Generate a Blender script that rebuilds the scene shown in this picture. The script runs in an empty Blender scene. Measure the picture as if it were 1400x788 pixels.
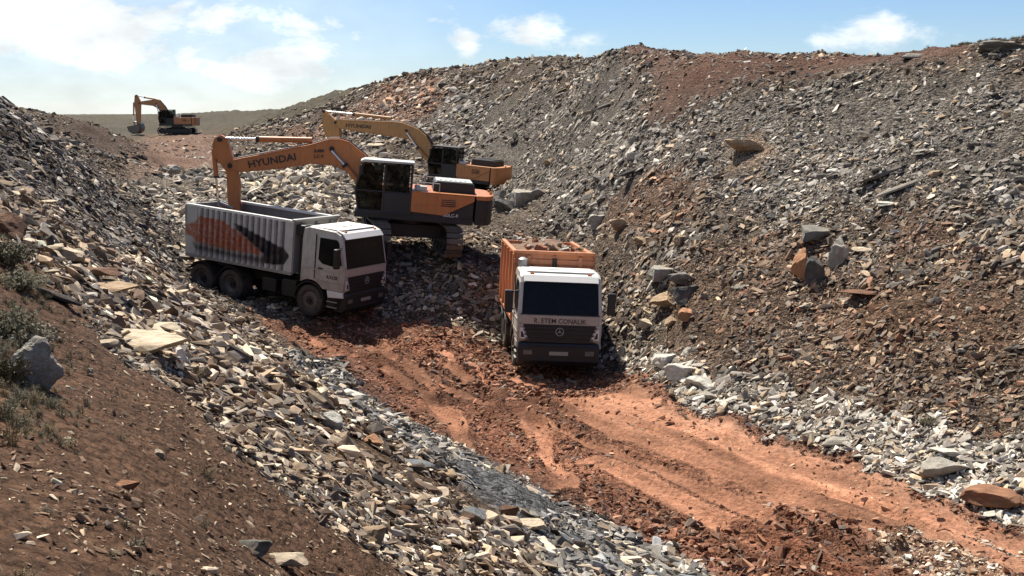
import bpy, bmesh, math, random
import numpy as np
from math import radians as RD, pi
from mathutils import Vector, Matrix, Euler, noise as mnoise
sc = bpy.context.scene
COLL = sc.collection
# ------------------------------------------------------------------ camera
cam_d = bpy.data.cameras.new('camera'); cam = bpy.data.objects.new('camera', cam_d); COLL.objects.link(cam)
cam.location = (0, 0, 7.3); cam.rotation_euler = (RD(90 - 9.233), 0, 0)
cam_d.sensor_width = 36; cam_d.lens = 36 * 1501 / 1400; cam_d.clip_start = .1; cam_d.clip_end = 20000
sc.camera = cam
# ------------------------------------------------------------------ sun
SUN = Vector((-.8, 1.6, 3.0)).normalized()
sd = bpy.data.lights.new('sun', 'SUN'); sd.energy = 5.0; sd.angle = RD(.5); sd.color = (1, .93, .81)
so = bpy.data.objects.new('sun', sd); COLL.objects.link(so); so.location = SUN * 100
so.rotation_euler = SUN.to_track_quat('Z', 'Y').to_euler()
# ------------------------------------------------------------------ world
w = bpy.data.worlds.new('World'); sc.world = w; w.use_nodes = True
nt = w.node_tree; nt.nodes.clear()
def N(t, **k):
    n = nt.nodes.new(t)
    for a, b in k.items(): setattr(n, a, b)
    return n
def M(op, a, b=None, c=None, clamp=False):
    n = nt.nodes.new('ShaderNodeMath'); n.operation = op; n.use_clamp = clamp
    for i, x in enumerate((a, b, c)):
        if x is None: continue
        if isinstance(x, (int, float)): n.inputs[i].default_value = x
        else: nt.links.new(x, n.inputs[i])
    return n.outputs[0]
def sky_world():
    out = N('ShaderNodeOutputWorld'); bg = N('ShaderNodeBackground'); bg.inputs[1].default_value = .05
    sky = N('ShaderNodeTexSky'); sky.sky_type = 'NISHITA'; sky.sun_disc = False
    sky.sun_elevation = math.asin(SUN.z); sky.sun_rotation = math.atan2(SUN.x, SUN.y)
    sky.air_density = 1.0; sky.dust_density = 0.0; sky.ozone_density = 3.0
    tc = N('ShaderNodeTexCoord'); sp = N('ShaderNodeSeparateXYZ'); nt.links.new(tc.outputs['Generated'], sp.inputs[0])
    x, y, z = sp.outputs
    az = M('ARCTAN2', x, y)
    # cumulus banks: noise on the sky direction, stretched sideways, with denser banks where the photograph has them
    cv = N('ShaderNodeCombineXYZ'); nt.links.new(M('MULTIPLY', az, 9.0), cv.inputs[0]); nt.links.new(M('MULTIPLY', z, 17.0), cv.inputs[1])
    cv.inputs[2].default_value = 3.3
    n1 = N('ShaderNodeTexNoise'); nt.links.new(cv.outputs[0], n1.inputs['Vector'])
    n1.inputs['Scale'].default_value = 1.3; n1.inputs['Detail'].default_value = 12; n1.inputs['Roughness'].default_value = .64; n1.inputs['Distortion'].default_value = .25
    bias = None
    for (px, py, sx, sy, a) in ((130, 50, 230, 60, .40), (60, 40, 130, 60, .45), (300, 45, 90, 40, .36), (395, 95, 95, 36, .36), (450, 110, 60, 18, .25), (640, 62, 22, 20, .20), (725, 50, 66, 24, .22), (800, 60, 30, 14, .22), (1185, 52, 50, 20, .20), (1110, 66, 50, 12, .17), (1240, 60, 30, 14, .15)):
        a0 = math.atan((px - 700) / 1501 ); e0 = (150 - py) / 1501
        dx = M('DIVIDE', M('SUBTRACT', az, a0), sx / 1501); dz = M('DIVIDE', M('SUBTRACT', z, e0), sy / 1501)
        g = M('MULTIPLY', M('EXPONENT', M('MULTIPLY', M('ADD', M('MULTIPLY', dx, dx), M('MULTIPLY', dz, dz)), -1)), a)
        bias = g if bias is None else M('MAXIMUM', bias, g)
    dens = M('ADD', M('ADD', n1.outputs['Fac'], bias), -.02)
    mr = N('ShaderNodeMapRange'); mr.interpolation_type = 'SMOOTHSTEP'; nt.links.new(dens, mr.inputs[0])
    mr.inputs[1].default_value = .58; mr.inputs[2].default_value = .80
    # thin high veil, denser towards the left
    veil = M('MULTIPLY', M('SUBTRACT', 1.0, M('ADD', M('MULTIPLY', x, 3.0), .9, clamp=True)), .55)
    n2 = N('ShaderNodeTexNoise'); nt.links.new(cv.outputs[0], n2.inputs['Vector']); n2.inputs['Scale'].default_value = .55; n2.inputs['Detail'].default_value = 5
    veil = M('MULTIPLY', veil, M('ADD', n2.outputs['Fac'], .45))
    fac = M('MAXIMUM', mr.outputs[0], M('MULTIPLY', veil, .8), clamp=True)
    # cloud brightness varies a little with its own thickness
    n3 = N('ShaderNodeTexNoise'); nt.links.new(cv.outputs[0], n3.inputs['Vector']); n3.inputs['Scale'].default_value = 2.3; n3.inputs['Detail'].default_value = 6
    br = N('ShaderNodeMapRange'); nt.links.new(n3.outputs['Fac'], br.inputs[0]); br.inputs[1].default_value = .3; br.inputs[2].default_value = .7; br.inputs[3].default_value = 10; br.inputs[4].default_value = 14.5
    cc = N('ShaderNodeCombineXYZ')
    nt.links.new(M('MULTIPLY', br.outputs[0], .93), cc.inputs[0]); nt.links.new(M('MULTIPLY', br.outputs[0], .98), cc.inputs[1]); nt.links.new(br.outputs[0], cc.inputs[2])
    # the sky's colour, kept as the Nishita model gives it, only scaled
    sk = N('ShaderNodeVectorMath', operation='MULTIPLY'); nt.links.new(sky.outputs[0], sk.inputs[0]); sk.inputs[1].default_value = SKYMUL
    mx = N('ShaderNodeMix', data_type='RGBA'); nt.links.new(fac, mx.inputs[0]); nt.links.new(sk.outputs[0], mx.inputs[6]); nt.links.new(cc.outputs[0], mx.inputs[7])
    nt.links.new(mx.outputs[2], bg.inputs[0]); nt.links.new(bg.outputs[0], out.inputs[0])
SKYMUL = (.92, 1.05, 1.30)
sky_world()
vs = sc.view_settings; vs.view_transform = 'Standard'; vs.look = 'None'; vs.exposure = .85; vs.gamma = 1
# ------------------------------------------------------------------ helpers
rnd = random.Random(3)
def tag(o, label=None, cat=None, group=None, kind=None):
    if label: o['label'] = label
    if cat: o['category'] = cat
    if group: o['group'] = group
    if kind: o['kind'] = kind
    return o
def empty(name, loc, rot=(0, 0, 0), label=None, cat=None, group=None, parent=None):
    o = bpy.data.objects.new(name, None); COLL.objects.link(o); o.location = loc; o.rotation_euler = rot
    o.empty_display_size = .3
    if parent: o.parent = parent
    return tag(o, label, cat, group)
def link(name, me, parent=None, loc=None, rot=None, scale=None):
    o = bpy.data.objects.new(name, me); COLL.objects.link(o)
    if parent: o.parent = parent
    if loc is not None: o.location = loc
    if rot is not None: o.rotation_euler = rot
    if scale is not None: o.scale = scale
    return o
class MB:
    def __init__(s): s.v = []; s.f = []
    def add(s, vs_, fs):
        n = len(s.v); s.v += [tuple(a) for a in vs_]; s.f += [tuple(i + n for i in q) for q in fs]; return s
    def box(s, x0, x1, y0, y1, z0, z1):
        return s.add([(x0, y0, z0), (x1, y0, z0), (x1, y1, z0), (x0, y1, z0), (x0, y0, z1), (x1, y0, z1), (x1, y1, z1), (x0, y1, z1)],
                     [(0, 3, 2, 1), (4, 5, 6, 7), (0, 1, 5, 4), (1, 2, 6, 5), (2, 3, 7, 6), (3, 0, 4, 7)])
    def prism(s, pts, a0, a1, axis='y', sc1=None):
        """extrude a 2-D outline; axis y: pts are (x,z); axis x: pts are (y,z); axis z: pts are (x,y)"""
        def P(p, a, k=0):
            if axis == 'y': return (p[0], a, p[1])
            if axis == 'x': return (a, p[0], p[1])
            return (p[0], p[1], a)
        ar = sum(pts[i - 1][0] * pts[i][1] - pts[i][0] * pts[i - 1][1] for i in range(len(pts)))
        if ar < 0: pts = pts[::-1]
        n = len(pts); q = pts if sc1 is None else sc1
        if sc1 is not None and ar < 0: q = sc1[::-1]
        vs_ = [P(p, a0) for p in pts] + [P(p, a1) for p in q]
        side = [(i, (i + 1) % n, (i + 1) % n + n, i + n) for i in range(n)]
        caps = [tuple(range(n))[::-1], tuple(range(n, 2 * n))]
        fs = side + caps
        if (axis == 'y') == (a1 > a0): fs = [g[::-1] for g in fs]
        return s.add(vs_, fs)
    def tube(s, p0, p1, r, n=10, r1=None, caps=True):
        p0 = Vector(p0); p1 = Vector(p1); d = (p1 - p0).normalized(); r1 = r if r1 is None else r1
        u = d.orthogonal().normalized(); w_ = d.cross(u)
        vs_ = []
        for p, rr in ((p0, r), (p1, r1)):
            for i in range(n):
                a = 2 * pi * i / n; vs_.append(tuple(p + (u * math.cos(a) + w_ * math.sin(a)) * rr))
        fs = [(i, (i + 1) % n, n + (i + 1) % n, n + i) for i in range(n)]
        if caps: fs += [tuple(range(n))[::-1], tuple(range(n, 2 * n))]
        return s.add(vs_, fs)
    def path(s, pts, r, n=8):
        for a, b in zip(pts[:-1], pts[1:]): s.tube(a, b, r, n)
        return s
    def lathe(s, prof, n=28, c=(0, 0, 0)):
        """turn an outline (axial y, radius) about the y axis"""
        k = len(prof); vs_ = []
        for i in range(n):
            a = 2 * pi * i / n
            for (y, r) in prof: vs_.append((c[0] + r * math.cos(a), c[1] + y, c[2] + r * math.sin(a)))
        fs = []
        for i in range(n):
            j = (i + 1) % n
            for q in range(k - 1): fs.append((i * k + q, i * k + q + 1, j * k + q + 1, j * k + q))
        return s.add(vs_, fs)
    def mesh(s, name, mat, smooth=False):
        me = bpy.data.meshes.new(name); me.from_pydata(s.v, [], s.f)
        bm = bmesh.new(); bm.from_mesh(me); bmesh.ops.recalc_face_normals(bm, faces=bm.faces[:]); bm.to_mesh(me); bm.free()
        if mat: me.materials.append(mat)
        if smooth: me.polygons.foreach_set('use_smooth', [True] * len(me.polygons))
        me.update(); return me
    def build(s, name, mat, parent=None, bevel=0, smooth=False, **k):
        o = link(name, s.mesh(name, mat, smooth), parent, **k)
        if bevel:
            m = o.modifiers.new('bevel', 'BEVEL'); m.width = bevel; m.segments = 2; m.limit_method = 'ANGLE'; m.angle_limit = RD(35); m.use_clamp_overlap = True
            m.harden_normals = False
        if smooth:
            m = o.modifiers.new('split', 'EDGE_SPLIT'); m.split_angle = RD(38)
        return o
# ------------------------------------------------------------------ materials
def mat(name, col, rough=.6, metal=0, dirt=0, mud=0, dirtcol=(.30, .20, .13), scale=6, spec=.5, bump=0, coat=0, grime=0):
    m = bpy.data.materials.new(name); m.use_nodes = True; t = m.node_tree; b = t.nodes['Principled BSDF']
    b.inputs['Roughness'].default_value = rough; b.inputs['Metallic'].default_value = metal
    b.inputs['Specular IOR Level'].default_value = spec
    b.inputs['Base Color'].default_value = (*col, 1)
    if coat: b.inputs['Coat Weight'].default_value = coat
    tc = t.nodes.new('ShaderNodeTexCoord')
    if dirt or grime or mud:
        n = t.nodes.new('ShaderNodeTexNoise'); n.inputs['Scale'].default_value = scale; n.inputs['Detail'].default_value = 8; n.inputs['Roughness'].default_value = .65
        t.links.new(tc.outputs['Object'], n.inputs['Vector'])
        r = t.nodes.new('ShaderNodeMapRange'); r.inputs[1].default_value = .42; r.inputs[2].default_value = .72; r.inputs[3].default_value = dirt * .35; r.inputs[4].default_value = min(1, dirt * 1.5)
        t.links.new(n.outputs['Fac'], r.inputs[0])
        x = t.nodes.new('ShaderNodeMix'); x.data_type = 'RGBA'; x.inputs[6].default_value = (*col, 1); x.inputs[7].default_value = (*dirtcol, 1)
        t.links.new(r.outputs[0], x.inputs[0]); last = x.outputs[2]
        if grime:
            n2 = t.nodes.new('ShaderNodeTexNoise'); n2.inputs['Scale'].default_value = 2.2; n2.inputs['Detail'].default_value = 10
            mp = t.nodes.new('ShaderNodeMapping'); mp.inputs['Scale'].default_value = (4, 4, .6); t.links.new(tc.outputs['Object'], mp.inputs[0]); t.links.new(mp.outputs[0], n2.inputs['Vector'])
            r2 = t.nodes.new('ShaderNodeMapRange'); r2.inputs[1].default_value = .5; r2.inputs[2].default_value = .75; r2.inputs[4].default_value = grime
            t.links.new(n2.outputs['Fac'], r2.inputs[0])
            y = t.nodes.new('ShaderNodeMix'); y.data_type = 'RGBA'; t.links.new(last, y.inputs[6]); y.inputs[7].default_value = (.05, .045, .04, 1); t.links.new(r2.outputs[0], y.inputs[0]); last = y.outputs[2]
        if mud:     # red road dust thrown up from below, thickest low down
            sp = t.nodes.new('ShaderNodeSeparateXYZ'); t.links.new(tc.outputs['Object'], sp.inputs[0])
            n4 = t.nodes.new('ShaderNodeTexNoise'); n4.inputs['Scale'].default_value = 3; n4.inputs['Detail'].default_value = 9; n4.inputs['Roughness'].default_value = .7; t.links.new(tc.outputs['Object'], n4.inputs['Vector'])
            ad = t.nodes.new('ShaderNodeMath'); ad.operation = 'MULTIPLY_ADD'; t.links.new(n4.outputs['Fac'], ad.inputs[0]); ad.inputs[1].default_value = -2.6; t.links.new(sp.outputs[2], ad.inputs[2])
            r4 = t.nodes.new('ShaderNodeMapRange'); r4.inputs[1].default_value = .75; r4.inputs[2].default_value = -.9; r4.inputs[3].default_value = 0; r4.inputs[4].default_value = mud; t.links.new(ad.outputs[0], r4.inputs[0])
            z4 = t.nodes.new('ShaderNodeMix'); z4.data_type = 'RGBA'; t.links.new(last, z4.inputs[6]); z4.inputs[7].default_value = (.20, .12, .08, 1); t.links.new(r4.outputs[0], z4.inputs[0]); last = z4.outputs[2]
        t.links.new(last, b.inputs['Base Color'])
    if bump:
        n = t.nodes.new('ShaderNodeTexNoise'); n.inputs['Scale'].default_value = 30; n.inputs['Detail'].default_value = 6; t.links.new(tc.outputs['Object'], n.inputs['Vector'])
        bp = t.nodes.new('ShaderNodeBump'); bp.inputs['Strength'].default_value = bump; bp.inputs['Distance'].default_value = .02
        t.links.new(n.outputs['Fac'], bp.inputs['Height']); t.links.new(bp.outputs[0], b.inputs['Normal'])
    return m
def glass_mat(name, tint, alpha):
    m = bpy.data.materials.new(name); m.use_nodes = True; t = m.node_tree; t.nodes.clear()
    o = t.nodes.new('ShaderNodeOutputMaterial'); g = t.nodes.new('ShaderNodeBsdfGlossy'); g.inputs['Roughness'].default_value = .04
    tr = t.nodes.new('ShaderNodeBsdfTransparent'); tr.inputs[0].default_value = (*tint, 1)
    f = t.nodes.new('ShaderNodeFresnel'); f.inputs[0].default_value = 1.28
    a = t.nodes.new('ShaderNodeMath'); a.operation = 'ADD'; a.inputs[1].default_value = alpha; a.use_clamp = True; t.links.new(f.outputs[0], a.inputs[0])
    x = t.nodes.new('ShaderNodeMixShader'); t.links.new(a.outputs[0], x.inputs[0]); t.links.new(tr.outputs[0], x.inputs[1]); t.links.new(g.outputs[0], x.inputs[2]); t.links.new(x.outputs[0], o.inputs[0])
    return m
def rock_mat(name, mode):
    m = bpy.data.materials.new(name); m.use_nodes = True; t = m.node_tree; b = t.nodes['Principled BSDF']
    b.inputs['Roughness'].default_value = .88; b.inputs['Specular IOR Level'].default_value = .25
    if mode == 'inst':
        a = t.nodes.new('ShaderNodeAttribute'); a.attribute_type = 'INSTANCER'; a.attribute_name = 'tone'; src = a.outputs['Color']
    else:
        a = t.nodes.new('ShaderNodeObjectInfo'); src = a.outputs['Color']
    tc = t.nodes.new('ShaderNodeTexCoord')
    n = t.nodes.new('ShaderNodeTexNoise'); n.inputs['Scale'].default_value = 2.3 if mode == 'inst' else 3.5; n.inputs['Detail'].default_value = 7; n.inputs['Roughness'].default_value = .7
    t.links.new(tc.outputs['Object'], n.inputs['Vector'])
    r = t.nodes.new('ShaderNodeMapRange'); r.inputs[1].default_value = .3; r.inputs[2].default_value = .7; r.inputs[3].default_value = .55; r.inputs[4].default_value = 1.3
    t.links.new(n.outputs['Fac'], r.inputs[0])
    v = t.nodes.new('ShaderNodeVectorMath'); v.operation = 'SCALE'; t.links.new(src, v.inputs[0]); t.links.new(r.outputs[0], v.inputs['Scale'])
    # rust and soil staining in patches
    n2 = t.nodes.new('ShaderNodeTexNoise'); n2.inputs['Scale'].default_value = 1.4; n2.inputs['Detail'].default_value = 4; t.links.new(tc.outputs['Object'], n2.inputs['Vector'])
    r2 = t.nodes.new('ShaderNodeMapRange'); r2.inputs[1].default_value = .55; r2.inputs[2].default_value = .75; r2.inputs[4].default_value = .5
    t.links.new(n2.outputs['Fac'], r2.inputs[0])
    x = t.nodes.new('ShaderNodeMix'); x.data_type = 'RGBA'; t.links.new(r2.outputs[0], x.inputs[0]); t.links.new(v.outputs[0], x.inputs[6]); x.inputs[7].default_value = (.24, .13, .07, 1)
    t.links.new(x.outputs[2], b.inputs['Base Color'])
    if mode != 'inst':
        n3 = t.nodes.new('ShaderNodeTexNoise'); n3.inputs['Scale'].default_value = 9; n3.inputs['Detail'].default_value = 9; n3.inputs['Roughness'].default_value = .7
        mp = t.nodes.new('ShaderNodeMapping'); mp.inputs['Scale'].default_value = (1, 1, 4); t.links.new(tc.outputs['Object'], mp.inputs[0]); t.links.new(mp.outputs[0], n3.inputs['Vector'])
        bp = t.nodes.new('ShaderNodeBump'); bp.inputs['Strength'].default_value = .9; bp.inputs['Distance'].default_value = .06
        t.links.new(n3.outputs['Fac'], bp.inputs['Height']); t.links.new(bp.outputs[0], b.inputs['Normal'])
    return m
MT = dict(
    white=mat('white_paint', (.50, .49, .455), .42, dirt=.4, dirtcol=(.36, .28, .21), grime=.3, mud=.6),
    roofwhite=mat('roof_white', (.72, .71, .67), .5, dirt=.12, dirtcol=(.5, .42, .33)),
    dullwhite=mat('dusty_white_panel', (.42, .37, .32), .6, dirt=.4, dirtcol=(.34, .26, .19)),
    black=mat('black_plastic', (.010, .010, .012), .5, dirt=.05, dirtcol=(.08, .06, .045)),
    chassis=mat('chassis_black', (.014, .013, .013), .65, dirt=.12, dirtcol=(.10, .07, .05)),
    rubber=mat('tyre_rubber', (.022, .021, .02), .85, dirt=.35, dirtcol=(.20, .15, .11)),
    rim=mat('rim_steel', (.10, .095, .09), .55, metal=.2, dirt=.5, dirtcol=(.26, .2, .15)),
    glass=mat('dark_glass', (.004, .005, .006), .15, spec=.14, dirt=.05, dirtcol=(.12, .1, .08)),
    orange=mat('orange_paint', (.50, .155, .03), .42, dirt=.3, dirtcol=(.33, .19, .11), grime=.35, mud=.3),
    tipor=mat('tipper_orange', (.60, .20, .07), .5, dirt=.4, dirtcol=(.40, .25, .16), grime=.3, mud=.4),
    yellow=mat('yellow_paint', (.48, .175, .045), .5, dirt=.4, dirtcol=(.33, .22, .13), grime=.35),
    yellow2=mat('faded_yellow_paint', (.42, .20, .055), .55, dirt=.35, dirtcol=(.28, .19, .11), grime=.4),
    greymet=mat('grey_metal', (.33, .33, .32), .5, metal=.3, dirt=.25, dirtcol=(.3, .25, .2)),
    chrome=mat('rod_chrome', (.75, .75, .74), .18, metal=1),
    track=mat('track_steel', (.13, .115, .10), .55, metal=.5, dirt=.5, dirtcol=(.24, .18, .13)),
    lamp=mat('lamp_lens', (.62, .62, .60), .12, spec=.8),
    amber=mat('amber_lens', (.55, .16, .02), .3),
    hood=mat('hood_grey', (.42, .44, .43), .5, dirt=.3, dirtcol=(.4, .34, .27)),
    plate=mat('number_plate', (.30, .29, .27), .5, dirt=.3),
    ink=mat('lettering_black', (.015, .014, .014), .5),
    inkw=mat('lettering_white', (.55, .55, .53), .5),
    seat=mat('seat_fabric', (.03, .03, .032), .8),
    skin=mat('skin', (.38, .2, .13), .6), shirt=mat('shirt', (.35, .33, .32), .85),
    stem=mat('dry_stem', (.16, .12, .07), .9),
    hose=mat('rubber_hose', (.015, .015, .015), .5),
)
def text_obj(name, s, size, parent, loc, rot, m, depth=.004, sx=1.0, bold=0.0):
    cu = bpy.data.curves.new(name, 'FONT'); cu.body = s; cu.size = size; cu.extrude = depth; cu.offset = bold; cu.align_x = 'CENTER'; cu.align_y = 'CENTER'; cu.resolution_u = 2
    t = bpy.data.objects.new('tmp', cu); COLL.objects.link(t)
    dg = bpy.context.evaluated_depsgraph_get(); me = bpy.data.meshes.new_from_object(t.evaluated_get(dg))
    bpy.data.objects.remove(t); me.materials.clear(); me.materials.append(m)
    o = link(name, me, parent, loc, rot); o.scale = (sx, 1, 1); return o
# ------------------------------------------------------------------ ground height
# the land: control points of a thin-plate surface over (bearing, log distance), outlines of the kinds of ground, wheel tracks
CP=[[-1.97, 4.0, 5.52], [-1.76, 5.0, 5.08], [-1.59, 7.5, 3.97], [-0.74, 10.5, 2.64], [1.02, 14.5, 0.86], [3.64, 17.2, -0.34], [-2.39, 4.9, 5.44], [-2.09, 6.0, 5.03], [-1.88, 9.0, 3.89], [-0.91, 13.0, 2.37], [0.61, 17.5, 0.67], [2.05, 19.6, -0.13], [-3.04, 6.3, 5.37], [-2.85, 7.5, 5.0], [-2.76, 10.0, 4.23], [-2.5, 14.5, 2.85], [-1.48, 21.5, 0.71], [-0.32, 23.2, -0.15], [-3.92, 8.7, 5.25], [-3.94, 10.5, 4.82], [-4.11, 14.0, 4.0], [-4.11, 20.0, 2.3], [-3.85, 25.5, 0.57], [-3.12, 26.7, -0.13], [-5.2, 11.0, 5.47], [-5.2, 12.0, 5.14], [-5.77, 15.0, 4.95], [-4.92, 14.5, 4.48], [-6.09, 20.0, 3.69], [-6.53, 26.0, 2.07], [-6.44, 31.5, 0.31], [-6.11, 13.0, 5.66], [-6.64, 15.0, 5.51], [-8.04, 20.0, 4.92], [-8.9, 25.0, 3.98], [-10.46, 33.0, 2.14], [-7.93, 17.0, 5.85], [-10.23, 24.0, 5.41], [-11.79, 31.0, 4.44], [-12.98, 38.0, 3.03], [-13.72, 43.0, 1.6], [-12.03, 26.0, 6.45], [-13.98, 33.0, 5.9], [-15.4, 40.0, 4.94], [-16.23, 46.0, 3.82], [-16.69, 50.0, 2.69], [-15.18, 33.0, 7.47], [-15.88, 36.0, 7.07], [-16.89, 40.0, 6.47], [-17.58, 45.0, 5.39], [-20.0, 43.0, 6.0], [-19.5, 50.0, 5.2], [-26.0, 50.0, 5.5], [-31.84, 75.0, 6.91], [-29.84, 75.0, 7.3], [-28.15, 75.0, 6.62], [-26.03, 73.0, 5.4], [-25.32, 75.0, 4.21], [-24.58, 62.0, 5.48], [-21.86, 60.0, 4.63], [-22.0, 52.0, 5.6], [-37.57, 95.0, 5.94], [-23.4, 75.0, 2.88], [-29.56, 95.0, 3.26], [-138.25, 300.0, 5.16], [-108.64, 300.0, 4.96], [-47.05, 147.0, 4.14], [-42.69, 147.0, 3.95], [-44.83, 170.0, 4.53], [-51.41, 147.0, 4.14], [-72.53, 200.0, 4.05], [-74.2, 262.0, 4.75], [-77.8, 285.0, 6.74], [-67.48, 285.0, 7.11], [-59.69, 275.0, 6.94], [-55.41, 205.0, 4.1], [-46.12, 200.0, 4.96], [-34.41, 100.0, 3.38], [-29.12, 100.0, 3.38], [-20.9, 75.0, 3.12], [-22.57, 68.0, 3.29], [-43.77, 125.0, 3.63], [-26.91, 110.0, 3.71], [-34.17, 140.0, 4.57], [-17.38, 58.0, 2.72], [-20.06, 58.0, 3.3], [-12.14, 52.0, 2.68], [-16.73, 72.0, 3.05], [-25.47, 110.0, 3.35], [-8.34, 50.0, 2.86], [-11.62, 70.0, 3.17], [-15.71, 95.0, 3.89], [-18.47, 112.0, 5.11], [-20.55, 125.0, 7.3], [-22.14, 135.0, 9.22], [-28.58, 145.0, 7.96], [-35.79, 160.0, 6.88], [-15.98, 122.0, 10.14], [-11.73, 112.0, 10.56], [-6.93, 106.0, 10.86], [-3.3, 101.0, 11.08], [0.0, 94.0, 11.18], [2.81, 86.0, 11.18], [4.57, 70.0, 10.77], [5.21, 61.5, 10.47], [-6.78, 68.0, 2.84], [-8.43, 85.0, 4.53], [-9.67, 98.0, 7.3], [-1.59, 39.5, 2.06], [-1.46, 43.5, 2.41], [-0.35, 52.0, 2.85], [-0.45, 68.0, 2.61], [0.93, 70.0, 3.17], [-2.78, 84.0, 4.56], [-3.06, 93.0, 7.3], [0.69, 52.0, 2.16], [2.0, 60.0, 2.97], [2.35, 71.0, 4.98], [2.56, 78.0, 7.3], [3.25, 37.0, 1.13], [2.96, 44.0, 1.47], [4.16, 41.5, 3.19], [4.44, 44.5, 4.38], [4.76, 48.0, 5.73], [5.36, 54.5, 8.01], [3.18, 36.0, 0.06], [3.33, 30.44, 0.0], [3.72, 34.46, 1.56], [4.21, 39.37, 3.41], [4.86, 45.92, 5.8], [5.46, 51.97, 7.97], [6.04, 57.88, 10.07], [6.77, 64.82, 10.07], [9.06, 86.82, 9.06], [18.13, 173.63, 8.06], [4.57, 26.6, 0.0], [4.84, 28.34, 0.61], [5.33, 31.58, 2.04], [5.96, 35.66, 3.77], [6.77, 40.95, 5.96], [7.5, 45.69, 7.89], [8.15, 49.95, 9.6], [9.13, 55.94, 9.6], [12.23, 74.93, 8.64], [24.45, 149.85, 7.68], [6.61, 23.92, 0.0], [7.25, 26.54, 1.04], [7.93, 29.37, 2.41], [8.78, 32.86, 4.05], [9.86, 37.3, 6.08], [10.81, 41.19, 7.83], [11.64, 44.58, 9.34], [13.04, 49.93, 9.34], [17.46, 66.88, 8.41], [34.92, 133.75, 7.47], [8.09, 21.15, 0.0], [9.17, 24.43, 1.54], [9.96, 26.8, 2.83], [10.91, 29.68, 4.36], [12.09, 33.25, 6.22], [13.11, 36.32, 7.77], [14.06, 39.17, 9.2], [15.74, 43.87, 9.2], [21.08, 58.76, 8.28], [42.17, 117.52, 7.36], [9.46, 19.33, 0.0], [10.92, 22.85, 1.91], [11.78, 24.91, 3.15], [12.81, 27.38, 4.59], [14.07, 30.4, 6.31], [15.13, 32.94, 7.73], [16.39, 35.93, 9.38], [18.35, 40.25, 9.38], [24.58, 53.9, 8.44], [49.16, 107.8, 7.5], [-24.36, 148.5, 9.22], [-33.21, 202.5, 7.84], [-66.43, 405.0, 6.46], [-12.9, 123.2, 10.56], [-17.59, 168.0, 8.97], [-35.19, 336.0, 7.39], [-3.63, 111.1, 11.08], [-4.95, 151.5, 9.42], [-9.9, 303.0, 7.76], [3.09, 94.6, 11.4], [4.21, 129.0, 9.69], [8.42, 258.0, 7.98], [0.79, 23.82, 0.0], [2.92, 21.91, 0.0], [5.31, 19.92, 0.0], [5.72, 17.17, 0.0], [8.01, 17.17, 0.0], [4.87, 24.35, 0.0], [1.78, 26.73, 0.0], [0.0, 22.36, 0.0], [-2.09, 31.31, 0.0], [-4.42, 33.2, 0.0], [-0.89, 26.73, 0.0], [3.37, 28.1, 0.0], [7.04, 19.22, 0.0], [-2.48, 36.5, -0.04], [-4.89, 36.0, -0.06], [-1.3, 38.5, 0.36], [-2.67, 39.5, 0.72], [-3.79, 40.2, 1.29], [-8.0, 8.0, 6.0], [-12.0, 14.0, 6.8], [-20.0, 25.0, 7.8], [-30.0, 40.0, 8.0], [-6.0, 2.0, 6.1], [0.0, 0.0, 5.65], [3.0, 0.0, 5.0], [6.0, 5.0, 2.5], [8.7, 8.7, 0.0], [12.0, 10.0, 0.0], [17.0, 11.0, 1.5], [23.0, 14.0, 6.0], [28.0, 22.0, 9.5], [26.0, 30.0, 10.0], [5.0, -5.0, 5.5], [-5.0, -5.0, 6.2], [30.0, 5.0, 9.0], [14.0, 2.0, 1.5], [-100.0, 150.0, 5.0], [-150.0, 300.0, 4.5], [60.0, 60.0, 9.5], [100.0, 150.0, 8.0], [-45.0, 100.0, 5.0], [-60.0, 60.0, 6.5], [-300.0, 600.0, 3.0], [0.0, 600.0, 3.0], [300.0, 600.0, 4.0], [-1200.0, 3000.0, -13.0], [1200.0, 3000.0, -13.0], [0.0, 3000.0, -13.0], [0.0, 7000.0, -60.0], [4000.0, 6000.0, -60.0], [-4000.0, 6000.0, -60.0], [0.0, -30.0, 6.0], [0.0, -300.0, 5.0], [300.0, 0.0, 6.0], [-300.0, 0.0, 6.0], [7.29, 62.0, 9.94], [6.58, 56.0, 9.86], [8.83, 75.0, 10.01], [8.62, 55.0, 9.78], [9.41, 60.0, 9.7], [12.24, 78.0, 10.22], [11.36, 58.0, 9.84], [14.71, 75.0, 10.11], [6.11, 72.0, 10.82], [7.22, 85.0, 10.92], [5.22, 80.0, 11.11], [6.21, 95.0, 11.22], [12.57, 55.0, 9.78], [0.0, 30.6, -0.5], [2.6, 30.4, -0.5], [1.2, 29.4, -0.42], [3.6, 31.0, -0.42], [3.9, 32.6, -0.4], [-0.1, 28.2, -0.15], [4.2, 29.2, -0.15], [2.5, 28.2, -0.2], [-5.86, 38.4, 0.41], [-6.8, 36.52, 0.45], [-8.87, 39.93, 0.7], [-9.82, 38.06, 0.75], [-10.12, 40.57, 0.82], [-11.07, 38.69, 0.87], [2.24, 32.89, -0.5], [0.16, 32.71, -0.4], [1.95, 36.27, -0.62], [-0.14, 36.1, -0.51], [1.83, 37.67, -0.67], [-0.26, 37.49, -0.56], [-5.41, 39.59, 2.32], [-5.7, 42.38, 2.39], [-2.24, 39.92, 2.03], [-2.53, 42.71, 2.1], [-3.97, 41.15, 2.21], [-5.11, 69.83, 1.85], [-4.02, 72.41, 1.83], [-2.18, 68.59, 1.59], [-1.09, 71.17, 1.57], [-3.1, 70.5, 1.71], [-45.94, 145.6, 4.04], [-45.94, 148.4, 4.04], [-42.74, 145.6, 4.04], [-42.74, 148.4, 4.04], [-44.34, 147.0, 4.04]]
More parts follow.
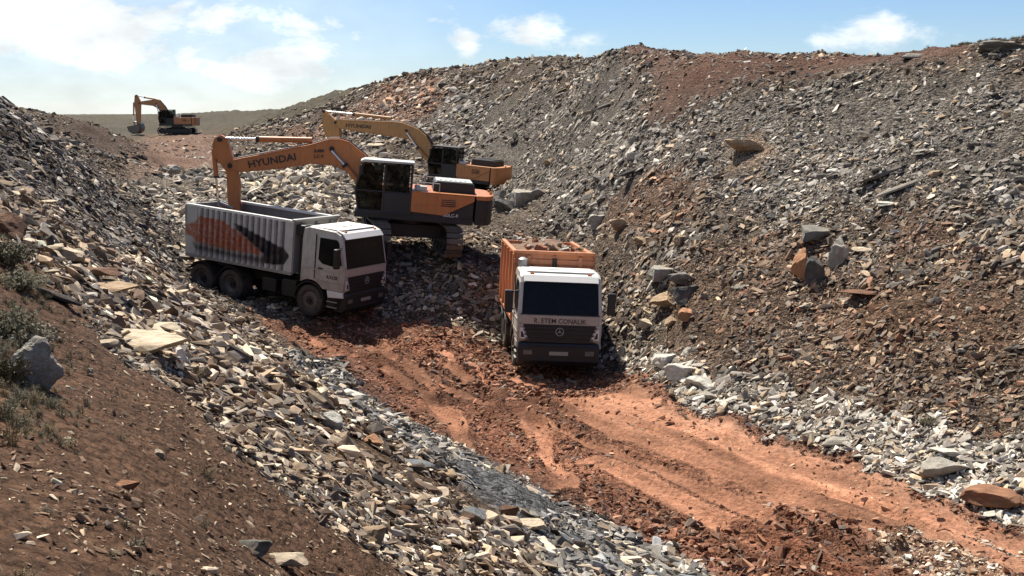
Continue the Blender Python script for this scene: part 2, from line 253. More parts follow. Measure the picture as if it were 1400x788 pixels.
REG={'slope_brown': [(0.153, 3.578), (0.262, 3.487), (0.355, 3.375), (0.439, 3.38), (0.45, 3.165), (0.362, 3.191), (0.281, 3.252), (0.203, 3.317), (0.135, 3.453)], 'slope_grey': [(-0.091, 4.691), (0.085, 4.239), (0.118, 3.882), (0.169, 3.813), (0.43, 3.612), (0.437, 3.419), (0.351, 3.488), (0.229, 3.564), (0.132, 3.722), (0.04, 3.804), (-0.007, 4.152), (-0.066, 4.464)], 'tan_patch': [(0.196, 3.707), (0.227, 3.68), (0.225, 3.617), (0.187, 3.648)], 'red_a': [(0.086, 3.81), (0.132, 3.753), (0.171, 3.653), (0.166, 3.595), (0.12, 3.637), (0.08, 3.764)], 'red_b': [(0.316, 3.482), (0.364, 3.459), (0.399, 3.408), (0.389, 3.384), (0.336, 3.422)], 'red_c': [(-0.117, 4.76), (-0.065, 4.621), (-0.053, 4.556), (-0.092, 4.547), (-0.131, 4.567), (-0.196, 4.64), (-0.208, 4.794), (-0.144, 4.739)], 'red_d': [(0.264, 3.395), (0.326, 3.373), (0.403, 3.306), (0.443, 3.291), (0.445, 3.25), (0.297, 3.326)], 'cap': [(0.09, 4.267), (0.13, 4.238), (0.398, 3.746), (0.385, 3.675), (0.304, 3.749), (0.232, 3.79), (0.185, 3.81), (0.153, 3.811), (0.131, 3.811), (0.115, 3.856), (0.13, 3.918), (0.117, 4.031)], 'mid_rubble': [(-0.35, 4.021), (-0.259, 4.392), (-0.183, 4.544), (-0.118, 4.473), (-0.12, 3.883), (-0.261, 3.934), (-0.335, 3.583), (-0.369, 3.367)], 'valley_red': [(-0.342, 4.38), (-0.31, 5.239), (-0.264, 4.97), (-0.246, 4.621), (-0.266, 4.365), (-0.3, 4.201), (-0.338, 4.141), (-0.32, 4.371)], 'upper_left': [(-0.508, 3.468), (-0.431, 3.673), (-0.399, 4.292), (-0.367, 4.149), (-0.333, 3.979), (-0.293, 3.83), (-0.31, 3.283), (-0.353, 3.291), (-0.403, 3.248), (-0.435, 3.246), (-0.512, 3.18)], 'mound': [(-0.402, 4.337), (-0.39, 4.403), (-0.379, 4.404), (-0.359, 5.813), (-0.339, 5.222), (-0.319, 4.395), (-0.34, 4.302), (-0.366, 4.265), (-0.386, 4.26), (-0.399, 4.281)], 'cream': [(-0.488, 3.121), (-0.435, 3.246), (-0.403, 3.248), (-0.353, 3.268), (-0.295, 3.577), (-0.246, 3.54), (-0.182, 3.366), (-0.123, 3.038), (-0.069, 2.926), (0.0, 2.828), (0.106, 2.711), (-0.099, 2.241), (-0.193, 2.216), (-0.251, 2.316), (-0.299, 2.448), (-0.369, 2.593), (-0.417, 2.71), (-0.437, 2.844), (-0.489, 2.858)], 'soil_left': [(-0.591, 2.516), (-0.437, 2.844), (-0.423, 2.71), (-0.38, 2.603), (-0.347, 2.457), (-0.287, 2.432), (-0.257, 2.313), (-0.2, 2.239), (-0.098, 2.278), (-0.071, 2.171), (-0.617, 1.298)], 'blue_strip': [(-0.214, 3.48), (-0.176, 3.445), (-0.123, 3.316), (-0.083, 3.146), (-0.035, 3.011), (0.014, 2.969), (0.105, 2.931), (0.181, 2.883), (0.216, 2.774), (0.071, 2.526), (0.014, 2.697), (-0.042, 2.801), (-0.097, 2.828), (-0.15, 3.013), (-0.202, 3.24)], 'roadside': [(0.092, 3.518), (0.135, 3.456), (0.189, 3.341), (0.281, 3.263), (0.362, 3.199), (0.45, 3.158), (0.505, 3.141), (0.512, 2.984), (0.455, 3.039), (0.365, 3.097), (0.27, 3.193), (0.17, 3.277), (0.109, 3.455)], 'road': [(-0.246, 3.602), (-0.201, 3.585), (-0.148, 3.63), (-0.095, 3.629), (-0.041, 3.608), (-0.007, 3.606), (0.068, 3.5), (0.109, 3.449), (0.17, 3.273), (0.27, 3.189), (0.365, 3.094), (0.455, 3.035), (0.523, 2.979), (0.53, 2.799), (0.374, 2.716), (0.215, 2.841), (0.139, 2.904), (0.07, 2.945), (0.0, 3.001), (-0.041, 3.125), (-0.096, 3.215), (-0.136, 3.343), (-0.175, 3.456), (-0.214, 3.525)], 'road_smooth': [(0.109, 3.364), (0.177, 3.256), (0.27, 3.17), (0.366, 3.073), (0.456, 3.009), (0.524, 2.966), (0.487, 2.913), (0.43, 2.896), (0.337, 2.941), (0.239, 3.015), (0.138, 3.127), (0.041, 3.271), (0.055, 3.333)], 'road_gravel': [(0.337, 2.958), (0.379, 2.998), (0.457, 2.97), (0.487, 2.913), (0.401, 2.868), (0.332, 2.897)]}
TRK={'a': [(-6.41, 34.96), (-3.99, 32.52), (-2.04, 29.75), (0.0, 26.3), (1.65, 23.88), (3.03, 21.88), (4.76, 19.47), (6.41, 16.52)], 'b': [(0.97, 31.66), (2.87, 26.06), (4.86, 23.43), (7.18, 20.63), (8.75, 17.82)], 'c': [(-3.2, 33.53), (-1.52, 29.58), (-0.62, 25.72), (-0.16, 23.56), (0.0, 20.51)], 'd': [(-2.13, 31.23), (-0.39, 28.35), (0.73, 26.7), (2.64, 23.92), (4.45, 21.34), (6.36, 18.17)]}
RIDGE=[(6.24, 69.34), (8.81, 67.55), (9.75, 49.84), (11.94, 45.76), (14.13, 43.3), (15.22, 38.91), (15.92, 38.18), (16.87, 37.01)]
E3P=[-44.34, 147.0, 4.04]
NROCK=1250000
ROCKS=[
(-3.63, 8.05, 0.46, 0.32, 0.41, 0.06, 0.0, 0.25, (0.42, 0.385, 0.32), 'boulder', 'big pale grey boulder at the left edge beside the dry shrubs', ''),
(-6.64, 14.46, 0.44, 0.33, 0.4, 0.0, -0.06, -0.36, (0.19, 0.1, 0.06), 'boulder', 'brown earthy boulder at the far left edge above the dry grass', ''),
(-5.52, 14.6, 0.96, 0.58, 0.13, 0.0, 0.0, -0.07, (0.42, 0.3, 0.19), 'slab', 'wide tan slab lying level above the dark tilted slab on the left bank', ''),
(-5.86, 15.0, 0.85, 0.51, 0.11, 0.0, 0.0, -0.05, (0.19, 0.1, 0.06), 'slab', 'brown sided slab directly above the long dark tilted slab', ''),
(-5.34, 12.39, 0.87, 0.26, 0.08, -0.3, 0.35, 0.0, (0.1, 0.095, 0.09), 'slab', 'long dark tilted slab beside the dry grass on the left bank', ''),
(-6.48, 15.33, 0.54, 0.32, 0.07, 0.0, 0.0, -0.27, (0.66, 0.54, 0.39), 'slab', 'thin cream slab near the top of the left bank rubble', ''),
(-6.27, 15.33, 0.49, 0.37, 0.17, -0.14, 0.15, 0.12, (0.66, 0.54, 0.39), 'boulder', 'short cream block behind the wide tan slab on left bank', ''),
(-4.4, 12.61, 1.16, 0.7, 0.21, 0.0, 0.0, -0.16, (0.66, 0.54, 0.39), 'slab', 'largest cream slab with pitted top on the left bank', ''),
(-4.78, 14.21, 0.76, 0.46, 0.08, 0.0, 0.0, -0.04, (0.66, 0.54, 0.39), 'slab', 'long narrow cream slab just above the largest pitted slab', ''),
(-4.4, 11.63, 0.32, 0.19, 0.08, 0.0, 0.0, 0.28, (0.66, 0.54, 0.39), 'slab', 'small rounded cream slab touching the left of the largest pitted slab', ''),
(-2.83, 11.09, 0.71, 0.1, 0.04, 0.0, 0.38, -0.35, (0.66, 0.54, 0.39), 'slab', 'long thin pale slab pointing down the left bank', ''),
(-3.09, 11.38, 0.26, 0.16, 0.04, 0.0, 0.0, 0.24, (0.66, 0.54, 0.39), 'slab', 'short pale slab at the upper end of the long thin one', ''),
(-2.36, 6.44, 0.15, 0.11, 0.05, 0.1, -0.03, -0.01, (0.46, 0.24, 0.13), 'boulder', 'small orange brown stone alone on the brown soil', ''),
(-1.68, 7.55, 0.38, 0.23, 0.08, 0.0, 0.0, 0.11, (0.66, 0.54, 0.39), 'slab', 'large cream slab at bottom of picture beside dark hollow', ''),
(-1.81, 7.26, 0.26, 0.19, 0.11, -0.13, 0.02, -0.18, (0.21, 0.195, 0.17), 'boulder', 'dark grey block behind the large cream slab at the bottom edge', ''),
(-3.84, 23.96, 1.17, 0.7, 0.14, 0.0, 0.0, 0.23, (0.62, 0.59, 0.51), 'slab', 'pale flat slab on top of the stack beside the red track', ''),
(-3.18, 18.7, 0.86, 0.52, 0.09, 0.0, 0.0, -0.26, (0.42, 0.385, 0.32), 'slab', 'grey flat slab under the pale slab beside the red track', ''),
(-2.14, 16.16, 0.4, 0.3, 0.18, 0.05, 0.11, -0.22, (0.46, 0.24, 0.13), 'boulder', 'orange brown angular block on the grey rubble strip', ''),
(-2.66, 15.75, 0.34, 0.25, 0.26, 0.12, 0.11, -0.39, (0.62, 0.59, 0.51), 'boulder', 'pale upright slab left of the orange brown block', ''),
(-1.57, 16.19, 0.74, 0.45, 0.07, 0.0, 0.0, 0.12, (0.2, 0.215, 0.22), 'slab', 'blue grey ledge slab over a dark gap on the grey strip', ''),
(-1.06, 16.6, 0.51, 0.31, 0.08, 0.0, 0.0, -0.3, (0.42, 0.3, 0.19), 'slab', 'tan flat slab below the blue grey ledge slab', ''),
(0.28, 15.84, 0.49, 0.29, 0.11, 0.0, 0.0, 0.0, (0.66, 0.54, 0.39), 'slab', 'cream slab low on the grey rubble strip near bottom centre', ''),
(-0.05, 15.72, 0.29, 0.22, 0.2, -0.02, -0.09, -0.14, (0.19, 0.1, 0.06), 'boulder', 'dark brown block just left of the cream slab near bottom centre', ''),
(-0.52, 13.83, 0.42, 0.32, 0.21, 0.09, -0.06, -0.28, (0.2, 0.215, 0.22), 'boulder', 'blue grey weathered block in the rubble near bottom centre', ''),
(-1.37, 9.98, 0.34, 0.25, 0.12, 0.06, -0.02, 0.24, (0.42, 0.3, 0.19), 'boulder', 'tan slab casting a dark shadow in the lower left rubble', ''),
(8.0, 30.05, 0.55, 0.39, 1.02, -0.05, 0.0, -0.14, (0.46, 0.24, 0.13), 'boulder', 'upright orange stained boulder in the middle of the right slope', ''),
(8.23, 29.61, 0.54, 0.41, 0.74, 0.09, 0.0, 0.01, (0.1, 0.095, 0.09), 'boulder', 'dark block leaning behind the upright orange boulder', ''),
(8.96, 29.98, 0.6, 0.42, 0.88, -0.05, 0.0, -0.39, (0.42, 0.385, 0.32), 'boulder', 'pointed pale stone right of the upright orange boulder', ''),
(8.69, 31.48, 1.16, 0.87, 0.35, 0.13, -0.12, 0.28, (0.21, 0.195, 0.17), 'boulder', 'grey block above the upright orange boulder', ''),
(8.15, 38.77, 1.43, 1.07, 0.43, -0.04, 0.14, -0.08, (0.42, 0.3, 0.19), 'boulder', 'tan orange block alone high on the right slope', ''),
(13.8, 38.77, 1.07, 0.64, 0.18, 0.0, 0.0, 0.26, (0.42, 0.385, 0.32), 'slab', 'pale slab jutting from the red brown soil at the right ridge', ''),
(15.78, 36.23, 1.67, 1.25, 0.36, 0.02, -0.08, 0.19, (0.21, 0.195, 0.17), 'boulder', 'broad dark outcrop on the ridge at the far right', ''),
(4.73, 34.18, 0.84, 0.63, 0.43, 0.05, 0.06, -0.03, (0.42, 0.385, 0.32), 'boulder', 'light grey block at top left of the boulder cluster right of the front truck', ''),
(5.23, 33.39, 0.87, 0.65, 0.37, -0.08, 0.04, -0.31, (0.21, 0.195, 0.17), 'boulder', 'light topped block at the top right of the cluster beside the front truck', ''),
(5.16, 32.49, 0.85, 0.63, 0.57, 0.06, 0.04, -0.1, (0.1, 0.095, 0.09), 'boulder', 'dark faced block in the middle of the boulder cluster', ''),
(4.63, 33.21, 0.81, 0.61, 0.46, 0.09, -0.09, -0.09, (0.42, 0.3, 0.19), 'boulder', 'tan block at the left of the boulder cluster', ''),
(5.05, 31.27, 0.57, 0.43, 0.31, 0.09, -0.04, 0.17, (0.46, 0.24, 0.13), 'boulder', 'orange block at the foot of the boulder cluster', ''),
(4.75, 32.1, 0.49, 0.37, 0.28, 0.03, 0.13, 0.39, (0.42, 0.3, 0.19), 'boulder', 'small tan block left of the orange block at the cluster foot', ''),
(4.15, 33.25, 0.51, 0.38, 0.29, 0.07, 0.09, -0.28, (0.66, 0.54, 0.39), 'boulder', 'cream stone farthest left at the cluster foot', ''),
(3.95, 39.91, 0.79, 0.6, 0.5, 0.06, 0.1, -0.08, (0.42, 0.3, 0.19), 'boulder', 'pale orange boulder above the front truck on the right slope', ''),
(3.38, 43.91, 0.74, 0.56, 0.55, 0.02, -0.01, 0.37, (0.42, 0.385, 0.32), 'boulder', 'pale grey boulder left of the pale orange one above the front truck', ''),
(4.47, 37.69, 0.52, 0.39, 0.28, -0.05, -0.03, -0.4, (0.42, 0.3, 0.19), 'boulder', 'small tan stone right of the pale orange boulder above the front truck', ''),
(5.5, 35.38, 0.49, 0.37, 0.31, -0.02, 0.04, 0.35, (0.42, 0.3, 0.19), 'boulder', 'tan stone in the open rubble above the boulder cluster', ''),
(8.55, 21.06, 0.94, 0.7, 0.34, 0.13, -0.05, 0.39, (0.42, 0.385, 0.32), 'boulder', 'thick flat topped grey slab at the right road edge', ''),
(8.91, 21.53, 0.73, 0.44, 0.13, 0.0, 0.0, -0.19, (0.62, 0.59, 0.51), 'slab', 'white slab just above the thick flat topped slab', ''),
(7.04, 23.15, 0.78, 0.47, 0.12, 0.0, 0.0, 0.19, (0.42, 0.385, 0.32), 'slab', 'pale rounded slab at the road edge right of centre', ''),
(8.99, 19.78, 1.03, 0.77, 0.27, -0.1, -0.03, -0.34, (0.28, 0.14, 0.08), 'boulder', 'reddish brown slab by the road at the far right', ''),
(9.44, 19.56, 0.39, 0.29, 0.24, 0.11, 0.1, -0.29, (0.28, 0.14, 0.08), 'boulder', 'reddish block at the picture right edge beside the road', ''),
(9.03, 20.28, 0.68, 0.41, 0.09, 0.0, 0.0, 0.02, (0.62, 0.59, 0.51), 'slab', 'white slab behind the reddish brown slab', ''),
(8.3, 21.04, 0.39, 0.29, 0.24, -0.07, -0.0, 0.04, (0.42, 0.3, 0.19), 'boulder', 'tan block left of the thick flat topped slab', ''),
(4.45, 28.27, 0.87, 0.65, 0.39, -0.12, 0.11, -0.18, (0.62, 0.59, 0.51), 'boulder', 'largest white block in the pale heap right of the front truck shadow', ''),
(4.79, 27.39, 0.71, 0.54, 0.31, -0.02, -0.13, -0.4, (0.62, 0.59, 0.51), 'boulder', 'white block right of the largest in the pale heap', ''),
(4.31, 29.75, 0.78, 0.58, 0.33, -0.09, -0.05, 0.34, (0.62, 0.59, 0.51), 'boulder', 'white block at the top left of the pale heap', ''),
(4.88, 26.73, 0.53, 0.4, 0.23, 0.12, -0.01, -0.04, (0.42, 0.385, 0.32), 'boulder', 'grey white block at the lower right of the pale heap', ''),
(10.9, 32.49, 1.54, 0.46, 0.14, -0.3, -0.35, 0.0, (0.21, 0.195, 0.17), 'slab', 'long grey slab lying aslant high on the right slope', ''),
(11.0, 31.47, 1.54, 0.46, 0.14, -0.3, -0.35, 0.0, (0.42, 0.385, 0.32), 'slab', 'pale long slab aslant below the long grey one', ''),
(10.65, 31.02, 0.71, 0.43, 0.12, 0.0, 0.0, 0.1, (0.62, 0.59, 0.51), 'slab', 'small white slab below the two long slabs', ''),
(9.7, 29.82, 0.78, 0.47, 0.12, 0.0, 0.0, 0.22, (0.66, 0.54, 0.39), 'slab', 'cream slab on the right slope right of the pointed pale stone', ''),
(9.09, 28.03, 1.29, 0.77, 0.13, 0.0, 0.0, -0.1, (0.19, 0.1, 0.06), 'slab', 'brown weathered slab low on the right slope', ''),
(4.32, 57.21, 1.58, 0.47, 0.14, -0.3, -0.35, 0.0, (0.42, 0.385, 0.32), 'slab', 'pale slab aslant in the dark patch near the left of the ridge', ''),
(4.88, 55.06, 1.69, 0.51, 0.15, -0.3, -0.35, 0.0, (0.21, 0.195, 0.17), 'slab', 'grey slab aslant right of the pale one near the ridge', ''),
(-0.35, 51.82, 1.03, 0.77, 0.71, 0.09, -0.03, 0.08, (0.1, 0.095, 0.09), 'boulder', 'dark block just right of the near excavator counterweight', ''),
(0.56, 52.33, 1.36, 1.02, 0.78, 0.07, 0.0, 0.15, (0.42, 0.385, 0.32), 'boulder', 'grey white boulder right of the dark block by the near excavator', ''),
(1.18, 50.72, 0.93, 0.7, 0.57, 0.06, -0.15, -0.37, (0.21, 0.195, 0.17), 'boulder', 'grey boulder at the right of the pair by the near excavator', ''),
(-0.84, 62.78, 0.96, 0.72, 0.55, -0.11, -0.09, -0.24, (0.21, 0.195, 0.17), 'boulder', 'grey block tucked behind the near excavator counterweight', ''),
(4.91, 44.01, 1.55, 0.47, 0.14, -0.3, -0.35, 0.0, (0.1, 0.095, 0.09), 'slab', 'dark long slab on the right slope above the red stain', ''),
(-13.62, 32.62, 0.38, 0.23, 0.07, -0.07, 0.12, -0.95, (0.42, 0.3, 0.19), 'slab', 'large tan flat slab on the dark upper left bank', 'stones on the dark upper left bank'),
(6.37, 29.26, 0.24, 0.2, 0.1, 0.15, 0.27, -1.24, (0.28, 0.14, 0.08), 'boulder', 'rusty red angular block low on the right slope', 'stones low on the right slope'),
(-2.1, 8.52, 0.07, 0.04, 0.01, -0.03, -0.14, -0.07, (0.42, 0.3, 0.19), 'slab', 'large tan flat slab on the brown soil at lower left', 'stones on the brown soil'),
(11.34, 27.84, 0.19, 0.1, 0.03, -0.15, 0.07, 2.53, (0.28, 0.14, 0.08), 'slab', 'rusty red flat slab low on the right slope', 'stones low on the right slope'),
(-1.42, 11.58, 0.11, 0.06, 0.02, -0.03, -0.28, -2.06, (0.42, 0.3, 0.19), 'slab', 'tan flat slab in the cream rubble of the left bank', 'stones in the cream rubble of the left bank'),
(13.05, 33.9, 0.39, 0.24, 0.08, 0.11, -0.14, -0.12, (0.42, 0.3, 0.19), 'slab', 'large tan flat slab high on the right slope', 'stones high on the right slope'),
(-4.79, 11.78, 0.08, 0.05, 0.04, 0.11, 0.17, -0.99, (0.42, 0.3, 0.19), 'boulder', 'tan angular block on the brown soil at lower left', 'stones on the brown soil'),
(10.64, 25.17, 0.23, 0.16, 0.13, 0.28, -0.22, 1.7, (0.42, 0.385, 0.32), 'boulder', 'pale grey angular block low on the right slope', 'stones low on the right slope'),
(-2.19, 4.63, 0.03, 0.02, 0.01, -0.13, 0.14, 2.95, (0.42, 0.3, 0.19), 'boulder', 'tan angular block on brown soil, well below the big pale boulder', 'stones on the brown soil'),
(9.17, 18.93, 0.17, 0.13, 0.08, 0.14, -0.25, -1.72, (0.21, 0.195, 0.17), 'boulder', 'grey angular block in the pale rubble along the right road edge', 'pale stones along the right road edge'),
(12.76, 28.08, 0.19, 0.13, 0.03, 0.18, 0.28, 2.49, (0.21, 0.195, 0.17), 'slab', 'grey flat slab halfway up the right slope', 'stones halfway up the right slope'),
(7.76, 19.36, 0.11, 0.06, 0.04, 0.03, 0.17, 0.34, (0.28, 0.14, 0.08), 'boulder', 'rusty red angular block on the red dirt track', 'stones lying on the dirt track'),
(1.35, 16.72, 0.14, 0.08, 0.03, -0.3, 0.25, -2.46, (0.66, 0.54, 0.39), 'slab', 'cream flat slab on the grey rubble strip left of the track', 'stones on the grey rubble strip'),
(-3.37, 7.6, 0.08, 0.05, 0.03, -0.03, -0.21, -1.32, (0.21, 0.195, 0.17), 'boulder', 'large grey angular block on the brown soil at lower left', 'stones on the brown soil'),
(7.23, 32.46, 0.23, 0.19, 0.12, 0.03, 0.01, -2.38, (0.28, 0.14, 0.08), 'boulder', 'rusty red angular block low on the right slope, left of the upright orange boulder', 'stones low on the right slope'),
(1.01, 14.92, 0.15, 0.1, 0.09, 0.2, 0.02, -2.75, (0.42, 0.3, 0.19), 'boulder', 'tan angular block on the grey rubble strip left of the track', 'stones on the grey rubble strip'),
(-2.34, 7.02, 0.05, 0.04, 0.02, -0.03, 0.27, -0.6, (0.42, 0.3, 0.19), 'boulder', 'tan angular block on brown soil, well left of the long thin slab', 'stones on the brown soil'),
(11.71, 39.65, 0.24, 0.18, 0.13, -0.15, 0.13, 1.25, (0.42, 0.3, 0.19), 'boulder', 'tan angular block high on the right slope', 'stones high on the right slope'),
(-2.87, 38.92, 0.31, 0.18, 0.07, 0.01, 0.07, -0.61, (0.21, 0.195, 0.17), 'slab', 'large grey flat slab on the open ground near the trucks', 'stones on the ground near the trucks'),
(-1.43, 39.09, 0.2, 0.1, 0.21, -0.24, 0.23, -2.09, (0.28, 0.14, 0.08), 'boulder', 'rusty red jagged upright stone low on the right slope', 'stones low on the right slope'),
(6.76, 31.38, 0.32, 0.2, 0.06, -0.01, -0.03, -0.99, (0.21, 0.195, 0.17), 'slab', 'large grey flat slab low on the right slope', 'stones low on the right slope'),
(-0.2, 19.43, 0.3, 0.23, 0.15, 0.24, 0.3, -0.94, (0.42, 0.3, 0.19), 'boulder', 'large tan angular block on the grey rubble strip left of the track', 'stones on the grey rubble strip'),
(0.75, 16.24, 0.13, 0.1, 0.02, -0.15, -0.1, -2.77, (0.2, 0.215, 0.22), 'slab', 'blue grey flat slab on the grey rubble strip left of the track', 'stones on the grey rubble strip'),
(6.5, 30.75, 0.34, 0.3, 0.12, 0.09, -0.01, -2.38, (0.42, 0.385, 0.32), 'boulder', 'large pale grey angular block low on the right slope', 'stones low on the right slope'),
(1.06, 83.77, 0.55, 0.36, 0.13, 0.2, 0.01, 1.68, (0.21, 0.195, 0.17), 'slab', 'grey flat slab high on the right slope', 'stones high on the right slope'),
(7.32, 20.63, 0.17, 0.13, 0.03, -0.11, 0.04, -1.69, (0.42, 0.3, 0.19), 'slab', 'large tan flat slab on the red dirt track', 'stones lying on the dirt track'),
(-1.16, 11.75, 0.13, 0.08, 0.05, -0.06, 0.15, 1.6, (0.42, 0.3, 0.19), 'boulder', 'tan angular block in the cream rubble of the left bank', 'stones in the cream rubble of the left bank'),
(-18.27, 53.24, 0.36, 0.27, 0.08, -0.09, 0.05, 2.13, (0.21, 0.195, 0.17), 'slab', 'grey flat slab in the rubble behind the grey tipper truck', 'stones behind the grey tipper truck'),
(2.78, 74.92, 0.45, 0.38, 0.16, 0.12, -0.02, -0.14, (0.42, 0.385, 0.32), 'boulder', 'pale grey angular block high on the right slope', 'stones high on the right slope'),
(-1.94, 7.06, 0.04, 0.03, 0.02, 0.29, 0.12, 0.69, (0.42, 0.3, 0.19), 'boulder', 'tan angular block on brown soil, left of the bottom edge cream slab', 'stones on the brown soil'),
(2.82, 50.22, 0.46, 0.23, 0.08, -0.12, 0.27, -1.22, (0.42, 0.3, 0.19), 'slab', 'tan flat slab halfway up the right slope', 'stones halfway up the right slope'),
(-0.69, 38.8, 0.26, 0.19, 0.05, 0.22, -0.06, -2.39, (0.42, 0.385, 0.32), 'slab', 'pale grey flat slab low on the right slope', 'stones low on the right slope'),
(-0.89, 25.39, 0.18, 0.15, 0.07, 0.28, 0.17, 0.72, (0.28, 0.14, 0.08), 'boulder', 'large rusty red angular block on the red dirt track', 'stones lying on the dirt track'),
(-10.34, 25.14, 0.17, 0.13, 0.1, 0.13, -0.29, 1.05, (0.21, 0.195, 0.17), 'boulder', 'grey angular block on the dark upper left bank', 'stones on the dark upper left bank'),
(11.0, 23.4, 0.27, 0.15, 0.06, -0.02, -0.23, -0.24, (0.21, 0.195, 0.17), 'slab', 'large grey flat slab low on the right slope, well above the thick flat topped slab', 'stones low on the right slope'),
(-4.13, 14.47, 0.21, 0.13, 0.05, -0.22, 0.09, -1.89, (0.42, 0.385, 0.32), 'slab', 'large pale grey flat slab in the cream rubble of the left bank', 'stones in the cream rubble of the left bank'),
(-3.89, 9.52, 0.06, 0.03, 0.01, 0.01, 0.21, 1.92, (0.66, 0.54, 0.39), 'slab', 'cream flat slab on the brown soil at lower left', 'stones on the brown soil'),
(13.57, 34.07, 0.31, 0.22, 0.13, 0.14, -0.14, 1.0, (0.42, 0.3, 0.19), 'boulder', 'large tan angular block high on the right slope', 'stones high on the right slope'),
(1.87, 18.21, 0.18, 0.09, 0.04, 0.07, -0.16, 2.76, (0.2, 0.215, 0.22), 'slab', 'blue grey flat slab on the grey strip, right of the bottom centre cream slab', 'stones on the grey rubble strip'),
(9.26, 22.73, 0.22, 0.13, 0.04, 0.09, -0.03, 1.39, (0.42, 0.3, 0.19), 'slab', 'tan flat slab low on the right slope', 'stones low on the right slope'),
(6.84, 39.61, 0.43, 0.39, 0.2, -0.24, -0.26, 2.95, (0.1, 0.095, 0.09), 'boulder', 'large dark angular block halfway up the right slope', 'stones halfway up the right slope'),
(1.87, 54.66, 0.48, 0.29, 0.19, 0.12, 0.29, 0.3, (0.21, 0.195, 0.17), 'boulder', 'grey angular block halfway up the right slope', 'stones halfway up the right slope'),
(-0.91, 14.4, 0.11, 0.08, 0.12, 0.18, -0.14, -0.68, (0.66, 0.54, 0.39), 'boulder', 'cream jagged upright stone in the cream rubble of the left bank', 'stones in the cream rubble of the left bank'),
(7.95, 49.77, 0.33, 0.19, 0.08, 0.01, -0.19, 1.17, (0.42, 0.385, 0.32), 'slab', 'large pale grey flat slab on the red brown soil under the right ridge', 'stones on the red brown soil under the ridge'),
(11.16, 42.18, 0.3, 0.23, 0.11, -0.27, -0.19, -1.46, (0.42, 0.385, 0.32), 'boulder', 'large pale grey angular block on the red brown soil under the right ridge', 'stones on the red brown soil under the ridge'),
(12.35, 31.73, 0.24, 0.15, 0.05, 0.25, -0.19, 1.18, (0.1, 0.095, 0.09), 'slab', 'dark flat slab halfway up the right slope', 'stones halfway up the right slope'),
(9.92, 21.1, 0.31, 0.21, 0.11, -0.26, -0.22, -2.41, (0.62, 0.59, 0.51), 'boulder', 'large white angular block in the pale rubble along the right road edge', 'pale stones along the right road edge'),
(-2.07, 4.82, 0.03, 0.02, 0.02, -0.27, 0.27, 1.61, (0.66, 0.54, 0.39), 'boulder', 'cream angular block on the brown soil at lower left', 'stones on the brown soil'),
(-3.57, 11.34, 0.2, 0.18, 0.1, -0.19, -0.07, 2.64, (0.66, 0.54, 0.39), 'boulder', 'large cream angular block in the cream rubble of the left bank', 'stones in the cream rubble of the left bank'),
(2.03, 61.24, 0.73, 0.53, 0.41, -0.04, -0.24, -0.66, (0.42, 0.3, 0.19), 'boulder', 'large tan angular block halfway up the right slope', 'stones halfway up the right slope'),
(-2.53, 6.88, 0.05, 0.03, 0.02, 0.3, 0.14, -0.64, (0.42, 0.3, 0.19), 'boulder', 'tan angular block on brown soil, well below the largest cream slab', 'stones on the brown soil'),
(3.01, 24.92, 0.16, 0.12, 0.03, -0.21, 0.17, -1.7, (0.42, 0.3, 0.19), 'slab', 'tan flat slab on the red dirt track', 'stones lying on the dirt track'),
(6.57, 17.4, 0.07, 0.04, 0.07, -0.14, -0.06, 1.96, (0.42, 0.3, 0.19), 'boulder', 'tan jagged upright stone on the red dirt track', 'stones lying on the dirt track'),
(-2.95, 28.1, 0.11, 0.06, 0.12, 0.07, 0.23, 2.93, (0.42, 0.3, 0.19), 'boulder', 'tan jagged upright stone on the red dirt track, above the orange brown block', 'stones lying on the dirt track'),
(-1.7, 20.39, 0.2, 0.1, 0.04, 0.12, -0.17, 1.83, (0.42, 0.385, 0.32), 'slab', 'pale grey flat slab on the grey rubble strip left of the track', 'stones on the grey rubble strip'),
(8.04, 33.86, 0.37, 0.3, 0.19, 0.26, -0.26, 0.12, (0.1, 0.095, 0.09), 'boulder', 'large dark angular block halfway up the right slope, above the upright orange boulder', 'stones halfway up the right slope'),
(-2.07, 94.25, 0.95, 0.6, 0.2, -0.22, -0.28, 0.14, (0.42, 0.385, 0.32), 'slab', 'large pale grey flat slab high on the right slope', 'stones high on the right slope'),
(10.36, 28.12, 0.27, 0.23, 0.1, -0.05, 0.14, 2.82, (0.28, 0.14, 0.08), 'boulder', 'rusty red angular block low on the right slope, right of the brown weathered slab', 'stones low on the right slope'),
(-5.26, 28.07, 0.16, 0.09, 0.17, 0.01, 0.19, -0.74, (0.21, 0.195, 0.17), 'boulder', 'grey jagged upright stone on the grey rubble strip left of the track', 'stones on the grey rubble strip'),
(6.11, 26.18, 0.23, 0.15, 0.1, 0.12, -0.06, 1.31, (0.62, 0.59, 0.51), 'boulder', 'white angular block in the pale rubble along the right road edge', 'pale stones along the right road edge'),
(7.38, 31.55, 0.22, 0.17, 0.04, 0.06, -0.3, 0.82, (0.42, 0.3, 0.19), 'slab', 'tan flat slab low on the right slope, left of the upright orange boulder', 'stones low on the right slope'),
(10.29, 25.19, 0.21, 0.14, 0.04, -0.19, 0.25, -1.98, (0.42, 0.385, 0.32), 'slab', 'pale grey flat slab low on the right slope, well right of the brown weathered slab', 'stones low on the right slope'),
(-2.85, 94.34, 0.57, 0.49, 0.33, -0.1, -0.18, -1.7, (0.42, 0.385, 0.32), 'boulder', 'pale grey angular block high on the right slope, above the rear excavator', 'stones high on the right slope'),
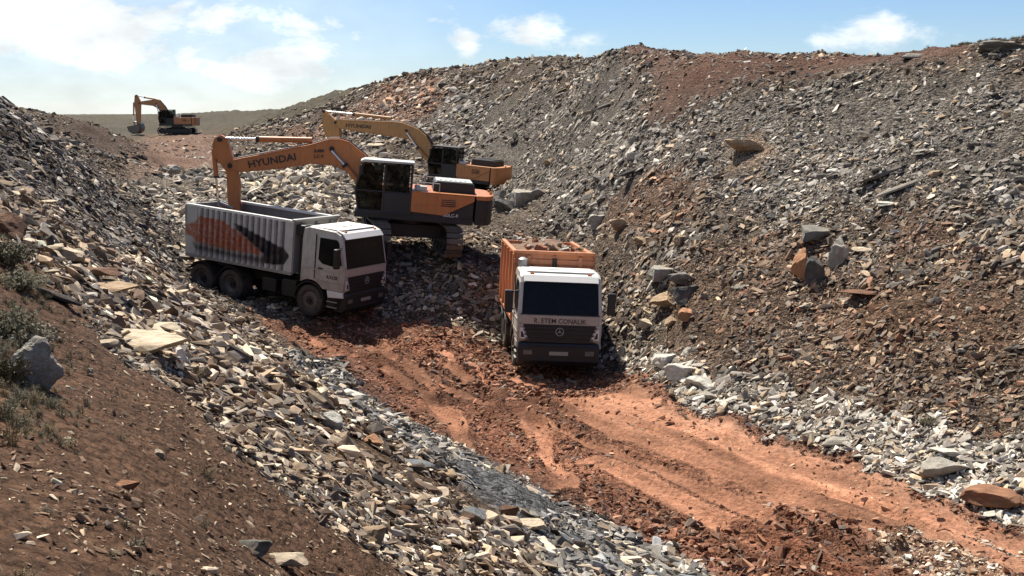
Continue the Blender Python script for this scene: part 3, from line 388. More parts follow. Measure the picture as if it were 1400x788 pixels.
(-2.67, 13.75, 0.08, 0.04, 0.08, -0.06, 0.02, 1.92, (0.66, 0.54, 0.39), 'boulder', 'cream jagged upright stone on the left bank, below the trackside slab stack', 'stones in the cream rubble of the left bank'),
(9.65, 21.54, 0.18, 0.14, 0.07, 0.01, 0.25, 1.83, (0.21, 0.195, 0.17), 'boulder', 'grey angular block at the right road edge, right of the thick flat topped slab', 'pale stones along the right road edge'),
(13.72, 33.02, 0.2, 0.14, 0.03, 0.19, -0.1, 2.69, (0.42, 0.385, 0.32), 'slab', 'pale grey flat slab high on the right slope', 'stones high on the right slope'),
(-1.6, 13.15, 0.15, 0.13, 0.08, 0.06, 0.17, 1.52, (0.42, 0.385, 0.32), 'boulder', 'pale grey angular block in the cream rubble of the left bank', 'stones in the cream rubble of the left bank'),
(6.93, 29.61, 0.17, 0.1, 0.18, 0.09, -0.04, -2.75, (0.42, 0.3, 0.19), 'boulder', 'tan jagged upright stone low on the right slope', 'stones low on the right slope'),
(9.37, 22.04, 0.18, 0.13, 0.04, 0.06, -0.22, -2.79, (0.42, 0.385, 0.32), 'slab', 'pale grey flat slab in the pale rubble along the right road edge', 'pale stones along the right road edge'),
(11.83, 34.29, 0.25, 0.14, 0.04, 0.24, -0.27, -2.73, (0.21, 0.195, 0.17), 'slab', 'grey flat slab high on the right slope, above the two long slabs', 'stones high on the right slope'),
(6.28, 18.9, 0.12, 0.07, 0.02, -0.02, 0.11, 2.42, (0.42, 0.3, 0.19), 'slab', 'tan flat slab on the red dirt track, below the rounded roadside slab', 'stones lying on the dirt track'),
(-2.2, 9.74, 0.14, 0.13, 0.06, -0.12, -0.02, 1.58, (0.66, 0.54, 0.39), 'boulder', 'large cream angular block on the left bank, below the long thin slab', 'stones in the cream rubble of the left bank'),
(8.22, 29.27, 0.2, 0.14, 0.1, 0.15, -0.23, -0.56, (0.42, 0.3, 0.19), 'boulder', 'tan angular block low on the right slope', 'stones low on the right slope'),
(8.69, 23.41, 0.19, 0.1, 0.04, 0.27, 0.04, -1.35, (0.42, 0.385, 0.32), 'slab', 'pale grey flat slab low on the right slope, above the thick flat topped slab', 'stones low on the right slope'),
(4.5, 38.37, 0.26, 0.21, 0.05, 0.23, 0.08, -0.82, (0.42, 0.385, 0.32), 'slab', 'pale grey flat slab halfway up the right slope', 'stones halfway up the right slope'),
(-1.12, 13.08, 0.12, 0.1, 0.02, -0.16, -0.0, 2.02, (0.42, 0.3, 0.19), 'slab', 'tan flat slab on the left bank, below the orange brown block', 'stones in the cream rubble of the left bank'),
(6.5, 27.67, 0.26, 0.23, 0.13, 0.23, -0.07, -2.0, (0.42, 0.3, 0.19), 'boulder', 'tan angular block low on the right slope, right of the pale stone heap', 'stones low on the right slope'),
(7.27, 49.05, 0.32, 0.22, 0.05, 0.29, 0.06, 1.7, (0.42, 0.385, 0.32), 'slab', 'large pale grey flat slab on the ridge soil, right of the slabs below the ridge', 'stones on the red brown soil under the ridge'),
(8.46, 44.84, 0.21, 0.13, 0.1, -0.21, -0.08, -0.35, (0.42, 0.3, 0.19), 'boulder', 'tan angular block on the red brown soil under the right ridge', 'stones on the red brown soil under the ridge'),
(-1.1, 9.63, 0.12, 0.07, 0.02, 0.12, -0.03, -0.49, (0.42, 0.3, 0.19), 'slab', 'tan flat slab on the left bank, well right of the bottom edge cream slab', 'stones in the cream rubble of the left bank'),
(-14.39, 38.33, 0.34, 0.26, 0.06, -0.19, 0.06, -1.72, (0.42, 0.385, 0.32), 'slab', 'pale grey flat slab on the dark upper left bank', 'stones on the dark upper left bank'),
(-1.05, 38.58, 0.26, 0.18, 0.1, -0.18, 0.08, -0.96, (0.28, 0.14, 0.08), 'boulder', 'rusty red angular block low on the right slope, left of the front truck', 'stones low on the right slope'),
(5.98, 42.52, 0.28, 0.16, 0.05, 0.28, 0.14, -1.17, (0.42, 0.3, 0.19), 'slab', 'tan flat slab halfway up the right slope, left of the lone tan block', 'stones halfway up the right slope'),
(-21.64, 71.08, 0.38, 0.33, 0.21, 0.16, 0.02, -1.76, (0.21, 0.195, 0.17), 'boulder', 'grey angular block on the far slope beyond the excavators', 'stones on the far slope'),
(10.92, 24.04, 0.16, 0.12, 0.04, 0.1, 0.26, 2.85, (0.28, 0.14, 0.08), 'slab', 'rusty red flat slab low on the right slope, well right of the brown weathered slab', 'stones low on the right slope'),
(11.93, 33.34, 0.28, 0.14, 0.06, -0.1, 0.02, -0.24, (0.42, 0.3, 0.19), 'slab', 'tan flat slab halfway up the right slope, above the two long slabs', 'stones halfway up the right slope'),
(5.58, 31.48, 0.2, 0.09, 0.22, 0.02, -0.26, 2.63, (0.21, 0.195, 0.17), 'boulder', 'grey jagged upright stone low on the right slope', 'stones low on the right slope'),
(1.02, 15.95, 0.21, 0.19, 0.12, -0.22, 0.14, -1.23, (0.42, 0.3, 0.19), 'boulder', 'large tan angular block on the grey strip, right of the bottom centre cream slab', 'stones on the grey rubble strip'),
(6.44, 40.98, 0.27, 0.18, 0.04, -0.07, -0.11, 2.05, (0.21, 0.195, 0.17), 'slab', 'grey flat slab halfway up the right slope, left of the lone tan block', 'stones halfway up the right slope'),
(2.77, 17.46, 0.24, 0.15, 0.1, 0.23, 0.19, -1.0, (0.66, 0.54, 0.39), 'boulder', 'large cream angular block on the grey rubble strip left of the track', 'stones on the grey rubble strip'),
(5.73, 56.98, 0.37, 0.2, 0.08, -0.18, 0.2, -2.64, (0.42, 0.3, 0.19), 'slab', 'tan flat slab high on the right slope', 'stones high on the right slope'),
(-5.34, 24.52, 0.28, 0.2, 0.13, 0.19, 0.27, -2.54, (0.66, 0.54, 0.39), 'boulder', 'cream angular block in the cream rubble of the left bank', 'stones in the cream rubble of the left bank'),
(-3.35, 16.51, 0.2, 0.14, 0.07, 0.2, -0.22, -0.02, (0.42, 0.3, 0.19), 'boulder', 'tan angular block on the left bank, left of the trackside slab stack', 'stones in the cream rubble of the left bank'),
(-1.76, 37.24, 0.21, 0.17, 0.09, -0.29, 0.29, -2.86, (0.21, 0.195, 0.17), 'boulder', 'grey angular block on the open ground near the trucks', 'stones on the ground near the trucks'),
(5.08, 30.09, 0.33, 0.23, 0.07, -0.15, 0.16, -1.39, (0.21, 0.195, 0.17), 'slab', 'large grey flat slab low on the right slope, above the pale stone heap', 'stones low on the right slope'),
(0.7, 17.36, 0.17, 0.1, 0.08, 0.3, -0.19, -2.95, (0.2, 0.215, 0.22), 'boulder', 'blue grey angular block on the grey rubble strip left of the track', 'stones on the grey rubble strip'),
(-9.41, 21.7, 0.35, 0.31, 0.18, -0.04, 0.0, 2.7, (0.42, 0.3, 0.19), 'boulder', 'large tan angular block in the cream rubble of the left bank', 'stones in the cream rubble of the left bank'),
(8.04, 23.62, 0.19, 0.12, 0.08, 0.14, 0.17, -0.35, (0.21, 0.195, 0.17), 'boulder', 'grey angular block at the right road edge, right of the rounded roadside slab', 'pale stones along the right road edge'),
(11.93, 28.55, 0.3, 0.26, 0.16, -0.25, 0.18, 0.34, (0.42, 0.385, 0.32), 'boulder', 'large pale grey angular block halfway up the right slope', 'stones halfway up the right slope'),
(-2.97, 6.53, 0.05, 0.04, 0.03, -0.02, -0.26, 1.37, (0.42, 0.3, 0.19), 'boulder', 'tan angular block on brown soil, below the big pale boulder', 'stones on the brown soil'),
(6.12, 34.06, 0.25, 0.18, 0.05, 0.15, 0.01, 1.05, (0.28, 0.14, 0.08), 'slab', 'rusty red flat slab low on the right slope, above the boulder cluster', 'stones low on the right slope'),
(10.48, 26.92, 0.2, 0.14, 0.12, 0.05, -0.22, -2.7, (0.28, 0.14, 0.08), 'boulder', 'rusty red angular block low on the right slope, well below the two long slabs', 'stones low on the right slope'),
(11.92, 32.29, 0.45, 0.26, 0.08, -0.0, -0.16, -0.03, (0.21, 0.195, 0.17), 'slab', 'large grey flat slab halfway up the right slope', 'stones halfway up the right slope'),
(2.2, 20.32, 0.11, 0.09, 0.05, -0.28, -0.07, -1.29, (0.28, 0.14, 0.08), 'boulder', 'rusty red angular block, well right of the bottom centre cream slab', 'stones lying on the dirt track'),
(8.02, 21.99, 0.19, 0.12, 0.09, -0.24, -0.05, -2.75, (0.21, 0.195, 0.17), 'boulder', 'grey angular block at the right road edge, left of the thick flat topped slab', 'pale stones along the right road edge'),
(7.79, 22.58, 0.25, 0.18, 0.04, 0.25, -0.1, 0.18, (0.42, 0.385, 0.32), 'slab', 'pale grey flat slab at the right road edge, right of the rounded roadside slab', 'pale stones along the right road edge'),
(14.9, 33.0, 0.24, 0.21, 0.1, 0.01, 0.06, 2.68, (0.21, 0.195, 0.17), 'boulder', 'grey angular block high on the right slope', 'stones high on the right slope'),
(-2.01, 11.41, 0.09, 0.08, 0.04, -0.23, -0.15, 1.72, (0.66, 0.54, 0.39), 'boulder', 'cream angular block on the left bank, below the orange brown block', 'stones in the cream rubble of the left bank'),
(0.4, 13.57, 0.14, 0.07, 0.15, 0.25, 0.1, 1.77, (0.42, 0.385, 0.32), 'boulder', 'large pale grey jagged upright stone in the cream rubble of the left bank', 'stones in the cream rubble of the left bank'),
(-2.11, 5.58, 0.03, 0.03, 0.01, -0.13, 0.21, -2.87, (0.66, 0.54, 0.39), 'slab', 'cream flat slab on brown soil, well left of the long thin slab', 'stones on the brown soil'),
(7.67, 23.73, 0.2, 0.17, 0.1, 0.0, 0.27, 2.54, (0.21, 0.195, 0.17), 'boulder', 'grey angular block at the right road edge, just above the rounded roadside slab', 'pale stones along the right road edge'),
(-0.2, 64.74, 0.54, 0.44, 0.27, -0.16, 0.18, 2.53, (0.42, 0.3, 0.19), 'boulder', 'tan angular block halfway up the right slope', 'stones halfway up the right slope'),
(8.28, 23.6, 0.19, 0.12, 0.2, 0.23, 0.21, 0.11, (0.28, 0.14, 0.08), 'boulder', 'large rusty red jagged upright stone low on the right slope', 'stones low on the right slope'),
(12.25, 26.98, 0.17, 0.09, 0.19, -0.26, -0.03, 1.39, (0.28, 0.14, 0.08), 'boulder', 'rusty red jagged upright stone, well right of the two long slabs', 'stones low on the right slope'),
(-7.47, 24.27, 0.44, 0.36, 0.17, 0.02, -0.11, 0.81, (0.66, 0.54, 0.39), 'boulder', 'large cream angular block on the left bank, above the largest cream slab', 'stones in the cream rubble of the left bank'),
(-1.92, 12.94, 0.13, 0.1, 0.07, -0.01, 0.21, -0.79, (0.66, 0.54, 0.39), 'boulder', 'cream angular block on the left bank, below the trackside slab stack', 'stones in the cream rubble of the left bank'),
(7.8, 33.26, 0.27, 0.21, 0.06, -0.07, -0.15, -2.49, (0.1, 0.095, 0.09), 'slab', 'dark flat slab halfway up the right slope, above the upright orange boulder', 'stones halfway up the right slope'),
(-1.94, 5.11, 0.05, 0.03, 0.01, -0.24, 0.08, -0.56, (0.42, 0.3, 0.19), 'slab', 'large tan flat slab on the open ground near the trucks', 'stones on the ground near the trucks'),
(14.22, 31.9, 0.21, 0.1, 0.23, 0.25, 0.16, 2.5, (0.42, 0.3, 0.19), 'boulder', 'large tan jagged upright stone high on the right slope', 'stones high on the right slope'),
(6.1, 48.88, 0.33, 0.17, 0.07, -0.09, -0.07, 0.72, (0.21, 0.195, 0.17), 'slab', 'grey flat slab high on the right slope, right of the slabs below the ridge', 'stones high on the right slope'),
(-2.67, 7.98, 0.08, 0.07, 0.05, 0.19, 0.12, 0.85, (0.66, 0.54, 0.39), 'boulder', 'large cream angular block on the brown soil at lower left', 'stones on the brown soil'),
(-9.65, 26.2, 0.24, 0.13, 0.05, 0.04, -0.22, 1.01, (0.42, 0.385, 0.32), 'slab', 'pale grey flat slab on the upper left bank, well above the largest cream slab', 'stones on the dark upper left bank'),
(9.59, 23.68, 0.27, 0.19, 0.1, 0.01, 0.18, 0.69, (0.42, 0.3, 0.19), 'boulder', 'large tan angular block low on the right slope', 'stones low on the right slope'),
(-26.65, 74.43, 0.62, 0.37, 0.11, -0.18, 0.29, -0.94, (0.42, 0.385, 0.32), 'slab', 'large pale grey flat slab on the far slope beyond the excavators', 'stones on the far slope'),
(8.59, 17.52, 0.1, 0.07, 0.04, -0.1, -0.14, -1.79, (0.42, 0.3, 0.19), 'boulder', 'tan angular block on the red dirt track', 'stones lying on the dirt track'),
(-1.45, 29.09, 0.21, 0.14, 0.12, 0.11, 0.24, 0.57, (0.42, 0.3, 0.19), 'boulder', 'large tan angular block on the red dirt track', 'stones lying on the dirt track'),
(-2.04, 8.83, 0.04, 0.02, 0.04, -0.17, -0.01, 0.89, (0.21, 0.195, 0.17), 'boulder', 'grey jagged upright stone on the brown soil at lower left', 'stones on the brown soil'),
(9.19, 25.46, 0.25, 0.13, 0.26, -0.12, 0.03, 2.78, (0.28, 0.14, 0.08), 'boulder', 'large rusty red jagged upright stone low on the right slope, below the brown weathered slab', 'stones low on the right slope'),
(-2.21, 10.54, 0.12, 0.1, 0.05, 0.23, -0.07, 2.81, (0.66, 0.54, 0.39), 'boulder', 'cream angular block on the left bank, below the long thin slab', 'stones in the cream rubble of the left bank'),
(-0.08, 12.49, 0.12, 0.08, 0.03, -0.04, -0.2, -0.08, (0.66, 0.54, 0.39), 'slab', 'cream flat slab in the cream rubble of the left bank', 'stones in the cream rubble of the left bank'),
(0.5, 19.07, 0.15, 0.08, 0.02, -0.21, 0.04, -0.55, (0.21, 0.195, 0.17), 'slab', 'grey flat slab on the grey rubble strip left of the track', 'stones on the grey rubble strip'),
(-3.53, 38.02, 0.14, 0.07, 0.15, 0.17, -0.02, -2.75, (0.42, 0.3, 0.19), 'boulder', 'tan jagged upright stone on the open ground near the trucks', 'stones on the ground near the trucks'),
(1.74, 17.13, 0.16, 0.11, 0.17, 0.29, -0.19, 0.18, (0.21, 0.195, 0.17), 'boulder', 'large grey jagged upright stone on the grey rubble strip left of the track', 'stones on the grey rubble strip'),
(4.38, 37.24, 0.26, 0.2, 0.04, 0.19, -0.13, 2.87, (0.42, 0.385, 0.32), 'slab', 'pale grey flat slab low on the right slope, below the pale orange boulder', 'stones low on the right slope'),
(-14.66, 46.89, 0.58, 0.32, 0.12, 0.09, -0.11, -0.29, (0.21, 0.195, 0.17), 'slab', 'large grey flat slab in the rubble behind the grey tipper truck', 'stones behind the grey tipper truck'),
(10.22, 29.42, 0.27, 0.17, 0.16, -0.27, 0.19, 1.63, (0.21, 0.195, 0.17), 'boulder', 'grey angular block low on the right slope', 'stones low on the right slope'),
(-2.38, 5.95, 0.04, 0.03, 0.01, -0.26, -0.25, -2.0, (0.66, 0.54, 0.39), 'boulder', 'cream angular block on brown soil, well below the big pale boulder', 'stones on the brown soil'),
(5.85, 24.52, 0.25, 0.13, 0.05, 0.17, -0.05, -2.73, (0.21, 0.195, 0.17), 'slab', 'grey flat slab in the pale rubble along the right road edge', 'pale stones along the right road edge'),
(3.53, 32.74, 0.2, 0.12, 0.22, 0.16, -0.05, -1.03, (0.62, 0.59, 0.51), 'boulder', 'white jagged upright stone in the pale rubble along the right road edge', 'pale stones along the right road edge'),
(-3.88, 16.44, 0.13, 0.09, 0.03, -0.22, -0.09, -2.55, (0.66, 0.54, 0.39), 'slab', 'cream flat slab on the left bank, above the long thin slab', 'stones in the cream rubble of the left bank'),
(-3.52, 8.54, 0.06, 0.04, 0.01, 0.27, 0.15, 0.22, (0.21, 0.195, 0.17), 'slab', 'grey flat slab on the brown soil at lower left', 'stones on the brown soil'),
(-2.39, 11.87, 0.09, 0.05, 0.1, -0.23, 0.09, 0.07, (0.66, 0.54, 0.39), 'boulder', 'cream jagged upright stone on the left bank, right of the long thin slab', 'stones in the cream rubble of the left bank'),
(1.26, 46.33, 0.35, 0.24, 0.07, 0.04, 0.21, -1.06, (0.42, 0.385, 0.32), 'slab', 'pale grey flat slab halfway up the right slope, left of the pale orange boulder', 'stones halfway up the right slope'),
(9.7, 20.56, 0.12, 0.05, 0.13, 0.26, -0.08, -2.51, (0.42, 0.385, 0.32), 'boulder', 'pale grey jagged upright stone in the pale rubble along the right road edge', 'pale stones along the right road edge'),
(-2.34, 13.28, 0.11, 0.09, 0.02, -0.05, -0.12, 1.35, (0.66, 0.54, 0.39), 'slab', 'cream flat slab on the left bank, left of the orange brown block', 'stones in the cream rubble of the left bank'),
(13.27, 42.67, 0.2, 0.11, 0.04, -0.18, 0.27, 0.99, (0.42, 0.385, 0.32), 'slab', 'pale grey flat slab on the red brown soil under the right ridge', 'stones on the red brown soil under the ridge'),
(-0.62, 34.22, 0.25, 0.16, 0.05, -0.26, -0.21, -1.02, (0.42, 0.3, 0.19), 'slab', 'large tan flat slab on the red dirt track, left of the front truck', 'stones lying on the dirt track'),
(-2.13, 12.35, 0.26, 0.21, 0.12, 0.28, -0.14, 0.92, (0.42, 0.3, 0.19), 'boulder', 'large tan angular block on the left bank, left of the orange brown block', 'stones in the cream rubble of the left bank'),
(9.7, 21.21, 0.12, 0.07, 0.13, -0.12, -0.16, -1.78, (0.21, 0.195, 0.17), 'boulder', 'grey jagged upright stone in the pale rubble along the right road edge', 'pale stones along the right road edge'),
(9.68, 24.21, 0.17, 0.09, 0.03, 0.19, 0.28, 1.23, (0.21, 0.195, 0.17), 'slab', 'grey flat slab low on the right slope', 'stones low on the right slope'),
(-3.13, 9.23, 0.06, 0.03, 0.01, -0.13, -0.25, 0.58, (0.66, 0.54, 0.39), 'slab', 'cream flat slab on brown soil, below the largest cream slab', 'stones on the brown soil'),
(4.12, 36.26, 0.31, 0.19, 0.05, -0.24, -0.28, 2.5, (0.28, 0.14, 0.08), 'slab', 'rusty red flat slab low on the right slope, left of the boulder cluster', 'stones low on the right slope'),
(11.65, 28.19, 0.35, 0.18, 0.07, -0.06, 0.11, -2.27, (0.42, 0.385, 0.32), 'slab', 'large pale grey flat slab halfway up the right slope', 'stones halfway up the right slope'),
(12.19, 42.79, 0.2, 0.14, 0.08, 0.01, -0.15, -0.7, (0.42, 0.385, 0.32), 'boulder', 'pale grey angular block on the red brown soil under the right ridge', 'stones on the red brown soil under the ridge'),
(7.34, 22.34, 0.28, 0.18, 0.04, 0.09, 0.03, -2.47, (0.62, 0.59, 0.51), 'slab', 'large white flat slab in the pale rubble along the right road edge', 'pale stones along the right road edge'),
(13.0, 35.72, 0.22, 0.16, 0.04, -0.18, -0.2, 0.2, (0.42, 0.3, 0.19), 'slab', 'tan flat slab high on the right slope, below the ridge slab', 'stones high on the right slope'),
(-1.15, 24.88, 0.11, 0.08, 0.12, 0.02, -0.17, 1.61, (0.42, 0.3, 0.19), 'boulder', 'tan jagged upright stone on the red dirt track, right of the orange brown block', 'stones lying on the dirt track'),
(8.65, 26.87, 0.21, 0.13, 0.04, -0.24, 0.27, 0.38, (0.28, 0.14, 0.08), 'slab', 'rusty red flat slab low on the right slope, below the brown weathered slab', 'stones low on the right slope'),
(11.33, 39.84, 0.35, 0.23, 0.08, -0.15, 0.22, -0.81, (0.21, 0.195, 0.17), 'slab', 'large grey flat slab high on the right slope', 'stones high on the right slope'),
(-2.96, 7.11, 0.07, 0.04, 0.01, 0.23, -0.08, 2.2, (0.66, 0.54, 0.39), 'slab', 'large cream flat slab on the brown soil at lower left', 'stones on the brown soil'),
(4.79, 23.25, 0.1, 0.05, 0.11, -0.1, 0.21, 1.86, (0.42, 0.385, 0.32), 'boulder', 'pale grey jagged upright stone on the red dirt track', 'stones lying on the dirt track'),
(12.8, 34.39, 0.22, 0.16, 0.03, -0.25, -0.24, 2.0, (0.42, 0.3, 0.19), 'slab', 'tan flat slab high on the right slope, above the two long slabs', 'stones high on the right slope'),
(8.41, 34.02, 0.39, 0.24, 0.09, -0.25, -0.01, 1.03, (0.42, 0.3, 0.19), 'slab', 'large tan flat slab halfway up the right slope', 'stones halfway up the right slope'),
(-6.99, 28.08, 0.22, 0.16, 0.1, 0.12, 0.12, -2.03, (0.42, 0.3, 0.19), 'boulder', 'tan angular block on the left bank, below the ribbed grey truck', 'stones in the cream rubble of the left bank'),
(5.68, 26.11, 0.22, 0.14, 0.23, -0.08, 0.24, 0.92, (0.42, 0.385, 0.32), 'boulder', 'large pale grey jagged upright stone in the pale rubble along the right road edge', 'pale stones along the right road edge'),
(-3.78, 9.59, 0.06, 0.04, 0.07, -0.05, 0.29, 0.19, (0.66, 0.54, 0.39), 'boulder', 'large cream jagged upright stone on the brown soil at lower left', 'stones on the brown soil'),
(-1.61, 9.42, 0.08, 0.06, 0.01, 0.21, -0.06, 1.08, (0.66, 0.54, 0.39), 'slab', 'cream flat slab on the left bank, right of the bottom edge cream slab', 'stones in the cream rubble of the left bank'),
(0.28, 15.04, 0.15, 0.11, 0.02, 0.27, 0.19, -1.56, (0.42, 0.3, 0.19), 'slab', 'tan flat slab on the grey rubble strip left of the track', 'stones on the grey rubble strip'),
(-13.89, 32.45, 0.22, 0.14, 0.09, 0.19, -0.21, 2.63, (0.1, 0.095, 0.09), 'boulder', 'dark angular block on the dark upper left bank', 'stones on the dark upper left bank'),
(-0.73, 26.06, 0.17, 0.14, 0.06, 0.29, 0.15, -0.76, (0.28, 0.14, 0.08), 'boulder', 'rusty red angular block on the red dirt track, well right of the orange brown block', 'stones lying on the dirt track'),
(-13.07, 34.18, 0.24, 0.2, 0.12, -0.08, -0.07, -2.28, (0.42, 0.385, 0.32), 'boulder', 'pale grey angular block on the dark upper left bank', 'stones on the dark upper left bank'),
(11.71, 44.21, 0.21, 0.15, 0.11, 0.05, -0.17, 0.69, (0.42, 0.385, 0.32), 'boulder', 'pale grey angular block on the ridge soil, well left of the ridge slab', 'stones on the red brown soil under the ridge'),
(-2.43, 5.2, 0.02, 0.01, 0.02, 0.24, -0.13, 1.11, (0.21, 0.195, 0.17), 'boulder', 'grey jagged upright stone on brown soil, well below the big pale boulder', 'stones on the brown soil'),
(-1.65, 8.53, 0.05, 0.03, 0.01, -0.07, -0.28, 0.48, (0.66, 0.54, 0.39), 'slab', 'cream flat slab on brown soil, right of the bottom edge cream slab', 'stones on the brown soil'),
(1.57, 26.4, 0.14, 0.1, 0.08, -0.02, -0.01, 0.29, (0.28, 0.14, 0.08), 'boulder', 'rusty red angular block on the red dirt track, below the front truck shadow', 'stones lying on the dirt track'),
(-0.56, 11.39, 0.16, 0.09, 0.03, 0.13, 0.23, -1.9, (0.42, 0.385, 0.32), 'slab', 'large pale grey flat slab on the left bank, left of the bottom centre cream slab', 'stones in the cream rubble of the left bank'),
(2.68, 45.66, 0.44, 0.25, 0.08, 0.22, 0.18, -2.57, (0.1, 0.095, 0.09), 'slab', 'dark flat slab halfway up the right slope, left of the pale orange boulder', 'stones halfway up the right slope'),
(13.96, 32.67, 0.16, 0.07, 0.17, -0.15, -0.08, 0.41, (0.42, 0.3, 0.19), 'boulder', 'tan jagged upright stone high on the right slope', 'stones high on the right slope'),
(-2.39, 8.93, 0.04, 0.02, 0.04, 0.23, 0.0, -1.68, (0.21, 0.195, 0.17), 'boulder', 'grey jagged upright stone on brown soil, below the long thin slab', 'stones on the brown soil'),
(3.74, 62.52, 0.31, 0.2, 0.34, 0.08, 0.03, -1.16, (0.42, 0.3, 0.19), 'boulder', 'tan jagged upright stone, close left of the slabs below the ridge', 'stones high on the right slope'),
(11.96, 31.09, 0.4, 0.35, 0.19, 0.07, 0.06, -2.59, (0.42, 0.3, 0.19), 'boulder', 'large tan angular block halfway up the right slope, right of the two long slabs', 'stones halfway up the right slope'),
(11.07, 26.41, 0.33, 0.23, 0.13, -0.01, -0.22, -2.82, (0.42, 0.385, 0.32), 'boulder', 'large pale grey angular block, well right of the brown weathered slab', 'stones low on the right slope'),
(-19.65, 61.42, 0.33, 0.18, 0.36, -0.04, -0.05, 2.5, (0.42, 0.385, 0.32), 'boulder', 'pale grey jagged upright stone in the rubble behind the grey tipper truck', 'stones behind the grey tipper truck'),
(0.01, 13.55, 0.14, 0.1, 0.08, 0.11, -0.06, -2.45, (0.66, 0.54, 0.39), 'boulder', 'cream angular block on the left bank, just below the bottom centre cream slab', 'stones in the cream rubble of the left bank'),
(7.45, 41.04, 0.34, 0.26, 0.18, -0.19, -0.2, -2.22, (0.42, 0.3, 0.19), 'boulder', 'tan angular block high on the right slope, close left of the lone tan block', 'stones high on the right slope'),
(14.48, 33.65, 0.25, 0.17, 0.27, -0.21, -0.06, 1.06, (0.42, 0.3, 0.19), 'boulder', 'large tan jagged upright stone high on the right slope, right of the ridge slab', 'stones high on the right slope'),
(10.24, 26.02, 0.16, 0.1, 0.17, -0.24, 0.04, 2.0, (0.42, 0.385, 0.32), 'boulder', 'pale grey jagged upright stone low on the right slope', 'stones low on the right slope'),
(9.4, 21.23, 0.12, 0.06, 0.13, 0.2, -0.15, -1.43, (0.21, 0.195, 0.17), 'boulder', 'grey jagged upright stone at the right road edge, right of the thick flat topped slab', 'pale stones along the right road edge'),
(12.05, 26.61, 0.18, 0.11, 0.03, -0.14, 0.23, -1.57, (0.42, 0.3, 0.19), 'slab', 'tan flat slab low on the right slope, well right of the two long slabs', 'stones low on the right slope'),
(8.8, 26.43, 0.34, 0.21, 0.16, -0.12, 0.21, 1.9, (0.42, 0.3, 0.19), 'boulder', 'large tan angular block low on the right slope, below the brown weathered slab', 'stones low on the right slope'),
(5.65, 27.72, 0.34, 0.18, 0.05, 0.08, -0.16, -2.26, (0.42, 0.3, 0.19), 'slab', 'large tan flat slab low on the right slope', 'stones low on the right slope'),
(3.92, 32.59, 0.22, 0.12, 0.03, 0.3, -0.25, 2.9, (0.42, 0.3, 0.19), 'slab', 'tan flat slab low on the right slope, right of the front truck shadow', 'stones low on the right slope'),
(-2.34, 8.23, 0.05, 0.03, 0.01, 0.07, -0.02, 0.69, (0.66, 0.54, 0.39), 'slab', 'cream flat slab on brown soil, below the long thin slab', 'stones on the brown soil'),
(4.63, 50.28, 0.4, 0.27, 0.2, 0.15, 0.01, 1.98, (0.21, 0.195, 0.17), 'boulder', 'grey angular block high on the right slope, just below the slabs below the ridge', 'stones high on the right slope'),
(-4.75, 16.45, 0.16, 0.09, 0.03, -0.03, 0.11, -1.04, (0.42, 0.3, 0.19), 'slab', 'tan flat slab on the left bank, right of the largest cream slab', 'stones in the cream rubble of the left bank'),
(-2.17, 13.82, 0.12, 0.07, 0.03, 0.23, 0.22, -2.0, (0.42, 0.3, 0.19), 'slab', 'tan flat slab on the left bank, close left of the orange brown block', 'stones in the cream rubble of the left bank'),
(-1.57, 11.14, 0.14, 0.1, 0.08, -0.11, -0.27, 2.14, (0.42, 0.385, 0.32), 'boulder', 'pale grey angular block on the left bank, below the orange brown block', 'stones in the cream rubble of the left bank'),
(11.22, 35.2, 0.25, 0.2, 0.11, -0.02, 0.16, -0.01, (0.42, 0.3, 0.19), 'boulder', 'tan angular block high on the right slope, above the two long slabs', 'stones high on the right slope'),
(-3.73, 13.82, 0.12, 0.07, 0.02, 0.0, -0.14, -2.95, (0.66, 0.54, 0.39), 'slab', 'cream flat slab on the left bank, well right of the largest cream slab', 'stones in the cream rubble of the left bank'),
(-2.57, 5.83, 0.03, 0.02, 0.01, -0.26, -0.01, 2.9, (0.42, 0.3, 0.19), 'slab', 'tan flat slab on the brown soil at lower left', 'stones on the brown soil'),
(5.0, 17.34, 0.1, 0.07, 0.04, 0.07, 0.17, -1.64, (0.42, 0.3, 0.19), 'boulder', 'tan angular block on the red dirt track, well below the rounded roadside slab', 'stones lying on the dirt track'),
(9.82, 41.7, 0.19, 0.08, 0.2, 0.28, 0.08, -1.92, (0.21, 0.195, 0.17), 'boulder', 'grey jagged upright stone high on the right slope', 'stones high on the right slope'),
(-8.8, 23.68, 0.32, 0.27, 0.12, -0.28, -0.03, 2.28, (0.42, 0.385, 0.32), 'boulder', 'large pale grey angular block in the cream rubble of the left bank', 'stones in the cream rubble of the left bank'),
(-2.43, 11.25, 0.09, 0.04, 0.1, -0.03, -0.29, -0.36, (0.42, 0.3, 0.19), 'boulder', 'tan jagged upright stone in the cream rubble of the left bank', 'stones in the cream rubble of the left bank'),
(8.18, 26.05, 0.18, 0.13, 0.04, -0.0, 0.28, 0.06, (0.42, 0.385, 0.32), 'slab', 'pale grey flat slab low on the right slope, below the brown weathered slab', 'stones low on the right slope'),
(0.9, 22.12, 0.12, 0.08, 0.07, -0.22, -0.07, -1.05, (0.28, 0.14, 0.08), 'boulder', 'rusty red angular block on the red dirt track, above the bottom centre cream slab', 'stones lying on the dirt track'),
(-2.89, 8.22, 0.05, 0.03, 0.01, -0.23, 0.19, -1.0, (0.42, 0.3, 0.19), 'slab', 'tan flat slab on brown soil, well below the largest cream slab', 'stones on the brown soil'),
(9.94, 36.42, 0.28, 0.22, 0.13, -0.22, 0.27, -2.37, (0.42, 0.3, 0.19), 'boulder', 'tan angular block halfway up the right slope, right of the lone tan block', 'stones halfway up the right slope'),
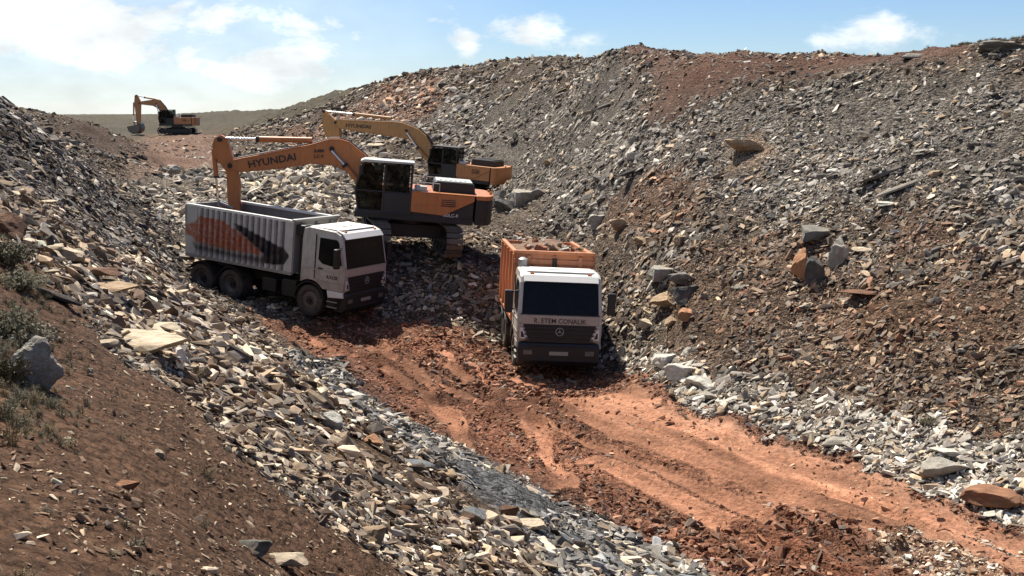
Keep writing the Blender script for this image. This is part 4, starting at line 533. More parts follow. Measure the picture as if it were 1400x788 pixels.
(-3.64, 17.19, 0.17, 0.13, 0.08, 0.2, -0.29, -0.74, (0.42, 0.385, 0.32), 'boulder', 'pale grey angular block on the left bank, left of the trackside slab stack', 'stones in the cream rubble of the left bank'),
(4.48, 17.32, 0.14, 0.11, 0.07, -0.26, -0.02, -1.36, (0.28, 0.14, 0.08), 'boulder', 'large rusty red angular block on the red dirt track, well below the rounded roadside slab', 'stones lying on the dirt track'),
(-20.91, 74.83, 0.32, 0.17, 0.34, 0.21, -0.06, -2.4, (0.21, 0.195, 0.17), 'boulder', 'grey jagged upright stone on the far slope beyond the excavators', 'stones on the far slope'),
(7.46, 24.41, 0.2, 0.16, 0.04, 0.01, -0.02, -2.58, (0.62, 0.59, 0.51), 'slab', 'white flat slab in the pale rubble along the right road edge', 'pale stones along the right road edge'),
(8.87, 18.23, 0.11, 0.07, 0.04, -0.02, -0.29, -1.29, (0.28, 0.14, 0.08), 'boulder', 'rusty red angular block on the red dirt track, below the reddish brown slab', 'stones lying on the dirt track'),
(10.11, 24.06, 0.3, 0.18, 0.07, -0.07, 0.1, -2.7, (0.42, 0.385, 0.32), 'slab', 'large pale grey flat slab low on the right slope', 'stones low on the right slope'),
(-3.93, 99.19, 0.4, 0.21, 0.43, -0.16, 0.19, -0.24, (0.42, 0.385, 0.32), 'boulder', 'pale grey jagged upright stone on the far slope beyond the excavators', 'stones on the far slope'),
(-16.07, 44.46, 0.37, 0.24, 0.07, -0.13, 0.07, 2.46, (0.1, 0.095, 0.09), 'slab', 'dark flat slab on the dark upper left bank', 'stones on the dark upper left bank'),
(10.02, 40.18, 0.31, 0.18, 0.05, 0.05, 0.15, 2.94, (0.21, 0.195, 0.17), 'slab', 'grey flat slab high on the right slope, above the lone tan block', 'stones high on the right slope'),
(-28.75, 71.75, 0.4, 0.26, 0.07, -0.17, -0.21, -2.0, (0.42, 0.385, 0.32), 'slab', 'pale grey flat slab on the far slope beyond the excavators', 'stones on the far slope'),
(-2.92, 6.71, 0.04, 0.03, 0.02, 0.24, -0.21, -1.6, (0.21, 0.195, 0.17), 'boulder', 'grey angular block on the brown soil at lower left', 'stones on the brown soil'),
(-0.78, 39.3, 0.26, 0.18, 0.04, 0.25, 0.28, 1.76, (0.21, 0.195, 0.17), 'slab', 'grey flat slab low on the right slope, left of the front truck', 'stones low on the right slope'),
(-2.9, 6.91, 0.05, 0.04, 0.02, 0.21, -0.05, 0.49, (0.66, 0.54, 0.39), 'boulder', 'cream angular block on brown soil, below the big pale boulder', 'stones on the brown soil'),
(-10.32, 22.29, 0.18, 0.15, 0.08, -0.28, 0.24, -0.65, (0.42, 0.385, 0.32), 'boulder', 'pale grey angular block on the left bank, well left of the distant excavator', 'stones in the cream rubble of the left bank'),
(-1.17, 23.29, 0.14, 0.08, 0.02, 0.05, 0.08, -0.97, (0.42, 0.3, 0.19), 'slab', 'tan flat slab on the red dirt track, right of the orange brown block', 'stones lying on the dirt track'),
(-1.8, 4.94, 0.03, 0.02, 0.01, -0.11, 0.17, -1.83, (0.21, 0.195, 0.17), 'slab', 'grey flat slab on the open ground near the trucks', 'stones on the ground near the trucks'),
(6.45, 28.16, 0.3, 0.23, 0.06, -0.17, 0.2, 0.12, (0.42, 0.3, 0.19), 'slab', 'large tan flat slab low on the right slope, right of the pale stone heap', 'stones low on the right slope'),
(-1.85, 5.75, 0.05, 0.03, 0.01, -0.03, 0.08, -1.52, (0.66, 0.54, 0.39), 'slab', 'large cream flat slab on brown soil, well left of the bottom edge cream slab', 'stones on the brown soil'),
(-1.72, 5.69, 0.04, 0.03, 0.01, 0.02, 0.06, 1.57, (0.42, 0.3, 0.19), 'slab', 'large tan flat slab on open ground, left of the bottom edge cream slab', 'stones on the ground near the trucks'),
(8.07, 24.61, 0.29, 0.23, 0.14, -0.14, 0.15, 2.86, (0.42, 0.385, 0.32), 'boulder', 'large pale grey angular block low on the right slope, above the rounded roadside slab', 'stones low on the right slope'),
(10.16, 26.83, 0.32, 0.16, 0.07, -0.1, 0.02, 0.14, (0.42, 0.3, 0.19), 'slab', 'large tan flat slab low on the right slope, right of the brown weathered slab', 'stones low on the right slope'),
(7.69, 25.21, 0.33, 0.2, 0.08, -0.13, -0.02, 2.67, (0.21, 0.195, 0.17), 'slab', 'large grey flat slab low on the right slope, above the rounded roadside slab', 'stones low on the right slope'),
(6.05, 23.56, 0.13, 0.11, 0.05, 0.21, -0.1, -0.76, (0.28, 0.14, 0.08), 'boulder', 'rusty red angular block on the red dirt track, left of the rounded roadside slab', 'stones lying on the dirt track'),
(4.2, 50.1, 0.36, 0.24, 0.05, 0.25, -0.23, 0.12, (0.42, 0.3, 0.19), 'slab', 'tan flat slab high on the right slope, below the slabs below the ridge', 'stones high on the right slope'),
(12.51, 36.21, 0.34, 0.22, 0.05, 0.21, 0.18, -0.5, (0.21, 0.195, 0.17), 'slab', 'large grey flat slab high on the right slope, below the ridge slab', 'stones high on the right slope'),
]
SHRUBS=[(-5.83, 12.63, 0.5, 0.42),(-5.4, 11.93, 0.48, 0.32),(-4.51, 9.6, 0.45, 0.38),(-4.3, 9.55, 0.45, 0.28),(-3.67, 7.78, 0.31, 0.31),(-2.94, 6.21, 0.23, 0.21),(-2.87, 6.82, 0.21, 0.1),(-2.85, 7.72, 0.11, 0.11),(-2.31, 5.18, 0.09, 0.07),(-1.93, 5.33, 0.16, 0.09),(-1.95, 4.11, 0.16, 0.08),(-3.25, 6.8, 0.23, 0.18),(-3.8, 12.84, 0.26, 0.34),(-3.9, 20.34, 0.27, 0.46),(8.88, 22.61, 0.39, 0.24),(-2.42, 8.31, 0.17, 0.13),]
def uvc(X, Y):
    return np.arctan2(X, Y), np.log(np.maximum(np.hypot(X, Y), 1.5))
def solve_plate():
    c = np.array(CP); HP = np.stack(uvc(c[:, 0], c[:, 1]), 1); n = len(c)
    D = np.hypot(HP[:, None, 0] - HP[None, :, 0], HP[:, None, 1] - HP[None, :, 1])
    A = np.zeros((n + 3, n + 3)); A[:n, :n] = D * D * np.log(D + 1e-9) + 2e-3 * np.eye(n); A[:n, n] = 1; A[:n, n + 1:] = HP; A[n, :n] = 1; A[n + 1:, :n] = HP.T
    return HP, np.linalg.solve(A, np.r_[c[:, 2], 0, 0, 0])
HP, HW = solve_plate()
def base_h(u, v):
    z = np.empty_like(u); n = len(HP)
    for i in range(0, len(u), 20000):
        a = u[i:i + 20000]; b = v[i:i + 20000]
        d2 = (a[:, None] - HP[None, :, 0]) ** 2 + (b[:, None] - HP[None, :, 1]) ** 2
        z[i:i + 20000] = (.5 * d2 * np.log(d2 + 1e-18)) @ HW[:n] + HW[n] + a * HW[-2] + b * HW[-1]
    return z
def _h(ix, iy, s):
    n = (ix.astype(np.int64) * 374761393 + iy.astype(np.int64) * 668265263 + s * 1442695041) & 0xffffffff
    n = ((n ^ (n >> 13)) * 1274126177) & 0xffffffff
    return ((n ^ (n >> 16)) & 0xffff) / 65535.0
def vnoise(x, y, s=0):
    ix = np.floor(x); iy = np.floor(y); fx = x - ix; fy = y - iy; fx = fx * fx * (3 - 2 * fx); fy = fy * fy * (3 - 2 * fy)
    a = _h(ix, iy, s); b = _h(ix + 1, iy, s); c = _h(ix, iy + 1, s); d = _h(ix + 1, iy + 1, s)
    return (a + (b - a) * fx) + ((c + (d - c) * fx) - (a + (b - a) * fx)) * fy
def fbm(x, y, o=4, s=0, g=.5):
    t = 0; a = 1; k = 0
    for i in range(o):
        t = t + a * (vnoise(x, y, s + i * 17) - .5); k += a; a *= g; x, y = x * 1.93 + y * .37 + 7.1, y * 1.93 - x * .37 + 3.3
    return t / k * 2
def inside(u, v, poly):
    c = np.zeros(u.shape, bool); n = len(poly)
    for i in range(n):
        (x1, y1), (x2, y2) = poly[i - 1], poly[i]
        if y1 == y2: continue
        c ^= ((y1 > v) != (y2 > v)) & (u < (x2 - x1) * (v - y1) / (y2 - y1) + x1)
    return c
def pol_dist(X, Y, pts):
    """distance to a path on the ground"""
    d = np.full(X.shape, 1e9)
    for (ax, ay), (bx, by) in zip(pts[:-1], pts[1:]):
        dx, dy = bx - ax, by - ay; t = np.clip(((X - ax) * dx + (Y - ay) * dy) / (dx * dx + dy * dy), 0, 1)
        d = np.minimum(d, np.hypot(X - ax - t * dx, Y - ay - t * dy))
    return d
ORDER = ['slope_brown', 'slope_grey', 'tan_patch', 'red_a', 'red_b', 'red_c', 'red_d', 'cap', 'mid_rubble', 'valley_red', 'upper_left', 'cream', 'soil_left', 'blue_strip', 'roadside', 'road', 'road_smooth', 'road_gravel', 'mound']
RID_U, RID_V = uvc(np.array([p[0] for p in RIDGE]), np.array([p[1] for p in RIDGE]))
def zone(X, Y):
    """index into PAL of the kind of ground at each point; borders broken up by noise"""
    u, v = uvc(X, Y)
    k = 1.0
    u2 = u + .012 * fbm(u * 60, v * 60, 4, 5) + .010 * fbm(u * 250, v * 250, 2, 6); v2 = v + .035 * fbm(u * 45 + 9, v * 45, 4, 7) + .012 * fbm(u * 200, v * 200, 2, 8)
    z = np.zeros(u.shape, int)
    for i, n in enumerate(ORDER): z[inside(u2, v2, REG[n])] = i + 1
    rr = np.nonzero((z == 16) | (z == 18))[0] if z.ndim == 1 else None
    if rr is not None and len(rr):      # packed wheel tracks through the churned earth
        x_, y_ = X[rr], Y[rr]; m_ = np.zeros(len(rr), bool)
        for k, t_ in enumerate('abcd'):
            d = pol_dist(x_, y_, TRK[t_]) + .14 * fbm(x_ / 1.2, y_ / 1.2, 2, 60 + k)
            m_ |= (np.abs(d - .95) < .27 + .25 * fbm(x_ / 2.5, y_ / 2.5, 2, 66 + k)) & (fbm(x_ / 3, y_ / 3, 2, 74 + k) > -.02)
        z[rr[m_]] = 17
    plain = (v > math.log(128)) & (u < -.12) & (z != 10); z[plain] = 20
    far = (v > math.log(150)); z[far] = 20
    z[(z == 0) & (v < math.log(8.5))] = 13
    z[(u > RID_U[0]) & (u < .75) & (v > np.interp(u, RID_U, RID_V) + .004) & (v < 5)] = 8
    return z
JIT = ((0, 0), (.014, .03), (-.014, .03), (.012, -.035), (-.012, -.035), (.028, 0), (-.028, 0))
def soft(X, Y, what):
    """a ground property averaged over a small neighbourhood, so that kinds of ground grade into each other"""
    r = np.hypot(X, Y); u = np.arctan2(X, Y); t = 0
    for du, dv in JIT:
        rr = r * math.exp(dv); t = t + what[zone(rr * np.sin(u + du), rr * np.cos(u + du))]
    return t / len(JIT)
G = dict(g=(.18, .163, .14), l=(.42, .385, .33), d=(.06, .054, .048), t=(.36, .27, .18), c=(.62, .51, .37), r=(.23, .12, .075), b=(.19, .195, .195), w=(.60, .565, .49), k=(.17, .078, .045), o=(.33, .19, .115), n=(.12, .08, .055))
# zone: soil colour, (rock tones), how much of the ground rocks cover, rock size factor, ground roughness in metres
PAL = [
    ((.10, .077, .058), 'ggltddnt', 1.0, .85, .12),    # spoil
    ((.092, .060, .041), 'gtnndgrdt', .95, .85, .12), # slope_brown
    ((.12, .104, .088), 'ggdggltl', 1.15, .85, .12),  # slope_grey
    ((.19, .135, .095), 'tog', .45, .7, .06),          # tan_patch
    ((.115, .068, .045), 'orgnggt', .85, .9, .12),       # red_a
    ((.105, .062, .042), 'rnggt', .65, .7, .10),      # red_b
    ((.16, .095, .065), 'rtgogl', .8, .85, .12),      # red_c
    ((.12, .072, .046), 'rtnng', .85, .85, .12),      # red_d
    ((.098, .053, .037), 'tlngn', .38, .6, .08),        # cap
    ((.15, .125, .10), 'llcgdc', 1.2, 1.4, .20),     # mid_rubble
    ((.17, .105, .075), 'tgl', .12, .6, .06),         # valley_red
    ((.075, .062, .052), 'ggdltd', 1.2, 1.15, .16),    # upper_left
    ((.125, .082, .053), 'ctndlgtncgd', .80, 1.35, .10),  # cream
    ((.090, .050, .030), 'ctnnnn', .22, .6, .06),    # soil_left
    ((.10, .10, .10), 'bggltgdc', 1.3, 1.2, .13),    # blue_strip
    ((.15, .125, .10), 'llwggt', 1.2, 1.3, .13),      # roadside
    ((.135, .058, .034), 'kkkknorngk', .75, .75, .07),     # road
    ((.31, .150, .09), 'kot', .09, .7, .02),        # road_smooth
    ((.27, .17, .115), 'lctwk', .65, .7, .04),        # road_gravel
    ((.085, .060, .046), 'dgnt', .45, .6, .16),       # mound
    ((.075, .066, .047), 'gtn', .25, .8, .18),         # plain
]
PSOIL = np.array([p[0] for p in PAL]); PCOV = np.array([p[2] for p in PAL]); PSIZ = np.array([p[3] for p in PAL]); PAMP = np.array([p[4] for p in PAL])
def ground(X, Y, Z=None):
    X = np.asarray(X, float); Y = np.asarray(Y, float)
    u, v = uvc(X, Y); r = np.hypot(X, Y)
    if Z is None: Z = zone(X, Y)
    h = base_h(u, v)
    a = soft(X, Y, PAMP) * np.clip(r / 25, .35, 1.35)
    k = np.clip(r / 30, .3, 2.5)
    onr = np.isin(Z, (16, 17, 18)); al = X * .55 - Y * .83; ac = X * .83 + Y * .55
    h = h + np.where(onr, .05 * fbm(ac * 1.6, al * .14, 3, 44) + .04 * fbm(ac * 6, al * .35, 2, 45), 0)
    h = h + a * (1.5 * fbm(X / 2.2, Y / 2.2, 3, 21) + 1.0 * fbm(X / .6, Y / .6, 3, 33) + .8 * fbm(X / (.32 * k), Y / (.32 * k), 2, 41))
    # gullies and small ledges on the rubble slopes
    big = np.clip((r - 18) / 20, 0, 1) * np.clip((140 - r) / 30, 0, 1) * np.clip((h - .6) / 3, 0, 1) * np.clip((10.2 - h) / 2, .15, 1)
    h = h + big * .32 * fbm(X / 6.5 + 3, Y / 6.5, 3, 51)
    # wheel ruts pressed into the dirt track
    onroad = np.isin(Z, (16, 17, 18))
    if onroad.any():
        Xr = X[onroad]; Yr = Y[onroad]; dz = np.zeros(Xr.shape)
        for k, (pts, dep) in enumerate(((TRK['a'], .09), (TRK['b'], .05), (TRK['c'], .11), (TRK['d'], .09))):
            d = pol_dist(Xr, Yr, pts) + .12 * fbm(Xr / 1.2, Yr / 1.2, 2, 60 + k)
            q = np.abs(d - .95); dz += -dep * np.exp(-(q / .2) ** 4) + dep * .7 * np.exp(-((q - .32) / .1) ** 2)
        h[onroad] += dz * (.5 + .8 * vnoise(Xr / .8, Yr / .8, 70))
    return h
# ------------------------------------------------------------------ ground mesh
def soil_material():
    m = bpy.data.materials.new('soil'); m.use_nodes = True; t = m.node_tree; b = t.nodes['Principled BSDF']
    b.inputs['Roughness'].default_value = .95; b.inputs['Specular IOR Level'].default_value = .12
    a = t.nodes.new('ShaderNodeAttribute'); a.attribute_name = 'soil'
    g = t.nodes.new('ShaderNodeNewGeometry')
    last = a.outputs['Color']
    for s, lo, hi, rough in ((.9, .72, 1.22, .6), (9, .55, 1.45, .75)):
        n = t.nodes.new('ShaderNodeTexNoise'); n.inputs['Scale'].default_value = s; n.inputs['Detail'].default_value = 8; n.inputs['Roughness'].default_value = rough
        t.links.new(g.outputs['Position'], n.inputs['Vector'])
        r = t.nodes.new('ShaderNodeMapRange'); r.inputs[1].default_value = .3; r.inputs[2].default_value = .7; r.inputs[3].default_value = lo; r.inputs[4].default_value = hi; t.links.new(n.outputs['Fac'], r.inputs[0])
        v = t.nodes.new('ShaderNodeVectorMath'); v.operation = 'SCALE'; t.links.new(last, v.inputs[0]); t.links.new(r.outputs[0], v.inputs['Scale']); last = v.outputs[0]
    # fine chips too small to build: cells of slightly different stone, with their own relief
    hgt = None
    for s_, amt in ((8, .5), (19, .45)):
        vo = t.nodes.new('ShaderNodeTexVoronoi'); vo.inputs['Scale'].default_value = s_; mp = t.nodes.new('ShaderNodeMapping'); mp.inputs['Scale'].default_value = (1, 1, 2.2); mp.inputs['Rotation'].default_value = (.3, -.4, .2)
        t.links.new(g.outputs['Position'], mp.inputs[0]); t.links.new(mp.outputs[0], vo.inputs['Vector'])
        sx = t.nodes.new('ShaderNodeSeparateXYZ'); t.links.new(vo.outputs['Color'], sx.inputs[0])
        r = t.nodes.new('ShaderNodeMapRange'); r.inputs[3].default_value = 1 - amt; r.inputs[4].default_value = 1 + amt * 1.5; t.links.new(sx.outputs[0], r.inputs[0])
        gm = t.nodes.new('ShaderNodeMix'); gm.data_type = 'FLOAT'; t.links.new(a.outputs['Alpha'], gm.inputs[0]); gm.inputs[2].default_value = 1; t.links.new(r.outputs[0], gm.inputs[3])
        v = t.nodes.new('ShaderNodeVectorMath'); v.operation = 'SCALE'; t.links.new(last, v.inputs[0]); t.links.new(gm.outputs[0], v.inputs['Scale']); last = v.outputs[0]
        m1 = t.nodes.new('ShaderNodeMath'); m1.operation = 'MULTIPLY'; t.links.new(vo.outputs['Distance'], m1.inputs[0]); m1.inputs[1].default_value = -4.0 / s_
        if hgt is None: hgt = m1.outputs[0]
        else:
            m2 = t.nodes.new('ShaderNodeMath'); m2.operation = 'ADD'; t.links.new(hgt, m2.inputs[0]); t.links.new(m1.outputs[0], m2.inputs[1]); hgt = m2.outputs[0]
    m3 = t.nodes.new('ShaderNodeMath'); m3.operation = 'MULTIPLY'; t.links.new(hgt, m3.inputs[0]); t.links.new(a.outputs['Alpha'], m3.inputs[1])
    bp0 = t.nodes.new('ShaderNodeBump'); bp0.inputs['Strength'].default_value = 1; bp0.inputs['Distance'].default_value = .35; t.links.new(m3.outputs[0], bp0.inputs['Height'])
    t.links.new(last, b.inputs['Base Color'])
    n = t.nodes.new('ShaderNodeTexNoise'); n.inputs['Scale'].default_value = 14; n.inputs['Detail'].default_value = 9; n.inputs['Roughness'].default_value = .7; t.links.new(g.outputs['Position'], n.inputs['Vector'])
    bp = t.nodes.new('ShaderNodeBump'); bp.inputs['Strength'].default_value = 1; bp.inputs['Distance'].default_value = .05
    t.links.new(n.outputs['Fac'], bp.inputs['Height']); t.links.new(bp0.outputs[0], bp.inputs['Normal']); t.links.new(bp.outputs[0], b.inputs['Normal'])
    return m
def build_ground():
    us = np.concatenate([np.linspace(-pi, -.8, 36)[:-1], np.linspace(-.8, .8, 860), np.linspace(.8, pi, 36)[1:]])
    vv = np.concatenate([np.linspace(math.log(1.55), math.log(3.5), 24)[:-1], np.linspace(math.log(3.5), math.log(150), 760), np.linspace(math.log(150), math.log(8000), 50)[1:]])
    U, V = np.meshgrid(us, vv); R = np.exp(V); X = (R * np.sin(U)).ravel(); Y = (R * np.cos(U)).ravel()
    Z = zone(X, Y); h = ground(X, Y, Z)
    nu, nv = len(us), len(vv)
    co = np.stack([X, Y, h], 1)
    i = np.arange(nv - 1)[:, None] * nu + np.arange(nu - 1)[None, :]
    q = np.stack([i, i + 1, i + nu + 1, i + nu], -1).reshape(-1, 4)
    # close the small gap round the camera's feet
    co = np.vstack([co, [[0, 0, float(h[:nu].mean())]]]); c = len(co) - 1
    tri = np.array([[c, k + 1, k] for k in range(nu - 1)])
    me = bpy.data.meshes.new('ground'); me.vertices.add(len(co)); me.vertices.foreach_set('co', co.ravel().astype(np.float32))
    nl = q.size + tri.size; me.loops.add(nl); me.loops.foreach_set('vertex_index', np.concatenate([q[:, ::-1].ravel(), tri[:, ::-1].ravel()]).astype(np.int32))
    st = np.concatenate([np.arange(len(q)) * 4, len(q) * 4 + np.arange(len(tri)) * 3]); me.polygons.add(len(st)); me.polygons.foreach_set('loop_start', st.astype(np.int32))
    me.polygons.foreach_set('use_smooth', [True] * len(st))
    me.update(calc_edges=True); me.validate()
    # soil colour (dry colour of the earth itself), blended across zone borders by noise
    colr = (.45 * PSOIL[Z] + .55 * soft(X, Y, PSOIL)) * (1 + .25 * fbm(X / 5, Y / 5, 3, 91))[:, None]
    rd = np.isin(Z, (16, 17))
    al = (X[rd] * .55 - Y[rd] * .83); ac = X[rd] * .83 + Y[rd] * .55
    colr[rd] *= (1 + .75 * fbm(ac * 1.7, al * .16, 4, 95) + .25 * fbm(ac * 6, al * .5, 2, 96))[:, None]
    colr = np.vstack([colr, [PSOIL[13]]]); ca = np.ones((len(co), 4), np.float32); ca[:, :3] = np.clip(colr, .01, .9)
    grit = np.where(Z == 17, .12, np.where(Z == 13, .35, np.where(np.isin(Z, (8, 10, 16, 19, 20)), .5, 1.0))); ca[:-1, 3] = grit
    at = me.color_attributes.new('soil', 'FLOAT_COLOR', 'POINT'); at.data.foreach_set('color', ca.ravel())
    me.materials.append(soil_material())
    o = link('ground', me); o['kind'] = 'structure'
    if me.polygons[100].normal.z < 0: me.flip_normals()
    return o
build_ground()
# ------------------------------------------------------------------ loose rock
MAT_RI = rock_mat('loose_rock', 'inst'); MAT_RO = rock_mat('rock', 'obj')
def hull(name, n, flat, seed, m, sub=0):
    r = random.Random(seed); bm = bmesh.new()
    for i in range(n):
        d = Vector((r.gauss(0, 1), r.gauss(0, 1), r.gauss(0, 1))).normalized()
        d = Vector([math.copysign(abs(c) ** .55, c) for c in d]); k = r.uniform(.36, .5)
        bm.verts.new((d.x * k * 1.0, d.y * k * .72, d.z * k * flat))
    g = bmesh.ops.convex_hull(bm, input=bm.verts[:]); bmesh.ops.delete(bm, geom=[v for v in bm.verts if not v.link_faces], context='VERTS')
    if sub:
        bmesh.ops.bevel(bm, geom=bm.edges[:], offset=.018, segments=1, affect='EDGES', profile=.6, clamp_overlap=True)
        bmesh.ops.triangulate(bm, faces=bm.faces[:])
        bmesh.ops.subdivide_edges(bm, edges=[e for e in bm.edges if e.calc_length() > .14], cuts=1, use_grid_fill=False)
        bmesh.ops.triangulate(bm, faces=bm.faces[:])
        for v in bm.verts: v.co += Vector((r.uniform(-1, 1), r.uniform(-1, 1), r.uniform(-1, 1) * .6)) * .014
    me = bpy.data.meshes.new(name); bm.to_mesh(me); bm.free(); me.materials.append(m); return me
protos = bpy.data.collections.new('rock_shapes')
for i in range(14):
    o = bpy.data.objects.new('rock_shape_%02d' % i, hull('rock_shape', 11 + i % 4, (.16, .26, .42, .12, .62, .20, .32)[i % 7], 100 + i, MAT_RI)); protos.objects.link(o)
def scatter_group(coll):
    ng = bpy.data.node_groups.new('scatter', 'GeometryNodeTree')
    ng.interface.new_socket('Geometry', in_out='INPUT', socket_type='NodeSocketGeometry'); ng.interface.new_socket('Geometry', in_out='OUTPUT', socket_type='NodeSocketGeometry')
    a = ng.nodes.new('NodeGroupInput'); b = ng.nodes.new('NodeGroupOutput'); ip = ng.nodes.new('GeometryNodeInstanceOnPoints'); ci = ng.nodes.new('GeometryNodeCollectionInfo')
    ci.inputs['Collection'].default_value = coll; ci.inputs['Separate Children'].default_value = True; ci.inputs['Reset Children'].default_value = True
    ip.inputs['Pick Instance'].default_value = True
    def at(n, ty):
        x = ng.nodes.new('GeometryNodeInputNamedAttribute'); x.data_type = ty; x.inputs[0].default_value = n; return [s for s in x.outputs if s.enabled][0]
    ng.links.new(a.outputs[0], ip.inputs['Points']); ng.links.new(ci.outputs[0], ip.inputs['Instance'])
    ng.links.new(at('pick', 'INT'), ip.inputs['Instance Index'])
    er = ng.nodes.new('FunctionNodeEulerToRotation'); ng.links.new(at('rot', 'FLOAT_VECTOR'), er.inputs[0]); ng.links.new(er.outputs[0], ip.inputs['Rotation'])
    ng.links.new(at('size', 'FLOAT_VECTOR'), ip.inputs['Scale']); ng.links.new(ip.outputs[0], b.inputs[0])
    return ng
SG = scatter_group(protos)
rg = np.random.default_rng(11)
def scatter(name, P, rot, size, tone, npick, ng, label=None):
    me = bpy.data.meshes.new(name); n = len(P); me.vertices.add(n); me.vertices.foreach_set('co', P.astype(np.float32).ravel())
    for nm, ty, ar, key in (('rot', 'FLOAT_VECTOR', rot, 'vector'), ('size', 'FLOAT_VECTOR', size, 'vector')):
        me.attributes.new(nm, ty, 'POINT').data.foreach_set(key, ar.astype(np.float32).ravel())
    me.attributes.new('pick', 'INT', 'POINT').data.foreach_set('value', rg.integers(0, npick, n).astype(np.int32))
    c4 = np.ones((n, 4), np.float32); c4[:, :3] = tone; me.attributes.new('tone', 'FLOAT_COLOR', 'POINT').data.foreach_set('color', c4.ravel())
    o = link(name, me); md = o.modifiers.new('scatter', 'NODES'); md.node_group = ng; o['kind'] = 'stuff'
    if label: o['label'] = label
    return o
PALC = [np.array([G[c] for c in p[1]]) for p in PAL]
def surf_rot(X, Y, n):
    e = .12 * np.maximum(1, np.hypot(X, Y) / 30)
    u, v = uvc(X, Y); h0 = base_h(u, v); hx = (base_h(*uvc(X + e, Y)) - h0) / e; hy = (base_h(*uvc(X, Y + e)) - h0) / e
    return hx, hy
def eulers(hx, hy, yaw, jit):
    """tilt by the slope (x then y), spin by yaw about the surface normal, plus a random lean"""
    n = len(hx); N3 = np.stack([-hx, -hy, np.ones(n)], 1) + rg.normal(0, 1, (n, 3)) * jit[:, None]; N3 /= np.linalg.norm(N3, axis=1)[:, None]
    T = np.stack([np.cos(yaw), np.sin(yaw), np.zeros(n)], 1); T -= N3 * (T * N3).sum(1)[:, None]; T /= np.linalg.norm(T, axis=1)[:, None]
    B = np.cross(N3, T)
    # matrix columns T,B,N -> euler xyz
    return np.stack([np.arctan2(B[:, 2], N3[:, 2]), -np.arcsin(np.clip(T[:, 2], -1, 1)), np.arctan2(T[:, 1], T[:, 0])], 1)
def sow(n_try):
    u = rg.uniform(-.66, .66, n_try); v = rg.uniform(math.log(3.2), math.log(135), n_try); r = np.exp(v)
    X = r * np.sin(u); Y = r * np.cos(u); Z = zone(X, Y)
    clump = fbm(X / 1.4, Y / 1.4, 3, 130)
    dens = PCOV[Z] * (1 + 1.5 * clump + 1.1 * fbm(X / 4.5 + 8, Y / 4.5, 2, 135)) * np.sqrt(np.clip(r, 3, 110) / 60)
    keep = rg.random(n_try) < np.clip(dens, 0, 1.6) / 1.3
    X, Y, Z, r = X[keep], Y[keep], Z[keep], r[keep]; n = len(X)
    s = .054 * (r / 10) ** .74 * PSIZ[Z] * np.exp(.65 * fbm(X / 4.5, Y / 4.5, 3, 150)) * (.40 + .55 * rg.pareto(2.1, n).clip(0, 3.4)) 
    s = np.clip(s, .012, 1.2)
    h = ground(X, Y, Z); hx, hy = surf_rot(X, Y, n)
    road = np.isin(Z, (16, 17)); 
    yaw = np.where(rg.random(n) < .4, rg.normal(.35, .6, n), rg.uniform(-3.1, 3.1, n))
    rot = eulers(hx, hy, yaw, np.where(road, .6, .42))
    size = np.stack([s * rg.uniform(.9, 1.9, n), s * rg.uniform(.75, 1.15, n), s * rg.uniform(.7, 1.3, n)], 1)
    tone = np.empty((n, 3))
    for k in range(len(PAL)):
        mk = Z == k
        if mk.any(): tone[mk] = PALC[k][rg.integers(0, len(PALC[k]), mk.sum())]
    dust = rg.uniform(.05, .5, n)[:, None]; tone = tone * (1 - dust) + dust * 1.35 * PSOIL[Z]    # the earth clinging to each stone
    tone *= (.62 + 1.15 * rg.random(n) ** 1.7)[:, None] * 1.12; tone *= (1 + .3 * fbm(X / 3, Y / 3, 2, 140))[:, None]
    P = np.stack([X, Y, h + s * rg.uniform(0, .22, n)], 1)
    return P, rot, size, np.clip(tone, .01, .85), Z
P, rot, size, tone, ZZ = sow(NROCK); print('stones', len(P))
for nm, sel, lab in (
        ('road_clods', np.isin(ZZ, (16, 17, 18)), 'red clods and small stones on the dirt track'),
        ('left_bank_rubble', np.isin(ZZ, (11, 12, 13, 14)), 'broken stone covering the left bank'),
        ('valley_rubble', np.isin(ZZ, (6, 9, 10, 19, 20)), 'broken stone in the valley behind the trucks'),
        ('right_slope_rubble', np.isin(ZZ, (0, 1, 2, 3, 4, 5, 7, 8, 15)), 'broken stone covering the right slope')):
    scatter(nm, P[sel], rot[sel], size[sel], tone[sel], 14, SG, lab)
